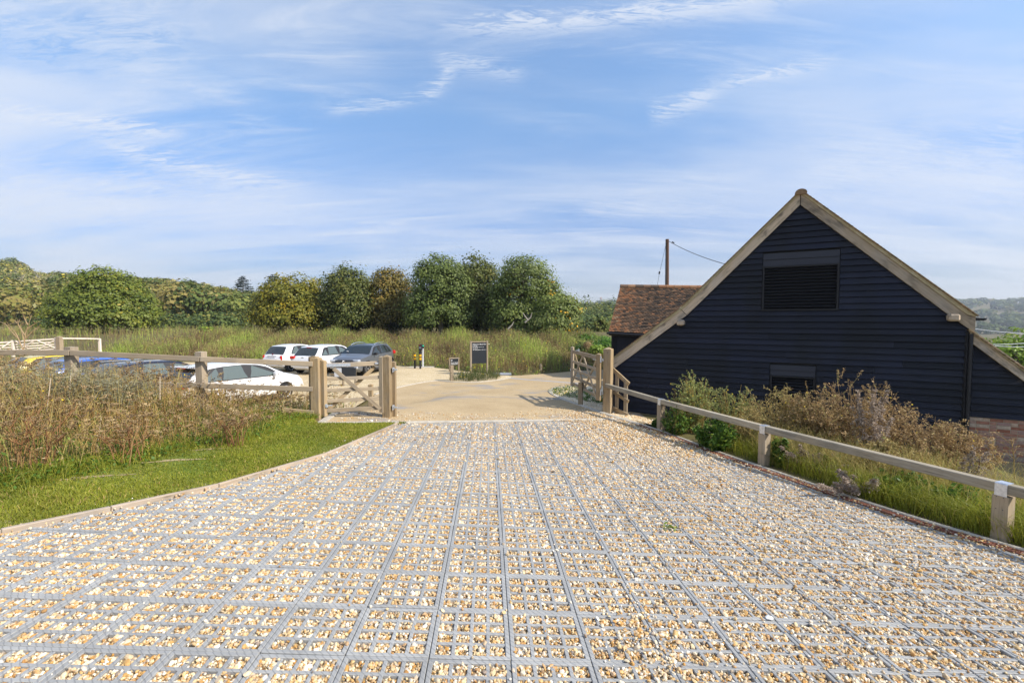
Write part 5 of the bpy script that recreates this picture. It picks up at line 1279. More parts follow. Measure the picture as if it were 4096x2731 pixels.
leaves(mb, C, rng.normal(size=C.shape) + [0, 0, 1.2], rng.uniform(0.05, 0.14, len(k)), 0.42, 0, np.clip(tn[k] + 0.1 * rng.normal(size=len(k)), 0, 1), rng)
sel = rng.random(n) < 0.22; C = np.repeat(tips[sel], 5, 0); C = C + rng.normal(0, 1, C.shape) * [0.03, 0.03, 0.10]; leaves(mb, C, rng.normal(size=C.shape), rng.uniform(0.03, 0.07, len(C)), 0.4, 0, np.clip(np.repeat(tn[sel], 5) - 0.12, 0, 1), rng)
q = tips[rng.random(n) < 0.006]; leaves(mb, q, np.tile([0, -1, .5], (len(q), 1)), 0.07, 0.9, 1, .5, rng)
wobj('meadow_weeds', mb, [MW, FLOW], kind='stuff')
# planted island at the foot of the signs
ISP = [tuple(gpf(*p)[:2]) for p in [(1800, 1522), (1890, 1527), (1985, 1518), (2010, 1506), (1960, 1498), (1850, 1503)]]
def lowplants(poly, n, hmin, hmax, seed, tc_=0.5):
    rng = np.random.default_rng(seed); xy = scatter(poly, n, rng); B = onground(xy, -.01); mb = MB(); h = rng.uniform(hmin, hmax, n); tn = np.clip(rng.normal(tc_, .2, n), 0, 1)
    tips = blades(mb, B, h, rng.uniform(.008, .02, n), rng.uniform(0, .6, n), 0, tn, rng)
    k = rng.integers(0, n, n * 7); f = rng.beta(1.5, 1.2, len(k))[:, None]; C = B[k] * (1 - f) + tips[k] * f + rng.normal(0, .03, (len(k), 3))
    leaves(mb, C, rng.normal(size=C.shape) + [0, 0, 1], rng.uniform(.02, .06, len(k)), .5, 0, np.clip(tn[k] + .12 * rng.normal(size=len(k)), 0, 1), rng)
    q = tips[rng.random(n) < .03]; leaves(mb, q, np.tile([0, -1., .6], (len(q), 1)), .05, .9, 1, .5, rng); return mb
ISG = leafmat('island plants', [(0, (.05, .085, .02)), (.5, (.105, .135, .04)), (.8, (.17, .16, .06)), (1, (.26, .19, .09))], .35, .7, .8, .2)
wobj('island_plants', lowplants(ISP, 620, .16, .55, 51), [ISG, FLOW], kind='stuff')
wobj('verge_grass', lowplants([tuple(p[:2]) for p in rgr[5:]] + [(4.2, 16.4), (3.2, 15.2)], 900, .05, .13, 53, .25), [LUSH, FLOW], kind='stuff')
xs = [gpf(*p) for p in ((1752, 1519), (1775, 1522))]
for q in xs: pass
for (u, v, s_) in ((2675, 2110, .022),):
    q = gp(u, v); wobj('weed_tuft', lowplants([(q[0] - s_ * 1.5, q[1] - s_), (q[0] + s_ * 1.5, q[1] - s_), (q[0] + s_ * 1.5, q[1] + s_), (q[0] - s_ * 1.5, q[1] + s_)], 8, .004, .012, int(u), .8), [LUSH, FLOW], kind='stuff')

# ------------------------------------------------------------------ bank of shrubs between the knee rail and the barn
RBK = [tuple((p + PE * 0.18)[:2]) for p in dr] 
wall_foot = [tuple(wp(s, 0, 0.12)[:2]) for s in (SW1 - 1.0, 5.0, 2.5, cp[0], -1.0, -2.6)]
BANKP = [q for q in RBK[1:]] + [(7.0, 1.0)] + [(9.5, 5.0)] + wall_foot[::-1]
sheet('planted_bank', BANKP, SOIL, 0.012, 0.4)
rng = np.random.default_rng(61)
mb = MB(); rb = np.array(RBK); 
def along(a, b, n, o0, o1):
    """points beside the drain, a..b as distance in metres from its far end"""
    seg = np.linalg.norm(np.diff(rb, axis=0), axis=1); cum = np.r_[0, np.cumsum(seg)]; s = rng.uniform(a, b, n); q = np.c_[np.interp(s, cum, rb[:, 0]), np.interp(s, cum, rb[:, 1])]
    return q + np.array([PE[0], PE[1]]) * rng.uniform(o0, o1, n)[:, None]
xy = np.concatenate([along(2.6, 4.2, 1500, .12, 1.0), along(4.0, 6.2, 3200, .15, 1.3), along(6.2, 10.0, 12500, .10, 2.5), along(5.5, 10, 5000, .05, .7)])
n = len(xy); sdist = rng.random(n); tn = np.clip(rng.normal(.42, .22, n), 0, 1); blades(mb, onground(xy), rng.uniform(.10, .50, n), rng.uniform(.004, .009, n), rng.uniform(.2, 1.2, n), 0, tn, rng)
xy = np.concatenate([along(3.8, 6.0, 4200, .35, 2.2), along(5.6, 9.0, 2300, .7, 2.8), along(2.5, 4.5, 2000, .5, 2.5)]); n = len(xy); blades(mb, onground(xy), rng.uniform(.3, .8, n), rng.uniform(.004, .008, n), rng.uniform(.1, .8, n), 1, np.clip(rng.normal(.75, .15, n), 0, 1), rng)
wobj('bank_grass', mb, [GRASS, DRY], kind='stuff')
SHR_T = leafmat('dry tan shrub', [(0, (0.244, 0.171, 0.068)), (.4, (0.403, 0.304, 0.124)), (.75, (0.524, 0.426, 0.186)), (1, (0.377, 0.403, 0.124))], .35, .85, 1.2, .2)
SHR_B = leafmat('dead brown shrub', [(0, (0.2084, 0.1372, 0.0714)), (.4, (0.3748, 0.2592, 0.1302)), (.8, (0.5281, 0.3823, 0.2016)), (1, (0.4730, 0.4514, 0.1522))], .3, .9, 1.2, .2)
SHR_Y = leafmat('grey green fleabane', [(0, (0.1642, 0.1892, 0.0630)), (.5, (0.3050, 0.3355, 0.1210)), (.85, (0.4223, 0.4554, 0.1720)), (1, (0.3050, 0.4048, 0.0920))], .35, .8, 1.2, .15)
PLUME = leafmat('silvery seed plumes', [(0, (.27, .21, .165)), (.5, (.42, .34, .275)), (1, (.56, .47, .39))], .35, .95, 1.5, .12)
def shrub(name, label, x, y, rx, ry, h, mats, seed, nst=60, nleaf=4200, ls=(.02, .05), flowers=0, heads=0, cat='shrub', group=None, lean=0.5, top=1.5, dz=0.0):
    """many-stemmed shrub: stems fanning out from the root, small leaves and heads along the outer shoots"""
    nleaf = int(nleaf * 1.7); ls = (ls[0] * 1.15, ls[1] * 1.25); rng = np.random.default_rng(seed); z = gz(x, y) + dz; root = thing(name, label, cat, (x, y, z), group)
    a = rng.uniform(0, 6.28, nst); r = np.sqrt(rng.random(nst)); B = np.c_[x + np.cos(a) * r * rx * .35, y + np.sin(a) * r * ry * .35, np.full(nst, z - .03)]
    tp = np.c_[x + np.cos(a) * r * rx, y + np.sin(a) * r * ry, z + h * (1 - .42 * r ** 2.2) * rng.uniform(.72, 1.04, nst)]
    st = MB()
    for b, t in zip(B, tp):
        m_ = b * .5 + t * .5 + np.array([0, 0, .08 * h]); st.tube([b, m_, t], [.008, .006, .003], 4, cap=False)
    wobj('stems', st, mats[1], root)
    # shoots
    ns = nst * 9; k = rng.integers(0, nst, ns); f = rng.uniform(.18, 1.0, ns)[:, None]; sB = B[k] * (1 - f) + tp[k] * f; dv = unit(rng.normal(size=(ns, 3)) * [1, 1, .6] + [0, 0, .75]); sl_ = rng.uniform(.06, .22, ns)[:, None] * h
    sT = sB + dv * sl_; lf = MB(); 
    w = np.cross(dv, rng.normal(size=(ns, 3))); w = unit(w) * .0028; V = np.stack([sB - w, sB + w, sT + w * .5, sT - w * .5], 1).reshape(-1, 3); lf.add(V, np.arange(4 * ns).reshape(-1, 4), 1, np.clip(rng.normal(.6, .2, ns), 0, 1))
    k = rng.integers(0, ns, nleaf); f = rng.beta(1.6, 1, nleaf)[:, None]; C = sB[k] * (1 - f) + sT[k] * f + rng.normal(0, .014, (nleaf, 3))
    hz = np.clip((C[:, 2] - z) / h, 0, 1); tn = np.clip(rng.normal(.45, .24, nleaf) + .12 * (hz - .5), 0, 1)
    leaves(lf, C, rng.normal(size=C.shape) + [0, 0, .8], rng.uniform(*ls, nleaf), .55, 0, tn, rng); wobj('foliage', lf, [mats[0], mats[1]], root, kind='stuff')
    order = np.argsort(-sT[:, 2])
    if heads:
        hd = MB(); q = sT[rng.choice(order[:int(ns * .7)], heads)]; umbels(hd, q, rng.uniform(.012, .03, heads), rng, 0); wobj('seed_heads', hd, mats[2] if len(mats) > 2 else SEED, root, kind='stuff')
    if flowers:
        fl = MB(); q = sT[rng.choice(order[:int(ns * .8)], flowers)]; leaves(fl, q, rng.normal(0, .4, q.shape) + [-.2, -.5, .8], .03, 1.0, 0, rng.random(flowers), rng); leaves(fl, q + [0, 0, .002], rng.normal(0, .4, q.shape) + [.2, -.5, .8], .027, 1.0, 0, rng.random(flowers), rng); wobj('flowers', fl, FLOW, root, kind='stuff')
    return root
def at_px(u, v): return gp(u, v)
q = at_px(2770, 1742); shrub('fleabane_shrub', 'tall grey green shrub dotted with yellow flowers behind the first rail post', q[0] + .15, q[1] + .35, .62, .6, 1.45, [SHR_Y, DRY], 71, 60, 5200, (.018, .045), 70)
q = at_px(2960, 1760); shrub('fleabane_shrub', 'straggly lower shrub with yellow flowers left of the small louvred vent', q[0] + .25, q[1] + .9, .65, .6, 1.25, [SHR_Y, DRY], 72, 44, 3600, (.018, .04), 45, 40)
q = at_px(2840, 1800); shrub('nettle_plant', 'bright green leafy plant spilling under the rail by the drain', q[0] + .12, q[1] + .05, .42, .5, .62, [LUSH, LUSH], 73, 50, 3600, (.035, .075), 0, 0, 'plant')
q = at_px(2690, 1740); shrub('nettle_plant', 'dark green leafy plant at the foot of the first rail post', q[0] + .10, q[1] + .0, .32, .35, .7, [LUSH, DRY], 74, 30, 1700, (.03, .06), 4, 0, 'plant')
q = at_px(3170, 1850); shrub('dry_shrub', 'golden tan feathery dry shrub in the middle of the bank', q[0] + .35, q[1] + .9, .85, .8, 1.35, [SHR_T, SHR_T], 75, 90, 7000, (.014, .04), 18, 60)
q = at_px(3010, 1830); shrub('dry_shrub', 'small straw coloured dry shrub just behind the second rail post', q[0] + .35, q[1] + .55, .6, .5, .95, [SHR_T, SHR_T], 76, 60, 3600, (.014, .036), 6, 20)
q = at_px(3480, 1900); shrub('dead_shrub', 'largest dead brown shrub standing above the rail against the barn wall', q[0] + .2, q[1] + .55, .95, .85, 1.68, [SHR_B, SHR_B], 77, 110, 10500, (.014, .042), 22, 240)
q = at_px(3330, 1880); shrub('dead_shrub', 'rusty brown dead shrub left of the silvery plume', q[0] + .15, q[1] + .75, .65, .6, 1.42, [SHR_B, SHR_T], 78, 70, 5600, (.014, .04), 14, 110)
q = at_px(3740, 1955); shrub('dead_shrub', 'low spreading dead brown shrub nearest the brick plinth', q[0] + .35, q[1] + .35, .85, .75, 1.12, [SHR_B, SHR_B], 79, 90, 7200, (.014, .042), 10, 160)
q = at_px(3590, 1960); shrub('dead_shrub', 'dark leafy shrub underneath the rail below the silvery plume', q[0] - .1, q[1] + .15, .6, .5, .75, [SHR_T, SHR_B], 80, 60, 4200, (.02, .05), 8, 20)
def plume(label, u, v, du, dv, h, w, seed, tilt=0.0, n=9, big=1.15):
    rng = np.random.default_rng(seed); q = at_px(u, v) + np.array([du, dv, 0]); z = gz(q[0], q[1]); root = thing('seed_plume', label, 'plant', (q[0], q[1], z)); st, fl = MB(), MB()
    for s_ in range(n):
        b = np.array([q[0] + rng.normal(0, .05), q[1] + rng.normal(0, .05), z]); t = b + np.array([rng.normal(0, w * .5) + tilt * h, rng.normal(0, w * .4), h * rng.uniform(.62, 1.0)]); st.tube([b, (b + t) / 2 + [0, 0, .03], t], [.007, .005, .003], 4, cap=False)
        for k in range(34):
            f = rng.uniform(.32, 1.0); c = b * (1 - f) + t * f; a = rng.uniform(0, 6.28); L_ = (1.12 - f) * rng.uniform(.08, .24)
            u_ = np.linspace(0, 1, 6); arc = c + np.stack([np.cos(a) * L_ * u_, np.sin(a) * L_ * u_, L_ * (.65 * u_ - .75 * u_ ** 2)], 1)
            Cc = np.repeat(arc, 4, 0) + rng.normal(0, .010, (24, 3)); leaves(fl, Cc, rng.normal(size=Cc.shape) + [0, 0, .8], rng.uniform(.014, .032, 24) * big, .6, 0, np.clip(rng.normal(.5, .25, 24), 0, 1), rng)
    wobj('stems', st, SHR_B, root); wobj('seed_heads', fl, PLUME, root, kind='stuff')
plume('tall silvery fluffy seed plume standing out of the big dead shrub', 3530, 1925, .05, .30, 1.62, .55, 91, 0, 12, 1.2)
plume('low silvery seed plume flopping over the drain kerb', 3420, 1985, .15, .1, .42, .5, 92, -.9, 7)
plume('grey seed plume lying low in shade behind the second rail post', 3230, 1905, .2, .15, .50, .6, 93, .2, 7)
plume('thin silvery seed plume bending over the rail near the last strap', 3850, 2020, .15, .2, .85, .25, 94, .12, 3)
q = at_px(3112, 1872); shrub('thistle', 'dark spiny green thistle right beside the second rail post', q[0] + .08, q[1] + .05, .14, .14, .62, [LUSH, DRY], 95, 9, 380, (.05, .11), 0, 0, 'plant')
for i, (u, v, vt, lb) in enumerate(((3985, 1905, 1775, 'dry branching weed stalk rising in front of the metal mesh'), (4060, 1920, 1760, 'taller dry weed stalk beside the metal mesh at the picture edge'))):
    d = 8.2 - i * .2; q = P(u, v, d); t = P(u - 25 + 10 * i, vt, d); sk = thing('weed_stalk', lb, 'plant', q); mbs = MB().tube([q - [0, 0, .15], lerp(q, t, .6) + [.02, 0, 0], t], [.008, .006, .004], 5); hd = MB(); tips_ = [t]
    for k in range(6):
        f = .45 + .09 * k; c = lerp(q, t, f); e = c + np.array([(-1) ** k * .12, .02 * k, .14]); mbs.tube([c, e], [.004, .003], 4); tips_.append(e)
    umbels(hd, np.array(tips_), np.full(len(tips_), .035), rng); wobj('stem', mbs, DRY, sk); wobj('seed_heads', hd, SEED, sk, kind='stuff')

# reddish dock clump at the lawn edge
DOCK = leafmat('reddish dock stems', [(0, (.20, .085, .04)), (.5, (.34, .165, .075)), (1, (.42, .27, .12))], .25, .8, 1.0, .15)
for (u, v, h_, r_, lb_, sd) in ((150, 1895, .85, .42, 'reddish brown fan of dead dock stems at the lawn edge, far left of the drive', 201), (520, 1848, .58, .30, 'dead dock clump at the lawn edge left of the worn bare patch', 202), (930, 1790, .55, .32, 'small tangle of dead dock stems at the lawn edge nearest the gate', 203)):
    q = gp(u, v); rng = np.random.default_rng(sd); z = gz(q[0], q[1]); root = thing('dock_clump', lb_, 'plant', (q[0], q[1], z)); st, hd = MB(), MB(); tips_ = []
    for k in range(15):
        a = rng.uniform(0, 6.28); rr_ = rng.uniform(.3, 1.25) * r_; b = np.array([q[0] + rng.normal(0, .09), q[1] + rng.normal(0, .09), z - .02]); t = b + np.array([math.cos(a) * rr_, math.sin(a) * rr_, h_ * rng.uniform(.55, 1)])
        m_ = lerp(b, t, .5) + np.array([0, 0, .10 * h_]) - (t - b) * [.15, .15, 0]; st.tube([b, m_, t], [.0065, .0055, .0035], 5, cap=False, tint=rng.random()); tips_.append(t)
        for j in range(3):
            c = lerp(m_, t, rng.uniform(.0, .9)); e = c + np.array([rng.normal(0, .09), rng.normal(0, .09), rng.uniform(.05, .2)]); st.tube([c, e], [.004, .003], 4, cap=False, tint=rng.random()); tips_.append(e)
    umbels(hd, np.array(tips_), rng.uniform(.016, .04, len(tips_)), rng); wobj('stems', st, DOCK, root); wobj('seed_heads', hd, SEED, root, kind='stuff')

for (u, v, rx, h_, lb_, sd) in ((3560, 2010, .42, .42, 'fresh green leafy plant under the rail midway along its longest span', 211), (3830, 2080, .40, .36, 'low bright green plant under the rail beside the last post', 212), (3290, 1915, .34, .40, 'green leafy weed at the drain kerb between the two seed plumes', 213), (2600, 1712, .16, .22, 'tiny green weed by the gravel strip at the first rail post', 214)):
    q = at_px(u, v); shrub('leafy_weed', lb_, q[0] + .25, q[1] + .2, rx, rx * .8, h_, [LUSH, LUSH], sd, 36, 1500, (.03, .07), 3, 0, 'plant')
# ------------------------------------------------------------------ trees
OLIVE = leafmat('olive autumn leaves', [(0, (0.0588, 0.0998, 0.0161)), (.35, (0.1260, 0.1724, 0.0253)), (.65, (0.2100, 0.2449, 0.0356)), (.88, (0.3192, 0.3175, 0.0483)), (1, (0.5040, 0.3084, 0.0322))], .35, .5, .5, .2)
GOLD = leafmat('yellowing leaves', [(0, (.075, .098, .016)), (.3, (.145, .16, .022)), (.6, (.225, .21, .026)), (.85, (.34, .28, .028)), (1, (.55, .36, .02))], .35, .5, .5, .2)
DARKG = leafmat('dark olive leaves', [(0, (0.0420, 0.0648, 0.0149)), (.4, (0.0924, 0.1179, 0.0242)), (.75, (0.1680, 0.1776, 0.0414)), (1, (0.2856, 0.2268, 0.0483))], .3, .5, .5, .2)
RUSSET = leafmat('bronze leaves', [(0, (0.0756, 0.0756, 0.0196)), (.4, (0.1680, 0.1476, 0.0322)), (.75, (0.2856, 0.2100, 0.0483)), (1, (0.4536, 0.2184, 0.0322))], .3, .5, .5, .2)
ASHG = leafmat('grey green ash leaves', [(0, (0.0672, 0.0998, 0.0242)), (.4, (0.1428, 0.1905, 0.0448)), (.8, (0.2520, 0.2994, 0.0805)), (.94, (0.3528, 0.3629, 0.1127)), (1, (0.8400, 0.4717, 0.0242))], .35, .5, .4, .2)
FRESH = leafmat('fresh green leaves', [(0, (0.070, 0.126, 0.017)), (.45, (0.154, 0.252, 0.028)), (.85, (0.294, 0.406, 0.049)), (1, (0.420, 0.350, 0.042))], .4, .5, .8, .2)
HEDGE = leafmat('laurel hedge leaves', [(0, (0.028, 0.070, 0.011)), (.45, (0.077, 0.182, 0.020)), (.85, (0.168, 0.322, 0.035)), (1, (0.280, 0.420, 0.056))], .3, .4, .6, .2)
CEDAR = leafmat('cedar needles', [(0, (.018, .03, .018)), (1, (.05, .075, .04))], .2, .7, var=0)
def crown(mb, c, lobes, nclump, per, rc, ls, rng, m=0, t0=.45, flat=.62, inner=.25, hang=0.0, orange=0.0):
    c = np.array(c, float); w = np.array([l[3] * l[5] for l in lobes]); w = w / w.sum(); li = rng.choice(len(lobes), nclump, p=w); Lb = np.array(lobes)[li]
    d = unit(rng.normal(size=(nclump, 3))); d[:, 2] = np.where(d[:, 2] < -.55, -d[:, 2] * .6, d[:, 2])
    r = np.where(rng.random(nclump) < inner, rng.uniform(.35, .75, nclump), rng.uniform(.80, 1.02, nclump))[:, None]
    cc = c + Lb[:, :3] + d * Lb[:, 3:6] * r; sz = rc * rng.uniform(.6, 1.35, nclump)
    keep = cc[:, 2] > c[2] + .1; cc, d, sz, r = cc[keep], d[keep], sz[keep], r[keep]; k = len(cc)
    off = rng.normal(0, .5, (k, per, 3)) * sz[:, None, None] * np.array([1, 1, flat])
    C = (cc[:, None] + off); C[..., 2] -= hang * (off[..., 0] ** 2 + off[..., 1] ** 2) / (sz[:, None] + .01)
    nr = d[:, None] * .55 + np.array([0, 0, .55]) + rng.normal(0, .34, (k, per, 3)) + off / (sz[:, None, None] + 1e-3) * 1.1
    tn = np.clip(t0 + .15 * rng.normal(size=(k, 1)) + .07 * rng.normal(size=(k, per)), 0, .92)
    if orange: tn = np.where(rng.random((k, 1)) < orange, 1.0, tn)
    leaves(mb, C.reshape(-1, 3), nr.reshape(-1, 3), (ls * rng.uniform(.6, 1.3, (k, per))).ravel(), .62, m, tn.ravel(), rng); return cc
def limbs(mb, base, cc, h0, r0, rng, n=12, top=None):
    base = np.array(base, float); top = np.array(top if top is not None else base + [0, 0, h0 * 1.7], float)
    mb.tube([base - [0, 0, .4], base + [0, 0, .25], lerp(base, top, .45) + rng.normal(0, .08, 3), top], [r0 * 1.3, r0, r0 * .75, r0 * .35], 9, cap=False)
    for k in rng.choice(len(cc), min(n, len(cc)), replace=False):
        s = lerp(base, top, rng.uniform(.35, .95)); e = cc[k]; md = lerp(s, e, .5) + np.array([0, 0, .12 * np.linalg.norm(e - s)]) + rng.normal(0, .15, 3); mb.tube([s, md, e], [r0 * .34, r0 * .2, r0 * .06], 6, cap=False)
        for _ in range(3):
            q = lerp(md, e, rng.uniform(0, .8)); e2 = cc[rng.integers(len(cc))]; e2 = q + unit(e2 - q) * min(1.6, np.linalg.norm(e2 - q)); mb.tube([q, lerp(q, e2, .5) + rng.normal(0, .1, 3), e2], [r0 * .13, r0 * .08, r0 * .03], 5, cap=False)
def tree(name, label, u0, u1, vt, d, lobes, mat_, seed, nclump, per=26, rc=.9, ls=.3, vb=1335, bark=BARK, tr=.28, group=None, limbn=14, wide=1.07, **kw):
    """crown drawn to the span u0..u1 and height vt at distance d; lobes in units of half-width and height"""
    rng = np.random.default_rng(seed); x0, x1 = P(u0, vb, d)[0], P(u1, vb, d)[0]; y = P((u0 + u1) / 2, vb, d)[1]; x = (x0 + x1) / 2; hw = (x1 - x0) / 2 * wide; z = gz(x, y); H = P(u0, vt, d)[2] - z
    L3 = [(a * hw, b * hw, c * H, rx * hw, ry * hw, rz * H) for a, b, c, rx, ry, rz in lobes]
    root = thing(name, label, 'tree', (x, y, z), group); mb = MB(); cc = crown(mb, (x, y, z), L3, nclump, per, rc, ls, rng, **kw); tb = MB()
    limbs(tb, (x, y, z), cc, H * .35, tr, rng, limbn, (x, y, z + H * .72)); wobj('trunk', tb, bark, root); wobj('crown', mb, mat_, root); return root, x, y, z, H, hw, cc
DOME = [(0, 0, .50, .88, .88, .47), (-.38, -.1, .36, .62, .7, .33), (.40, 0, .34, .60, .7, .33), (.05, -.3, .3, .8, .65, .3)]
tree('broad_tree', 'large round olive green tree standing alone above the parked cars', 236, 640, 1062, 56, [(0, 0, .55, .66, .72, .45), (-.34, -.1, .40, .56, .7, .34), (.34, 0, .38, .58, .7, .34), (.0, -.3, .30, .82, .7, .30), (.58, -.1, .22, .40, .5, .2), (-.62, 0, .25, .36, .5, .24)], OLIVE, 101, 1350, 34, .95, .31, wide=.93, flat=.40, hang=.5, t0=.52, inner=.25)
tree('broad_tree', 'round golden yellow tree behind the white cars', 1030, 1330, 1083, 50, DOME, GOLD, 102, 900, 34, .95, .28, flat=.45, hang=.4, t0=.55)
tree('broad_tree', 'dark olive tree between the golden tree and the bronze tree', 1290, 1500, 1070, 49, [(0, 0, .58, .85, .8, .42), (.2, -.1, .35, .8, .8, .35), (-.5, 0, .3, .5, .6, .3)], DARKG, 103, 680, 34, .9, .27, t0=.52)
tree('broad_tree', 'bronze tree with sky showing through its top, behind the charging point', 1462, 1660, 1078, 50, [(0, 0, .62, .8, .8, .38), (0, -.1, .33, .95, .8, .33)], RUSSET, 104, 480, 32, .85, .25, t0=.5, inner=.12)
tree('broad_tree', 'tall green tree with an open left side, above the charging point', 1640, 1890, 1024, 46, [(-.05, 0, .66, .78, .8, .34), (.3, 0, .45, .7, .8, .42), (-.55, -.1, .36, .5, .6, .26), (0, -.2, .25, 1, .8, .25)], ASHG, 105, 780, 34, .85, .25, t0=.42, inner=.18, orange=.004, bark=BARKPALE)
tree('broad_tree', 'dense dark tree directly behind the welcome board', 1790, 2010, 1028, 48, [(0, 0, .62, .8, .8, .38), (0, 0, .35, .95, .9, .35), (.5, -.1, .4, .5, .6, .3)], DARKG, 106, 800, 34, .9, .26, t0=.55, inner=.3)
tree('ash_tree', 'tallest pale leaved tree with bare branches showing in its crown', 1965, 2240, 1020, 44, [(0, 0, .66, .70, .8, .335), (.42, -.1, .40, .58, .7, .34), (-.45, 0, .42, .55, .7, .36), (.1, -.2, .20, 1.0, .8, .22)], ASHG, 107, 820, 32, .8, .23, t0=.5, inner=.1, orange=.012, bark=BARKPALE, tr=.34, limbn=34)
tree('low_tree', 'low spreading tree with orange leaves at the end of the tree row', 2140, 2325, 1175, 41, [(0, 0, .55, .9, .8, .45), (-.3, -.2, .3, .8, .8, .3)], ASHG, 108, 460, 30, .7, .22, t0=.55, orange=.022, bark=BARKPALE, tr=.2, limbn=20)
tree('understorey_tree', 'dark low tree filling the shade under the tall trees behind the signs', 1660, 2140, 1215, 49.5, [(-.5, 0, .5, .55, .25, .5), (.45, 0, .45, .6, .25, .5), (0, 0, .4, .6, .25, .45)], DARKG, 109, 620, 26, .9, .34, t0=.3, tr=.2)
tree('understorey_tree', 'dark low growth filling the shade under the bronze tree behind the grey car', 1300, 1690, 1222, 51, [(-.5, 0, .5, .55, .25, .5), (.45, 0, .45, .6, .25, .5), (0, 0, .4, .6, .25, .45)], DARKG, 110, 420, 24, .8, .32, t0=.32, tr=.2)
# dead pale branches lying at the foot of the ash
db = MB(); rng = np.random.default_rng(7)
for (a, b, c) in (((2030, 1318, 39), (2048, 1300, 39), (2056, 1285, 39)), ((2100, 1290, 39.5), (2122, 1270, 39.5), (2128, 1250, 39.5)), ((2112, 1282, 39.5), (2098, 1262, 39.5), (2092, 1250, 39.5)), ((2160, 1282, 39.5), (2185, 1272, 39.5), (2215, 1262, 39.5)), ((2165, 1300, 39.5), (2180, 1270, 39.5), (2190, 1245, 39.5))):
    db.tube([P(*a), P(*b), P(*c)], [.09, .06, .02], 6)
wobj('dead_branch', db, BARKPALE, label='pale dead branches sticking out low down from the tall ash tree', category='branch')
# bare sapling in front of the far gate
sp = MB(); rng = np.random.default_rng(8); b0 = P(92, 1420, 26)
for (a, b, c) in (((92, 1420), (103, 1330), (126, 1262)), ((92, 1400), (68, 1340), (40, 1302)), ((98, 1370), (85, 1315), (60, 1280)), ((103, 1352), (125, 1330), (156, 1305)), ((108, 1318), (130, 1300), (152, 1288)), ((75, 1355), (50, 1330), (18, 1290)), ((100, 1340), (78, 1310), (70, 1285)), ((112, 1300), (104, 1285), (96, 1270))):
    q0, q1, q2 = P(*a, 26), P(*b, 26), P(*c, 26); sp.tube([q0, q1, q2], [.03, .022, .008], 5)
    for k in range(5): f = rng.uniform(.2, 1); c_ = lerp(q1, q2, f); sp.tube([c_, c_ + rng.normal(0, .16, 3) + [0, 0, .2]], [.009, .004], 4)
wobj('bare_sapling', sp, mat('tan twig bark', (.34, .24, .13), .9), label='leafless tan sapling with a few thin twigs before the far gate', category='tree')
# hedge and garden shrubs by the outbuilding
def bush(name, label, u0, u1, vt, vb, d, m, seed, n, per=24, rc=.4, ls=.16, cat='bush', depth=1.0, **kw):
    rng = np.random.default_rng(seed); a, b = P(u0, vb, d), P(u1, vb, d); x, y = (a[0] + b[0]) / 2, a[1]; hw = (b[0] - a[0]) / 2; z = P(u0, vb, d)[2]; H = P(u0, vt, d)[2] - z
    root = thing(name, label, cat, (x, y, z)); mb = MB(); lob = [(0, 0, H * .5, hw, hw * depth, H * .5), (-hw * .45, 0, H * .4, hw * .55, hw * depth * .8, H * .45), (hw * .45, 0, H * .42, hw * .55, hw * depth * .8, H * .45)]
    cc = crown(mb, (x, y, z), lob, n, per, rc, ls, rng, **kw); tb = MB(); zg = gz(x, y)
    for k in range(6): e = cc[rng.integers(len(cc))]; tb.tube([(x + rng.normal(0, hw * .2), y, min(zg, z) - .1), lerp(np.array([x, y, z]), e, .5), e], [.05, .035, .012], 5, cap=False)
    wobj('stems', tb, BARK, root); wobj('foliage', mb, m, root); return root
bush('hedge', 'long clipped bright green hedge beyond the open field gate', 2255, 2452, 1338, 1425, 37, HEDGE, 121, 330, 26, .45, .17, 'hedge', .35, t0=.6, inner=.35)
bush('hedge', 'second green hedge mound tucked against the tiled outbuilding', 2375, 2480, 1352, 1440, 33, HEDGE, 122, 200, 26, .4, .15, 'hedge', .6, t0=.55, inner=.35)
bush('laurel_bush', 'dark glossy bush in front of the hedge behind the open gate', 2270, 2400, 1370, 1440, 31, HEDGE, 123, 210, 26, .35, .15, t0=.25, inner=.4)
bush('laurel_bush', 'bright yellow green leafy bush seen above the open gate top rail', 2362, 2408, 1380, 1425, 29, FRESH, 124, 80, 22, .25, .14, t0=.6)
bush('dead_bush', 'small grey brown dead shrub in front of the hedge', 2330, 2368, 1360, 1405, 30, SHR_B, 125, 50, 20, .25, .07, t0=.35)
tree('garden_tree', 'bright green garden tree behind the lean to roof', 3880, 4200, 1296, 27, [(-.2, 0, .62, .7, .7, .38), (.4, 0, .6, .65, .7, .38), (0, -.2, .4, .9, .7, .3)], FRESH, 131, 300, 24, .55, .22, vb=1560, t0=.55, hang=.3)

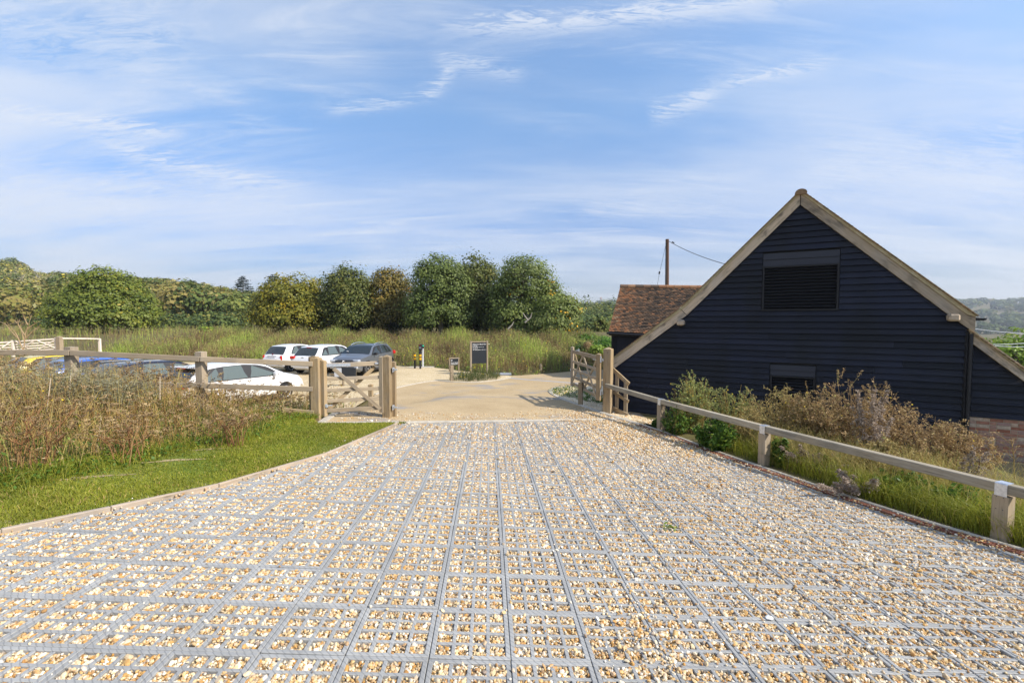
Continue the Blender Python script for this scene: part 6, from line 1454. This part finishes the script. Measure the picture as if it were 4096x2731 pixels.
# ------------------------------------------------------------------ wooded hillside and far slopes
WOODL = leafmat('hillside leaves', [(0, (0.0504, 0.0816, 0.0287)), (.18, (0.0876, 0.1270, 0.0356)), (.36, (0.1428, 0.1814, 0.0403)), (.52, (0.2100, 0.2268, 0.0483)), (.66, (0.2604, 0.2268, 0.0563)), (.8, (0.2772, 0.2177, 0.0725)), (.9, (0.3528, 0.3447, 0.1610)), (1, (0.7728, 0.6169, 0.0322))], .25, .8, .05, .12)
rng = np.random.default_rng(140)
def massed(trees, per_m, lsz):
    """trees: list of (x, y, z, half width, height, tint); far wood, one mass"""
    mb = MB()
    for (x, y, z, hw, H, t) in trees:
        n = int(per_m * hw); d = unit(rng.normal(size=(n, 3))); d[:, 2] = np.abs(d[:, 2]) * np.where(rng.random(n) < .8, 1, -.6); r = rng.uniform(.72, 1.03, n)[:, None]
        lump = 1 + .16 * np.sin(d[:, :1] * 5 + x) * np.cos(d[:, 2:] * 6 + y)
        C = np.array([x, y, z + H * .55]) + d * r * lump * np.array([hw, hw, H * .46]); C = np.concatenate([C, np.array([x, y, z + H * .3]) + unit(rng.normal(size=(n // 3, 3))) * np.array([hw * .9, hw * .9, H * .3])]); N_ = np.concatenate([d, unit(rng.normal(size=(n // 3, 3)))])
        leaves(mb, C, N_ + [0, 0, .35] + rng.normal(0, .35, C.shape), lsz * rng.uniform(.6, 1.3, len(C)) * (0.5 + hw / 9), .75, 0, np.clip(t + .08 * rng.normal(size=len(C)), 0, 1), rng)
    return mb
def skyv(u): return np.interp(u, [-400, -60, 0, 60, 110, 150, 230, 330, 500, 620, 700, 760, 840, 900, 960, 1060, 1200], [985, 1010, 1022, 1030, 1075, 1092, 1092, 1100, 1110, 1118, 1118, 1128, 1140, 1150, 1168, 1172, 1175])
tl = []
for k in range(2300):
    u = rng.uniform(-500, 1130); f = rng.beta(.9, 1.0); y = lerp(92, 300, f); x = (u - CX) / FPX * y; z = gz(x, y)
    hw = rng.uniform(2.6, 5.6) * (0.75 + .4 * f); H = rng.uniform(7, 13.5) * (0.75 + .35 * f)
    zmax = 1.95 + (HOR - skyv(u) - rng.uniform(-6, 10)) / FPX * y
    if z + H > zmax: H = zmax - z
    if H < 4: continue
    dens = 1.0 if f > .25 else .5
    if rng.random() > dens * .62: continue
    t = np.clip(rng.choice([.12, .25, .38, .55, .7, .78], p=[.16, .22, .22, .18, .14, .08]) + (.18 if u < 300 and 0.1 < f < .75 else 0) + rng.normal(0, .06), 0, .9)
    tl.append((x, y, z, min(hw, H * .6), H, t))
tl = tl[:640]
wobj('hillside_wood', massed(tl, 68, 1.0), WOODL, kind='stuff')
def tuned(name, label, u0, u1, vt, vb, d, t, seed, m=WOODL, n=700, ls=.9, cat='tree', top=0.5):
    a, b = P(u0, vb, d), P(u1, vb, d); x, y = (a[0] + b[0]) / 2, a[1]; hw = (b[0] - a[0]) / 2; z = a[2]; H = P(u0, vt, d)[2] - z
    root = thing(name, label, cat, (x, y, z)); r2 = np.random.default_rng(seed); mb = MB(); crown(mb, (x, y, z), [(0, 0, H * .5, hw, hw * .8, H * .5), (-hw * .4, 0, H * .36, hw * .6, hw * .6, H * .36), (hw * .4, 0, H * .36, hw * .6, hw * .6, H * .36)], n // 14, 16, hw * .25, ls, r2, t0=t)
    wobj('crown', mb, m, root); tb = MB().tube([(x, y, min(z, gz(x, y)) - .5), (x, y, z + H * .6)], [.25, .12], 6, cap=False); wobj('trunk', tb, BARK, root); return root
tuned('yellow_tree', 'bright yellow tree on the hillside at the far left', 108, 160, 1158, 1190, 150, .98, 141, n=900, ls=.7)
tuned('round_bush', 'big rounded grey green thicket low on the hill left of the golden tree', 740, 985, 1246, 1335, 84, .30, 142, n=2600, ls=.55, cat='thicket')
tuned('round_bush', 'smaller blue green thicket touching the round olive tree', 640, 750, 1250, 1330, 82, .16, 143, n=1400, ls=.5, cat='thicket')
tuned('round_bush', 'dark green thicket behind the bare sapling', 120, 260, 1262, 1340, 80, .16, 144, n=1500, ls=.5, cat='thicket')
tuned('lime_bush', 'small lime green bush on top of the meadow bank', 796, 860, 1308, 1328, 58, .62, 145, FRESH, 420, .3, 'bush')
for i, (u, vt, vb, d) in enumerate(((55, 1085, 1150, 170), (88, 1100, 1175, 165), (150, 1098, 1160, 175), (205, 1105, 1170, 178), (620, 1180, 1260, 140), (935, 1205, 1240, 120))):
    a = P(u, vb, d); t = P(u, vt, d); H = t[2] - a[2]; r2 = np.random.default_rng(150 + i); tb = MB().tube([a - [0, 0, 3], lerp(a, t, .5) + [.3, 0, 0], t], [.28, .2, .06], 6); C = []
    for k in range(16):
        s = lerp(a, t, r2.uniform(.2, .85)); e = s + np.array([r2.normal(0, 1.6), r2.normal(0, .8), r2.uniform(.8, 3)]); tb.tube([s, lerp(s, e, .5) + [0, 0, .2], e], [.11, .07, .03], 5); C.append(e)
    lb = ['leafless pale birch at the far left of the hillside', 'pale forked birch left of the bright yellow tree', 'pale leafless birch above the bright yellow tree', 'thin bare birch beside the crown of the round tree', 'pale grey bare trunk halfway up the hillside wood', 'broken white dead trunk beside the golden tree'][i]
    root = thing('birch_tree', lb, 'tree', a); wobj('trunk', tb, mat('pale birch bark', (.42, .38, .30), .8), root)
    if i < 4:
        cb = MB(); C = np.repeat(np.array(C), 9, 0) + r2.normal(0, .7, (len(C) * 9, 3)); leaves(cb, C, r2.normal(size=C.shape), .55, .6, 0, np.clip(r2.normal(.88, .04, len(C)), 0, .93), r2); wobj('crown', cb, WOODL, root)
def cedar(label, u, vt, vb, d, w, seed):
    r2 = np.random.default_rng(seed); a, t = P(u, vb, d), P(u, vt, d); H = t[2] - a[2]; root = thing('cedar_tree', label, 'tree', a); tb = MB().tube([a - [0, 0, 6], t], [.5, .1], 7); cb = MB()
    for k in range(8):
        f = .22 + .095 * k; c = lerp(a, t, f); wd_ = w * (1.12 - f) * r2.uniform(.75, 1.1)
        for s in range(7):
            an = r2.uniform(0, 6.28); e = c + np.array([math.cos(an) * wd_, math.sin(an) * wd_, r2.uniform(.1, .5)]); tb.tube([c, e], [.12, .04], 4); q = lerp(c, e, r2.uniform(.35, 1, (46, 1))) + r2.normal(0, 1, (46, 3)) * [.5, .5, .12]; leaves(cb, q, r2.normal(0, .4, q.shape) + [0, 0, 1], .7, .7, 0, r2.random(46), r2)
    q = t + r2.normal(0, 1, (50, 3)) * [.6, .6, .25]; leaves(cb, q, r2.normal(0, .4, q.shape) + [0, 0, 1], .6, .7, 0, r2.random(50), r2)
    wobj('trunk', tb, BARK, root); wobj('crown', cb, CEDAR, root)
cedar('dark layered cedar standing clear against the sky above the wood', 972, 1107, 1180, 240, 6.2, 161); cedar('second dark cedar half hidden behind the golden tree', 1090, 1100, 1185, 235, 6.5, 162)
# wood in the valley seen between the last tree and the outbuilding
tl = []
for k in range(170):
    u = rng.uniform(2150, 2620); y = rng.uniform(80, 230); x = (u - CX) / FPX * y; z = gz(x, y); vtop = np.interp(y, [80, 230], [1275, 1188]) + rng.uniform(-8, 26); H = 1.95 + (HOR - vtop) / FPX * y - z
    if H < 4: continue
    tl.append((x, y, z, rng.uniform(3, 5.5) * (.6 + y / 250), H, np.clip(rng.choice([.08, .2, .34, .46]) + rng.normal(0, .05), 0, 1)))
wobj('valley_wood', massed(tl, 62, .85), WOODL, kind='stuff')
tuned('valley_tree', 'pale green young tree standing forward in the valley wood', 2372, 2428, 1258, 1350, 62, .42, 171, n=900, ls=.42)
# far slope: trees, fields, roofs in the blue distance
tl = []
for k in range(1500):
    u = rng.uniform(1900, 4700); f = rng.random(); y = lerp(560, 1500, f ** .8); x = (u - CX) / FPX * y; z = gz(x, y); band = math.sin(x * .021 + y * .013) * math.cos(y * .017 - x * .006)
    if band < -.05 and f < .72: continue
    tl.append((x, y, z, rng.uniform(6, 12), rng.uniform(9, 17), np.clip(rng.choice([.1, .22, .34, .7], p=[.35, .3, .25, .1]) + rng.normal(0, .05), 0, 1)))
wobj('far_slope_trees', massed(tl, 5, 4.2), WOODL, kind='stuff')
FIELD = mat('far pasture', (.19, .21, .075), .95)
HW = mat('pale house wall', (.62, .58, .52), .9); HR = mat('red house roof', (.34, .15, .10), .9); HP = mat('dark window', (.05, .06, .07), .3)
for i, (u, v, w, lb) in enumerate(((3862, 1214, 9, 'tiny white house among trees near the far ridge'), (3895, 1217, 8, 'second tiny white house on the far ridge'), (3990, 1290, 14, 'white house low on the far slope beside the barn eave'), (4012, 1286, 15, 'white walled house with gable in the middle of the far hamlet'), (4044, 1284, 20, 'far house with the widest red roof in the hamlet'), (4078, 1292, 13, 'far pale house at the picture edge below the red roof'), (2440 - 35, 1196, 7, 'tiny pale house on the skyline left of the outbuilding roof'))):
    d = 900 if v > 1250 else 1350; p = P(u, v, d); k = d / FPX; W_ = w * k; hs_ = thing('house', lb, 'house', p); hh_ = 6.5
    wobj('wall', MB().box(p + np.array([0, 4, -hh_ / 2]), (W_, 8, hh_ + 9)), HW, hs_)
    c = p + np.array([0, 0, hh_ / 2 - 2]); wobj('roof', MB().prism([c + [-W_ / 2 - .6, -.6, 0], c + [-W_ / 2 - .6, 4, 4.2], c + [-W_ / 2 - .6, 8.6, 0]], (W_ + 1.2, 0, 0)), HR, hs_)
    for j in range(3): wobj('window', MB().box(p + np.array([W_ * (-.3 + .3 * j), -.02, -hh_ * .35]), (1.2, .1, 1.4)), HP, hs_)
# ------------------------------------------------------------------ cars
def paint(name, c, metal=0.0, rough=0.28):
    return mat(name, c, rough, metal, 0.5, Coat_Weight=0.6, Coat_Roughness=0.05)
PWHITE = paint('white car paint', (.78, .78, .78)); PGREY = paint('grey metallic car paint', (.16, .175, .20), .45, .32); PNAVY = paint('dark navy car paint', (.018, .022, .040), .2)
PBLUE = paint('bright blue car paint', (.045, .14, .48), .2); PYEL = paint('yellow car paint', (.66, .50, .05)); PSILV = paint('silver car paint', (.55, .57, .60), .4)
GLASS = mat('tinted car glass', (.018, .024, .024), .06, 0, .9); GLASSL = mat('light car glass', (.10, .125, .115), .06, 0, .9)
TYRE = mat('tyre rubber', (.018, .018, .018), .85); RIM = mat('alloy rim', (.60, .61, .63), .3, .7); TRIM = mat('black car trim', (.02, .02, .022), .55)
REDL = mat('red tail lamp', (.45, .015, .012), .15, 0, .6, Emission_Color=(1, .03, .01, 1), Emission_Strength=.06); CLEARL = mat('headlamp glass', (.55, .58, .62), .08, .3, .8); CHROME = mat('bright trim', (.75, .76, .78), .15, .9); PLATE = mat('number plate', (.72, .70, .52), .5)
AMBER = mat('amber lamp', (.75, .18, .01), .2)
def make_car(name, label, x, y, phi, L_, Wd, Hh, prof, belt, paintm, wheels, wr, windows, screen, rear, glass=GLASS, roofm=None, spokes=5, arch=True, z=None, group='cars parked on the gravel'):
    """prof: (x, z) top line from the back bumper to the nose; windows: list of (x0, x1) side lights"""
    px = np.array([p[0] for p in prof]); pz = np.array([p[1] for p in prof])
    zt = lambda q: np.interp(q, px, pz); z0 = gz(x, y) if z is None else z
    Mx = T((x, y, z0)) @ Matrix.Rotation(phi, 4, 'Z') @ T((-L_ / 2, 0, 0))
    root = thing(name, label, 'car', (x, y, z0), group, M=Mx)
    bz = lambda q: belt[0] + (belt[1] - belt[0]) * q / L_
    def wplan(q):
        t = np.abs(2 * q / L_ - 1); return Wd / 2 * (1 - .20 * t ** 5 - .02 * t ** 2)
    def hw(q, zz):
        b = bz(q); k = np.clip((zz - b) / (Hh - b), 0, 1); return wplan(q) * (.985 - .27 * k ** 1.1)
    xs = np.unique(np.round(np.r_[np.linspace(0, L_, 30), px, .03, .08, L_ - .03, L_ - .08], 3)); V = []; K = 11
    for q in xs:
        t = zt(q); e = min(q, L_ - q); zb = .20 + .16 * max(0, 1 - e / .35); w = wplan(q); sh = min(bz(q), t - .075); sh = max(sh, zb + .12)
        half = [(0, zb), (.80 * w, zb), (.95 * w, zb + .09), (w, zb + .45 * (sh - zb)), (.995 * w, zb + .75 * (sh - zb)), (hw(q, sh), sh)]
        zz = t - .055; m_ = sh + .5 * (max(zz, sh + .005) - sh)
        half += [(hw(q, m_), m_), (hw(q, zz), max(zz, sh + .01)), (hw(q, zz) * .93, t - .014), (hw(q, zz) * .55, t + .008), (0, t + .014)]
        V.append([(q, a, b) for a, b in half] + [(q, -a, b) for a, b in half[1:-1][::-1]])
    n = len(V[0]); V = np.array(V).reshape(-1, 3); fs = []
    for i in range(len(xs) - 1):
        for j in range(n): fs.append((i * n + j, i * n + (j + 1) % n, (i + 1) * n + (j + 1) % n, (i + 1) * n + j))
    fs += [tuple(range(n - 1, -1, -1)), tuple((len(xs) - 1) * n + j for j in range(n))]
    bm = bmesh.new(); vs = [bm.verts.new(v) for v in V]
    for f in fs:
        try: bm.faces.new([vs[i] for i in f])
        except ValueError: pass
    bmesh.ops.recalc_face_normals(bm, faces=bm.faces)
    me = bpy.data.meshes.new('body'); bm.to_mesh(me); bm.free(); me.materials.append(paintm); me.materials.append(TRIM)
    ob = bpy.data.objects.new('body', me); COL.objects.link(ob)
    cut = MB()
    for wx in wheels:
        for s_ in (-1, 1): cut.lathe([(wr + .055, -.16), (wr + .055, .30)] if s_ > 0 else [(wr + .055, -.30), (wr + .055, .16)], 24, 'Y', (wx, s_ * (Wd / 2 - .10) * 1.0, wr), m=1)
    cb_ = bpy.data.objects.new('tmp_cut', cut.mesh('tmp_cut', [paintm, TRIM])); COL.objects.link(cb_)
    bmc = bmesh.new(); bmc.from_mesh(cb_.data); bmesh.ops.recalc_face_normals(bmc, faces=bmc.faces); bmc.to_mesh(cb_.data); bmc.free()
    md = ob.modifiers.new('cut', 'BOOLEAN'); md.object = cb_; md.operation = 'DIFFERENCE'; md.solver = 'EXACT'
    bpy.context.view_layer.update(); me2 = bpy.data.meshes.new_from_object(ob.evaluated_get(bpy.context.evaluated_depsgraph_get()))
    bpy.data.objects.remove(ob); bpy.data.objects.remove(cb_); me2.name = 'body'
    for p in me2.polygons: p.use_smooth = p.material_index == 0
    try: me2.set_sharp_from_angle(angle=math.radians(32))
    except Exception: pass
    body = bpy.data.objects.new('body', me2); place(body, root, Mx)
    # dark sills and bumpers
    def strip(nm, xa, xb, zl, zh, m, eps=.006, both=(-1, 1), par=root, k=8):
        """a patch on the car's side between two heights (callables allowed)"""
        for s_ in both:
            q = np.linspace(xa, xb, k); lo = np.array([zl(a) if callable(zl) else zl for a in q]); hi = np.array([zh(a) if callable(zh) else zh for a in q]); hi = np.maximum(hi, lo + .002); R = 4; Vv = []
            for r in range(R + 1):
                zz = lo + (hi - lo) * r / R
                yy = np.array([np.interp(b, [.2, bz(a)], [wplan(a) * .985, hw(a, bz(a)) + .002]) if b < bz(a) else hw(a, b) for a, b in zip(q, zz)]) + eps
                Vv.append(np.stack([q, s_ * yy, zz], 1))
            Vv = np.concatenate(Vv); ff = [(r * k + i, r * k + i + 1, (r + 1) * k + i + 1, (r + 1) * k + i) for r in range(R) for i in range(k - 1)]
            o = obj(nm, MB().poly(Vv, ff), m, par, Mx)
            o.data.polygons.foreach_set('use_smooth', [True] * len(o.data.polygons))
    for i, wdw in enumerate(windows):
        xa, xb = wdw[:2]; sl0 = wdw[2] if len(wdw) > 2 else 0.0; sl1 = wdw[3] if len(wdw) > 3 else 0.0
        strip('side_window', xa, xb, lambda q: bz(q) + .025, lambda q, xa=xa, xb=xb, sl0=sl0, sl1=sl1: max(bz(q) + .03, min(zt(q) - .085, bz(q) + .03 + (q - xa) * (sl0 or 99), bz(q) + .03 + (xb - q) * (sl1 or 99))), glass)
    strip('window_surround', windows[0][0] - .04, windows[-1][1] + .04, lambda q: bz(q) - .005, lambda q: max(bz(q) + .01, min(zt(q) - .065, bz(q) + .05 + (q - windows[0][0] + .04) * 1.3, bz(q) + .05 + (windows[-1][1] + .04 - q) * .75)), TRIM, .003, k=24)
    def topstrip(nm, xa, xb, f, m, eps=.012, k=8):
        q = np.linspace(xa, xb, k); Vv = []; tt = np.linspace(-1, 1, 7)
        for a in q:
            t = zt(a); w = hw(a, t - .055) * f
            for b in tt: Vv.append((a, b * w, t + .014 - .026 * b ** 4 + eps))
        ff = [(i * 7 + j, i * 7 + j + 1, i * 7 + 8 + j, i * 7 + 7 + j) for i in range(k - 1) for j in range(6)]
        o = obj(nm, MB().poly(Vv, ff), m, root, Mx); o.data.polygons.foreach_set('use_smooth', [True] * len(o.data.polygons)); return o
    topstrip('windscreen', screen[0], screen[1], .93, glass); topstrip('rear_window', rear[0], rear[1], .90, GLASS)
    if roofm: topstrip('roof_panel', rear[1] + .02, screen[0] - .02, .97, roofm, .006)
    strip('sill', wheels[0] + wr + .07, wheels[1] - wr - .07, .20, .30, TRIM, .008)
    for s_ in (-1, 1):
        for xd in (windows[-1][0] - .02, windows[-1][0] + 1.02 if len(windows) > 2 else windows[-1][1] + .02):
            strip('door_seam', xd, xd + .012, .32, bz(xd) - .01, TRIM, .003, (s_,), k=2)
        xh = windows[-1][0] + .12; strip('door_handle', xh, xh + .17, bz(xh) - .11, bz(xh) - .075, CHROME if paintm is PGREY else paintm, .02, (s_,), k=2)
        xm = windows[-1][1] - .18; ym = hw(xm, bz(xm)) + .10
        mr = obj('mirror', MB().box((0, 0, 0), (.11, .19, .14), ch=.03), TRIM if paintm is PGREY else paintm, root, Mx @ T((xm, s_ * ym, bz(xm) + .06)))
        for wx in wheels:
            yw = s_ * (Wd / 2 - .115)
            w_ = obj('wheel', MB().lathe([(wr * .62, -.095), (wr * .9, -.105), (wr, -.07), (wr, .07), (wr * .9, .105), (wr * .62, .095)], 24, 'Y'), TYRE, root, Mx @ T((wx, yw, wr)))
            rmb = MB().lathe([(wr * .64, -.02), (wr * .66, .02)], 20, 'Y', (0, s_ * .03, 0), 1).lathe([(wr * .14, -.01), (wr * .12, .02)], 12, 'Y', (0, s_ * .085, 0))
            a = np.linspace(0, 6.283, 25); ring = np.stack([np.cos(a) * wr * .65, np.full(25, s_ * .093), np.sin(a) * wr * .65], 1); rmb.tube(ring, .014, 5, cap=False)
            for j in range(spokes):
                an = 2 * math.pi * j / spokes + .3; rot = Matrix.Rotation(-an, 3, 'Y'); rmb.box(tuple(rot @ Vector((wr * .36, s_ * .082, 0))), (wr * .62, .02, wr * (.55 / spokes + .06)), rot=rot)
            obj('rim', rmb, [RIM, TRIM], w_, WM[w_.name])
    return root, Mx, wplan, hw, zt, bz, strip
def cbox(nm, root, Mx, c, size, m, ch=.015, rot=None, par=None):
    return obj(nm, MB().box((0, 0, 0), size, ch=ch), m, par or root, Mx @ T(c) @ (rot or Matrix.Identity(4)))

# --- near white hatchback behind the fence
HP_ = [(0, .52), (.02, .80), (.10, .95), (.24, 1.0), (.60, 1.37), (.72, 1.415), (1.3, 1.475), (2.0, 1.48), (2.45, 1.43), (2.75, 1.34), (3.35, 1.02), (3.6, .95), (4.0, .84), (4.18, .70), (4.25, .50)]
r, Mx, wp_, hw_, zt_, bz_, st_f = make_car('hatchback_car', 'white hatchback just behind the fence seen from its back corner', -9.6, 15.7, math.radians(64), 4.40, 1.78, 1.48, [(a * 4.4 / 4.25, b) for a, b in HP_], (.98, .93), PWHITE, (.80, 3.50), .31, [(.64, 1.22, .75, 0), (1.26, 2.08), (2.17, 3.22, 0, .42)], (2.64, 3.46), (.23, .68), glass=GLASSL, spokes=7)
cbox('spoiler', r, Mx, (.62, 0, 1.425), (.26, 1.22, .03), PWHITE, .012); cbox('brake_light', r, Mx, (.50, 0, 1.395), (.03, .4, .025), REDL, .004)
for s_ in (-1, 1): cbox('tail_light', r, Mx, (.13, s_ * .70, .90), (.24, .30, .17), REDL, .04)
cbox('number_plate', r, Mx, (.015, 0, .68), (.02, .52, .11), PLATE, .004); cbox('rear_bumper', r, Mx, (.06, 0, .42), (.14, 1.50, .16), TRIM, .03); cbox('wiper', r, Mx, (.36, .12, 1.16), (.03, .5, .02), TRIM, .004, Matrix.Rotation(-.75, 4, 'Y'))
for s_ in (-1, 1): cbox('headlight', r, Mx, (4.02, s_ * .66, .74), (.30, .26, .14), CLEARL, .04)
# --- two small white cars by the bank
FP_ = [(0, .45), (.03, .74), (.10, .90), (.24, .99), (.52, 1.36), (.68, 1.43), (1.2, 1.49), (1.7, 1.485), (2.1, 1.42), (2.30, 1.34), (2.75, 1.04), (2.95, .98), (3.30, .86), (3.48, .68), (3.55, .45)]
r, Mx, wp_, hw_, zt_, bz_, st_f = make_car('city_car', 'small rounded white city car furthest along the row of parked cars', -12.7, 26.7, math.radians(70), 3.55, 1.63, 1.49, FP_, (.99, .96), PWHITE, (.62, 2.90), .285, [(.72, 1.28, 1.1, 0), (1.36, 2.52, 0, .6)], (2.12, 2.74), (.20, .56), glass=GLASSL, spokes=10)
for s_ in (-1, 1): cbox('tail_light', r, Mx, (.10, s_ * .63, .80), (.10, .13, .26), REDL, .03)
cbox('number_plate', r, Mx, (.045, 0, .82), (.03, .52, .10), mat('white number plate', (.7, .72, .78), .4), .004); cbox('plate_lamp', r, Mx, (.06, 0, .90), (.05, .62, .03), CHROME, .006); obj('badge', MB().lathe([(.045, -.01), (.045, .012)], 14, 'X'), mat('dark red badge', (.20, .02, .03), .3, .3), r, Mx @ T((.12, 0, .99))); cbox('rear_bumper', r, Mx, (.04, 0, .50), (.10, 1.34, .16), PWHITE, .04); cbox('wiper', r, Mx, (.24, 0, 1.02), (.03, .45, .02), TRIM, .004)
CP_ = [(0, .50), (.02, .78), (.08, .93), (.22, 1.0), (.55, 1.36), (.75, 1.44), (1.3, 1.51), (1.9, 1.52), (2.35, 1.47), (2.65, 1.38), (3.15, 1.06), (3.4, .98), (3.72, .84), (3.88, .68), (3.94, .48)]
r, Mx, wp_, hw_, zt_, bz_, st_f = make_car('hatchback_car', 'white hatchback with bright red tail lamps parked between the city car and the grey one', -10.45, 25.7, math.radians(72), 3.94, 1.73, 1.52, CP_, (.99, .96), PWHITE, (.70, 3.18), .30, [(.62, 1.02, .9, 0), (1.08, 1.88), (1.96, 2.92, 0, .5)], (2.40, 3.14), (.18, .62), glass=GLASSL, spokes=6)
for s_ in (-1, 1):
    cbox('tail_light', r, Mx, (.11, s_ * .66, .90), (.20, .32, .16), REDL, .04); cbox('reversing_light', r, Mx, (.07, s_ * .70, .80), (.10, .16, .10), CLEARL, .03)
cbox('brake_light', r, Mx, (.56, 0, 1.415), (.04, .30, .03), REDL, .004)
for k in (0, 1):
    ch = MB()
    for s_ in (-1, 1): ch.box((0, s_ * .045, 0), (.012, .11, .018), rot=Matrix.Rotation(-s_ * .55, 3, 'X'))
    obj('badge', ch, CHROME, r, Mx @ T((.055, 0, .86 + k * .05)))
cbox('rear_bumper', r, Mx, (.03, 0, .52), (.10, 1.48, .24), PWHITE, .05); cbox('wiper', r, Mx, (.28, .05, 1.08), (.03, .5, .02), TRIM, .004)
st_f('side_moulding', 1.05, 2.9, .42, .50, TRIM, .014)
# --- grey crossover facing the camera
GP_ = [(0, .55), (.02, .86), (.10, 1.00), (.22, 1.08), (.58, 1.42), (.70, 1.50), (1.3, 1.555), (1.9, 1.565), (2.35, 1.52), (2.6, 1.44), (3.12, 1.10), (3.35, 1.04), (3.85, .97), (4.08, .86), (4.19, .70), (4.23, .50)]
r, Mx, wp_, hw_, zt_, bz_, st_f = make_car('crossover_car', 'grey metallic crossover with roof rails facing the small gate', -8.15, 25.1, math.radians(-101), 4.23, 1.82, 1.57, GP_, (1.08, 1.00), PGREY, (.80, 3.40), .345, [(.66, 1.06, .8, 0), (1.10, 1.90), (1.98, 2.92, 0, .5)], (2.40, 3.14), (.22, .62), spokes=10)
for s_ in (-1, 1):
    q = np.linspace(.75, 2.35, 9); pts_ = [(a, s_ * (hw_(a, zt_(a) - .05) * .94), zt_(a) + .05 * math.sin(math.pi * (a - .75) / 1.6) ** .5 + .012) for a in q]; obj('roof_rail', MB().tube(pts_, .022, 6), CHROME, r, Mx)
    cbox('headlight', r, Mx, (4.05, s_ * .62, .80), (.22, .42, .15), CLEARL, .04, Matrix.Rotation(-s_ * .28, 4, 'Z')); cbox('fog_light', r, Mx, (4.20, s_ * .66, .47), (.08, .24, .12), CLEARL, .03); cbox('tail_light', r, Mx, (.10, s_ * .74, 1.0), (.20, .22, .20), REDL, .04)
    q = [(wx + math.cos(t) * .415, s_ * (.895), .345 + math.sin(t) * .415) for wx in (3.40,) for t in np.linspace(.1, math.pi - .1, 12)]; obj('arch_trim', MB().tube(q, .035, 6), TRIM, r, Mx)
    q = [(.80 + math.cos(t) * .415, s_ * (.895), .345 + math.sin(t) * .415) for t in np.linspace(.1, math.pi - .1, 12)]; obj('arch_trim', MB().tube(q, .035, 6), TRIM, r, Mx)
gr = cbox('grille', r, Mx, (4.185, 0, .76), (.06, .98, .20), TRIM, .02)
for k in range(3): cbox('grille_bar', r, Mx, (4.222, 0, .70 + .055 * k), (.012, .96, .008), CHROME, .002, par=gr)
cbox('lower_grille', r, Mx, (4.225, 0, .42), (.05, 1.10, .15), TRIM, .02)
bd = MB(); a = np.linspace(0, 6.283, 25); bd.tube(np.stack([np.zeros(25), np.cos(a) * .075, np.sin(a) * .075], 1), .010, 6, cap=False)
for (p0, p1) in (((-.03, .068), (0, .005)), ((.03, .068), (0, .005)), ((-.068, .03), (-.03, -.062)), ((-.03, -.062), (0, -.005)), ((0, -.005), (.03, -.062)), ((.03, -.062), (.068, .03))): bd.tube([(0, *p0), (0, *p1)], .009, 5)
obj('badge', bd, CHROME, r, Mx @ T((4.235, 0, .77))); cbox('number_plate', r, Mx, (4.252, 0, .56), (.015, .52, .11), mat('front number plate', (.75, .75, .73), .5), .004); cbox('windscreen_sticker', r, Mx, (3.0, -.5, 1.20), (.02, .10, .08), WHITE, .002, Matrix.Rotation(.5, 4, 'Y'))
# --- cars mostly hidden by the weeds
SP_ = [(0, .55), (.03, .85), (.12, .98), (.28, 1.04), (.75, 1.36), (.95, 1.42), (1.6, 1.465), (2.2, 1.45), (2.6, 1.38), (3.45, 1.0), (3.7, .94), (4.2, .84), (4.42, .70), (4.5, .5)]
r, Mx, *_r = make_car('saloon_car', 'dark navy car parked left of the near white hatchback behind the fence', -13.0, 16.7, math.radians(64), 4.5, 1.80, 1.46, SP_, (1.0, .95), PNAVY, (.85, 3.6), .31, [(.72, 1.25, .6, 0), (1.30, 2.15), (2.23, 3.3, 0, .4)], (2.65, 3.46), (.26, .80), glass=GLASSL)
for s_ in (-1, 1): cbox('tail_light', r, Mx, (.13, s_ * .70, .93), (.22, .34, .17), REDL, .04)
for s_ in (-1, 1): cbox('roof_bar', r, Mx, (1.5, s_ * .56, 1.475), (1.5, .03, .025), PSILV, .008)
r, Mx, *_r = make_car('saloon_car', 'bright blue car between the navy car and the yellow one behind the fence', -16.0, 18.0, math.radians(64), 4.5, 1.80, 1.45, SP_, (1.0, .95), PBLUE, (.85, 3.6), .31, [(.72, 1.25, .6, 0), (1.30, 2.15), (2.23, 3.3, 0, .4)], (2.65, 3.46), (.26, .80))
for s_ in (-1, 1): cbox('tail_light', r, Mx, (.13, s_ * .70, .93), (.22, .34, .17), REDL, .04)
r, Mx, *_r = make_car('hatchback_car', 'yellow car furthest left in the near row half hidden by weeds', -18.9, 19.4, math.radians(63), 4.25, 1.76, 1.47, HP_, (.98, .93), PYEL, (.78, 3.38), .31, [(.62, 1.18, .75, 0), (1.22, 2.02), (2.10, 3.12, 0, .42)], (2.55, 3.36), (.22, .66), glass=GLASSL, roofm=PYEL)
for s_ in (-1, 1): cbox('tail_light', r, Mx, (.13, s_ * .70, .90), (.24, .30, .17), REDL, .04)
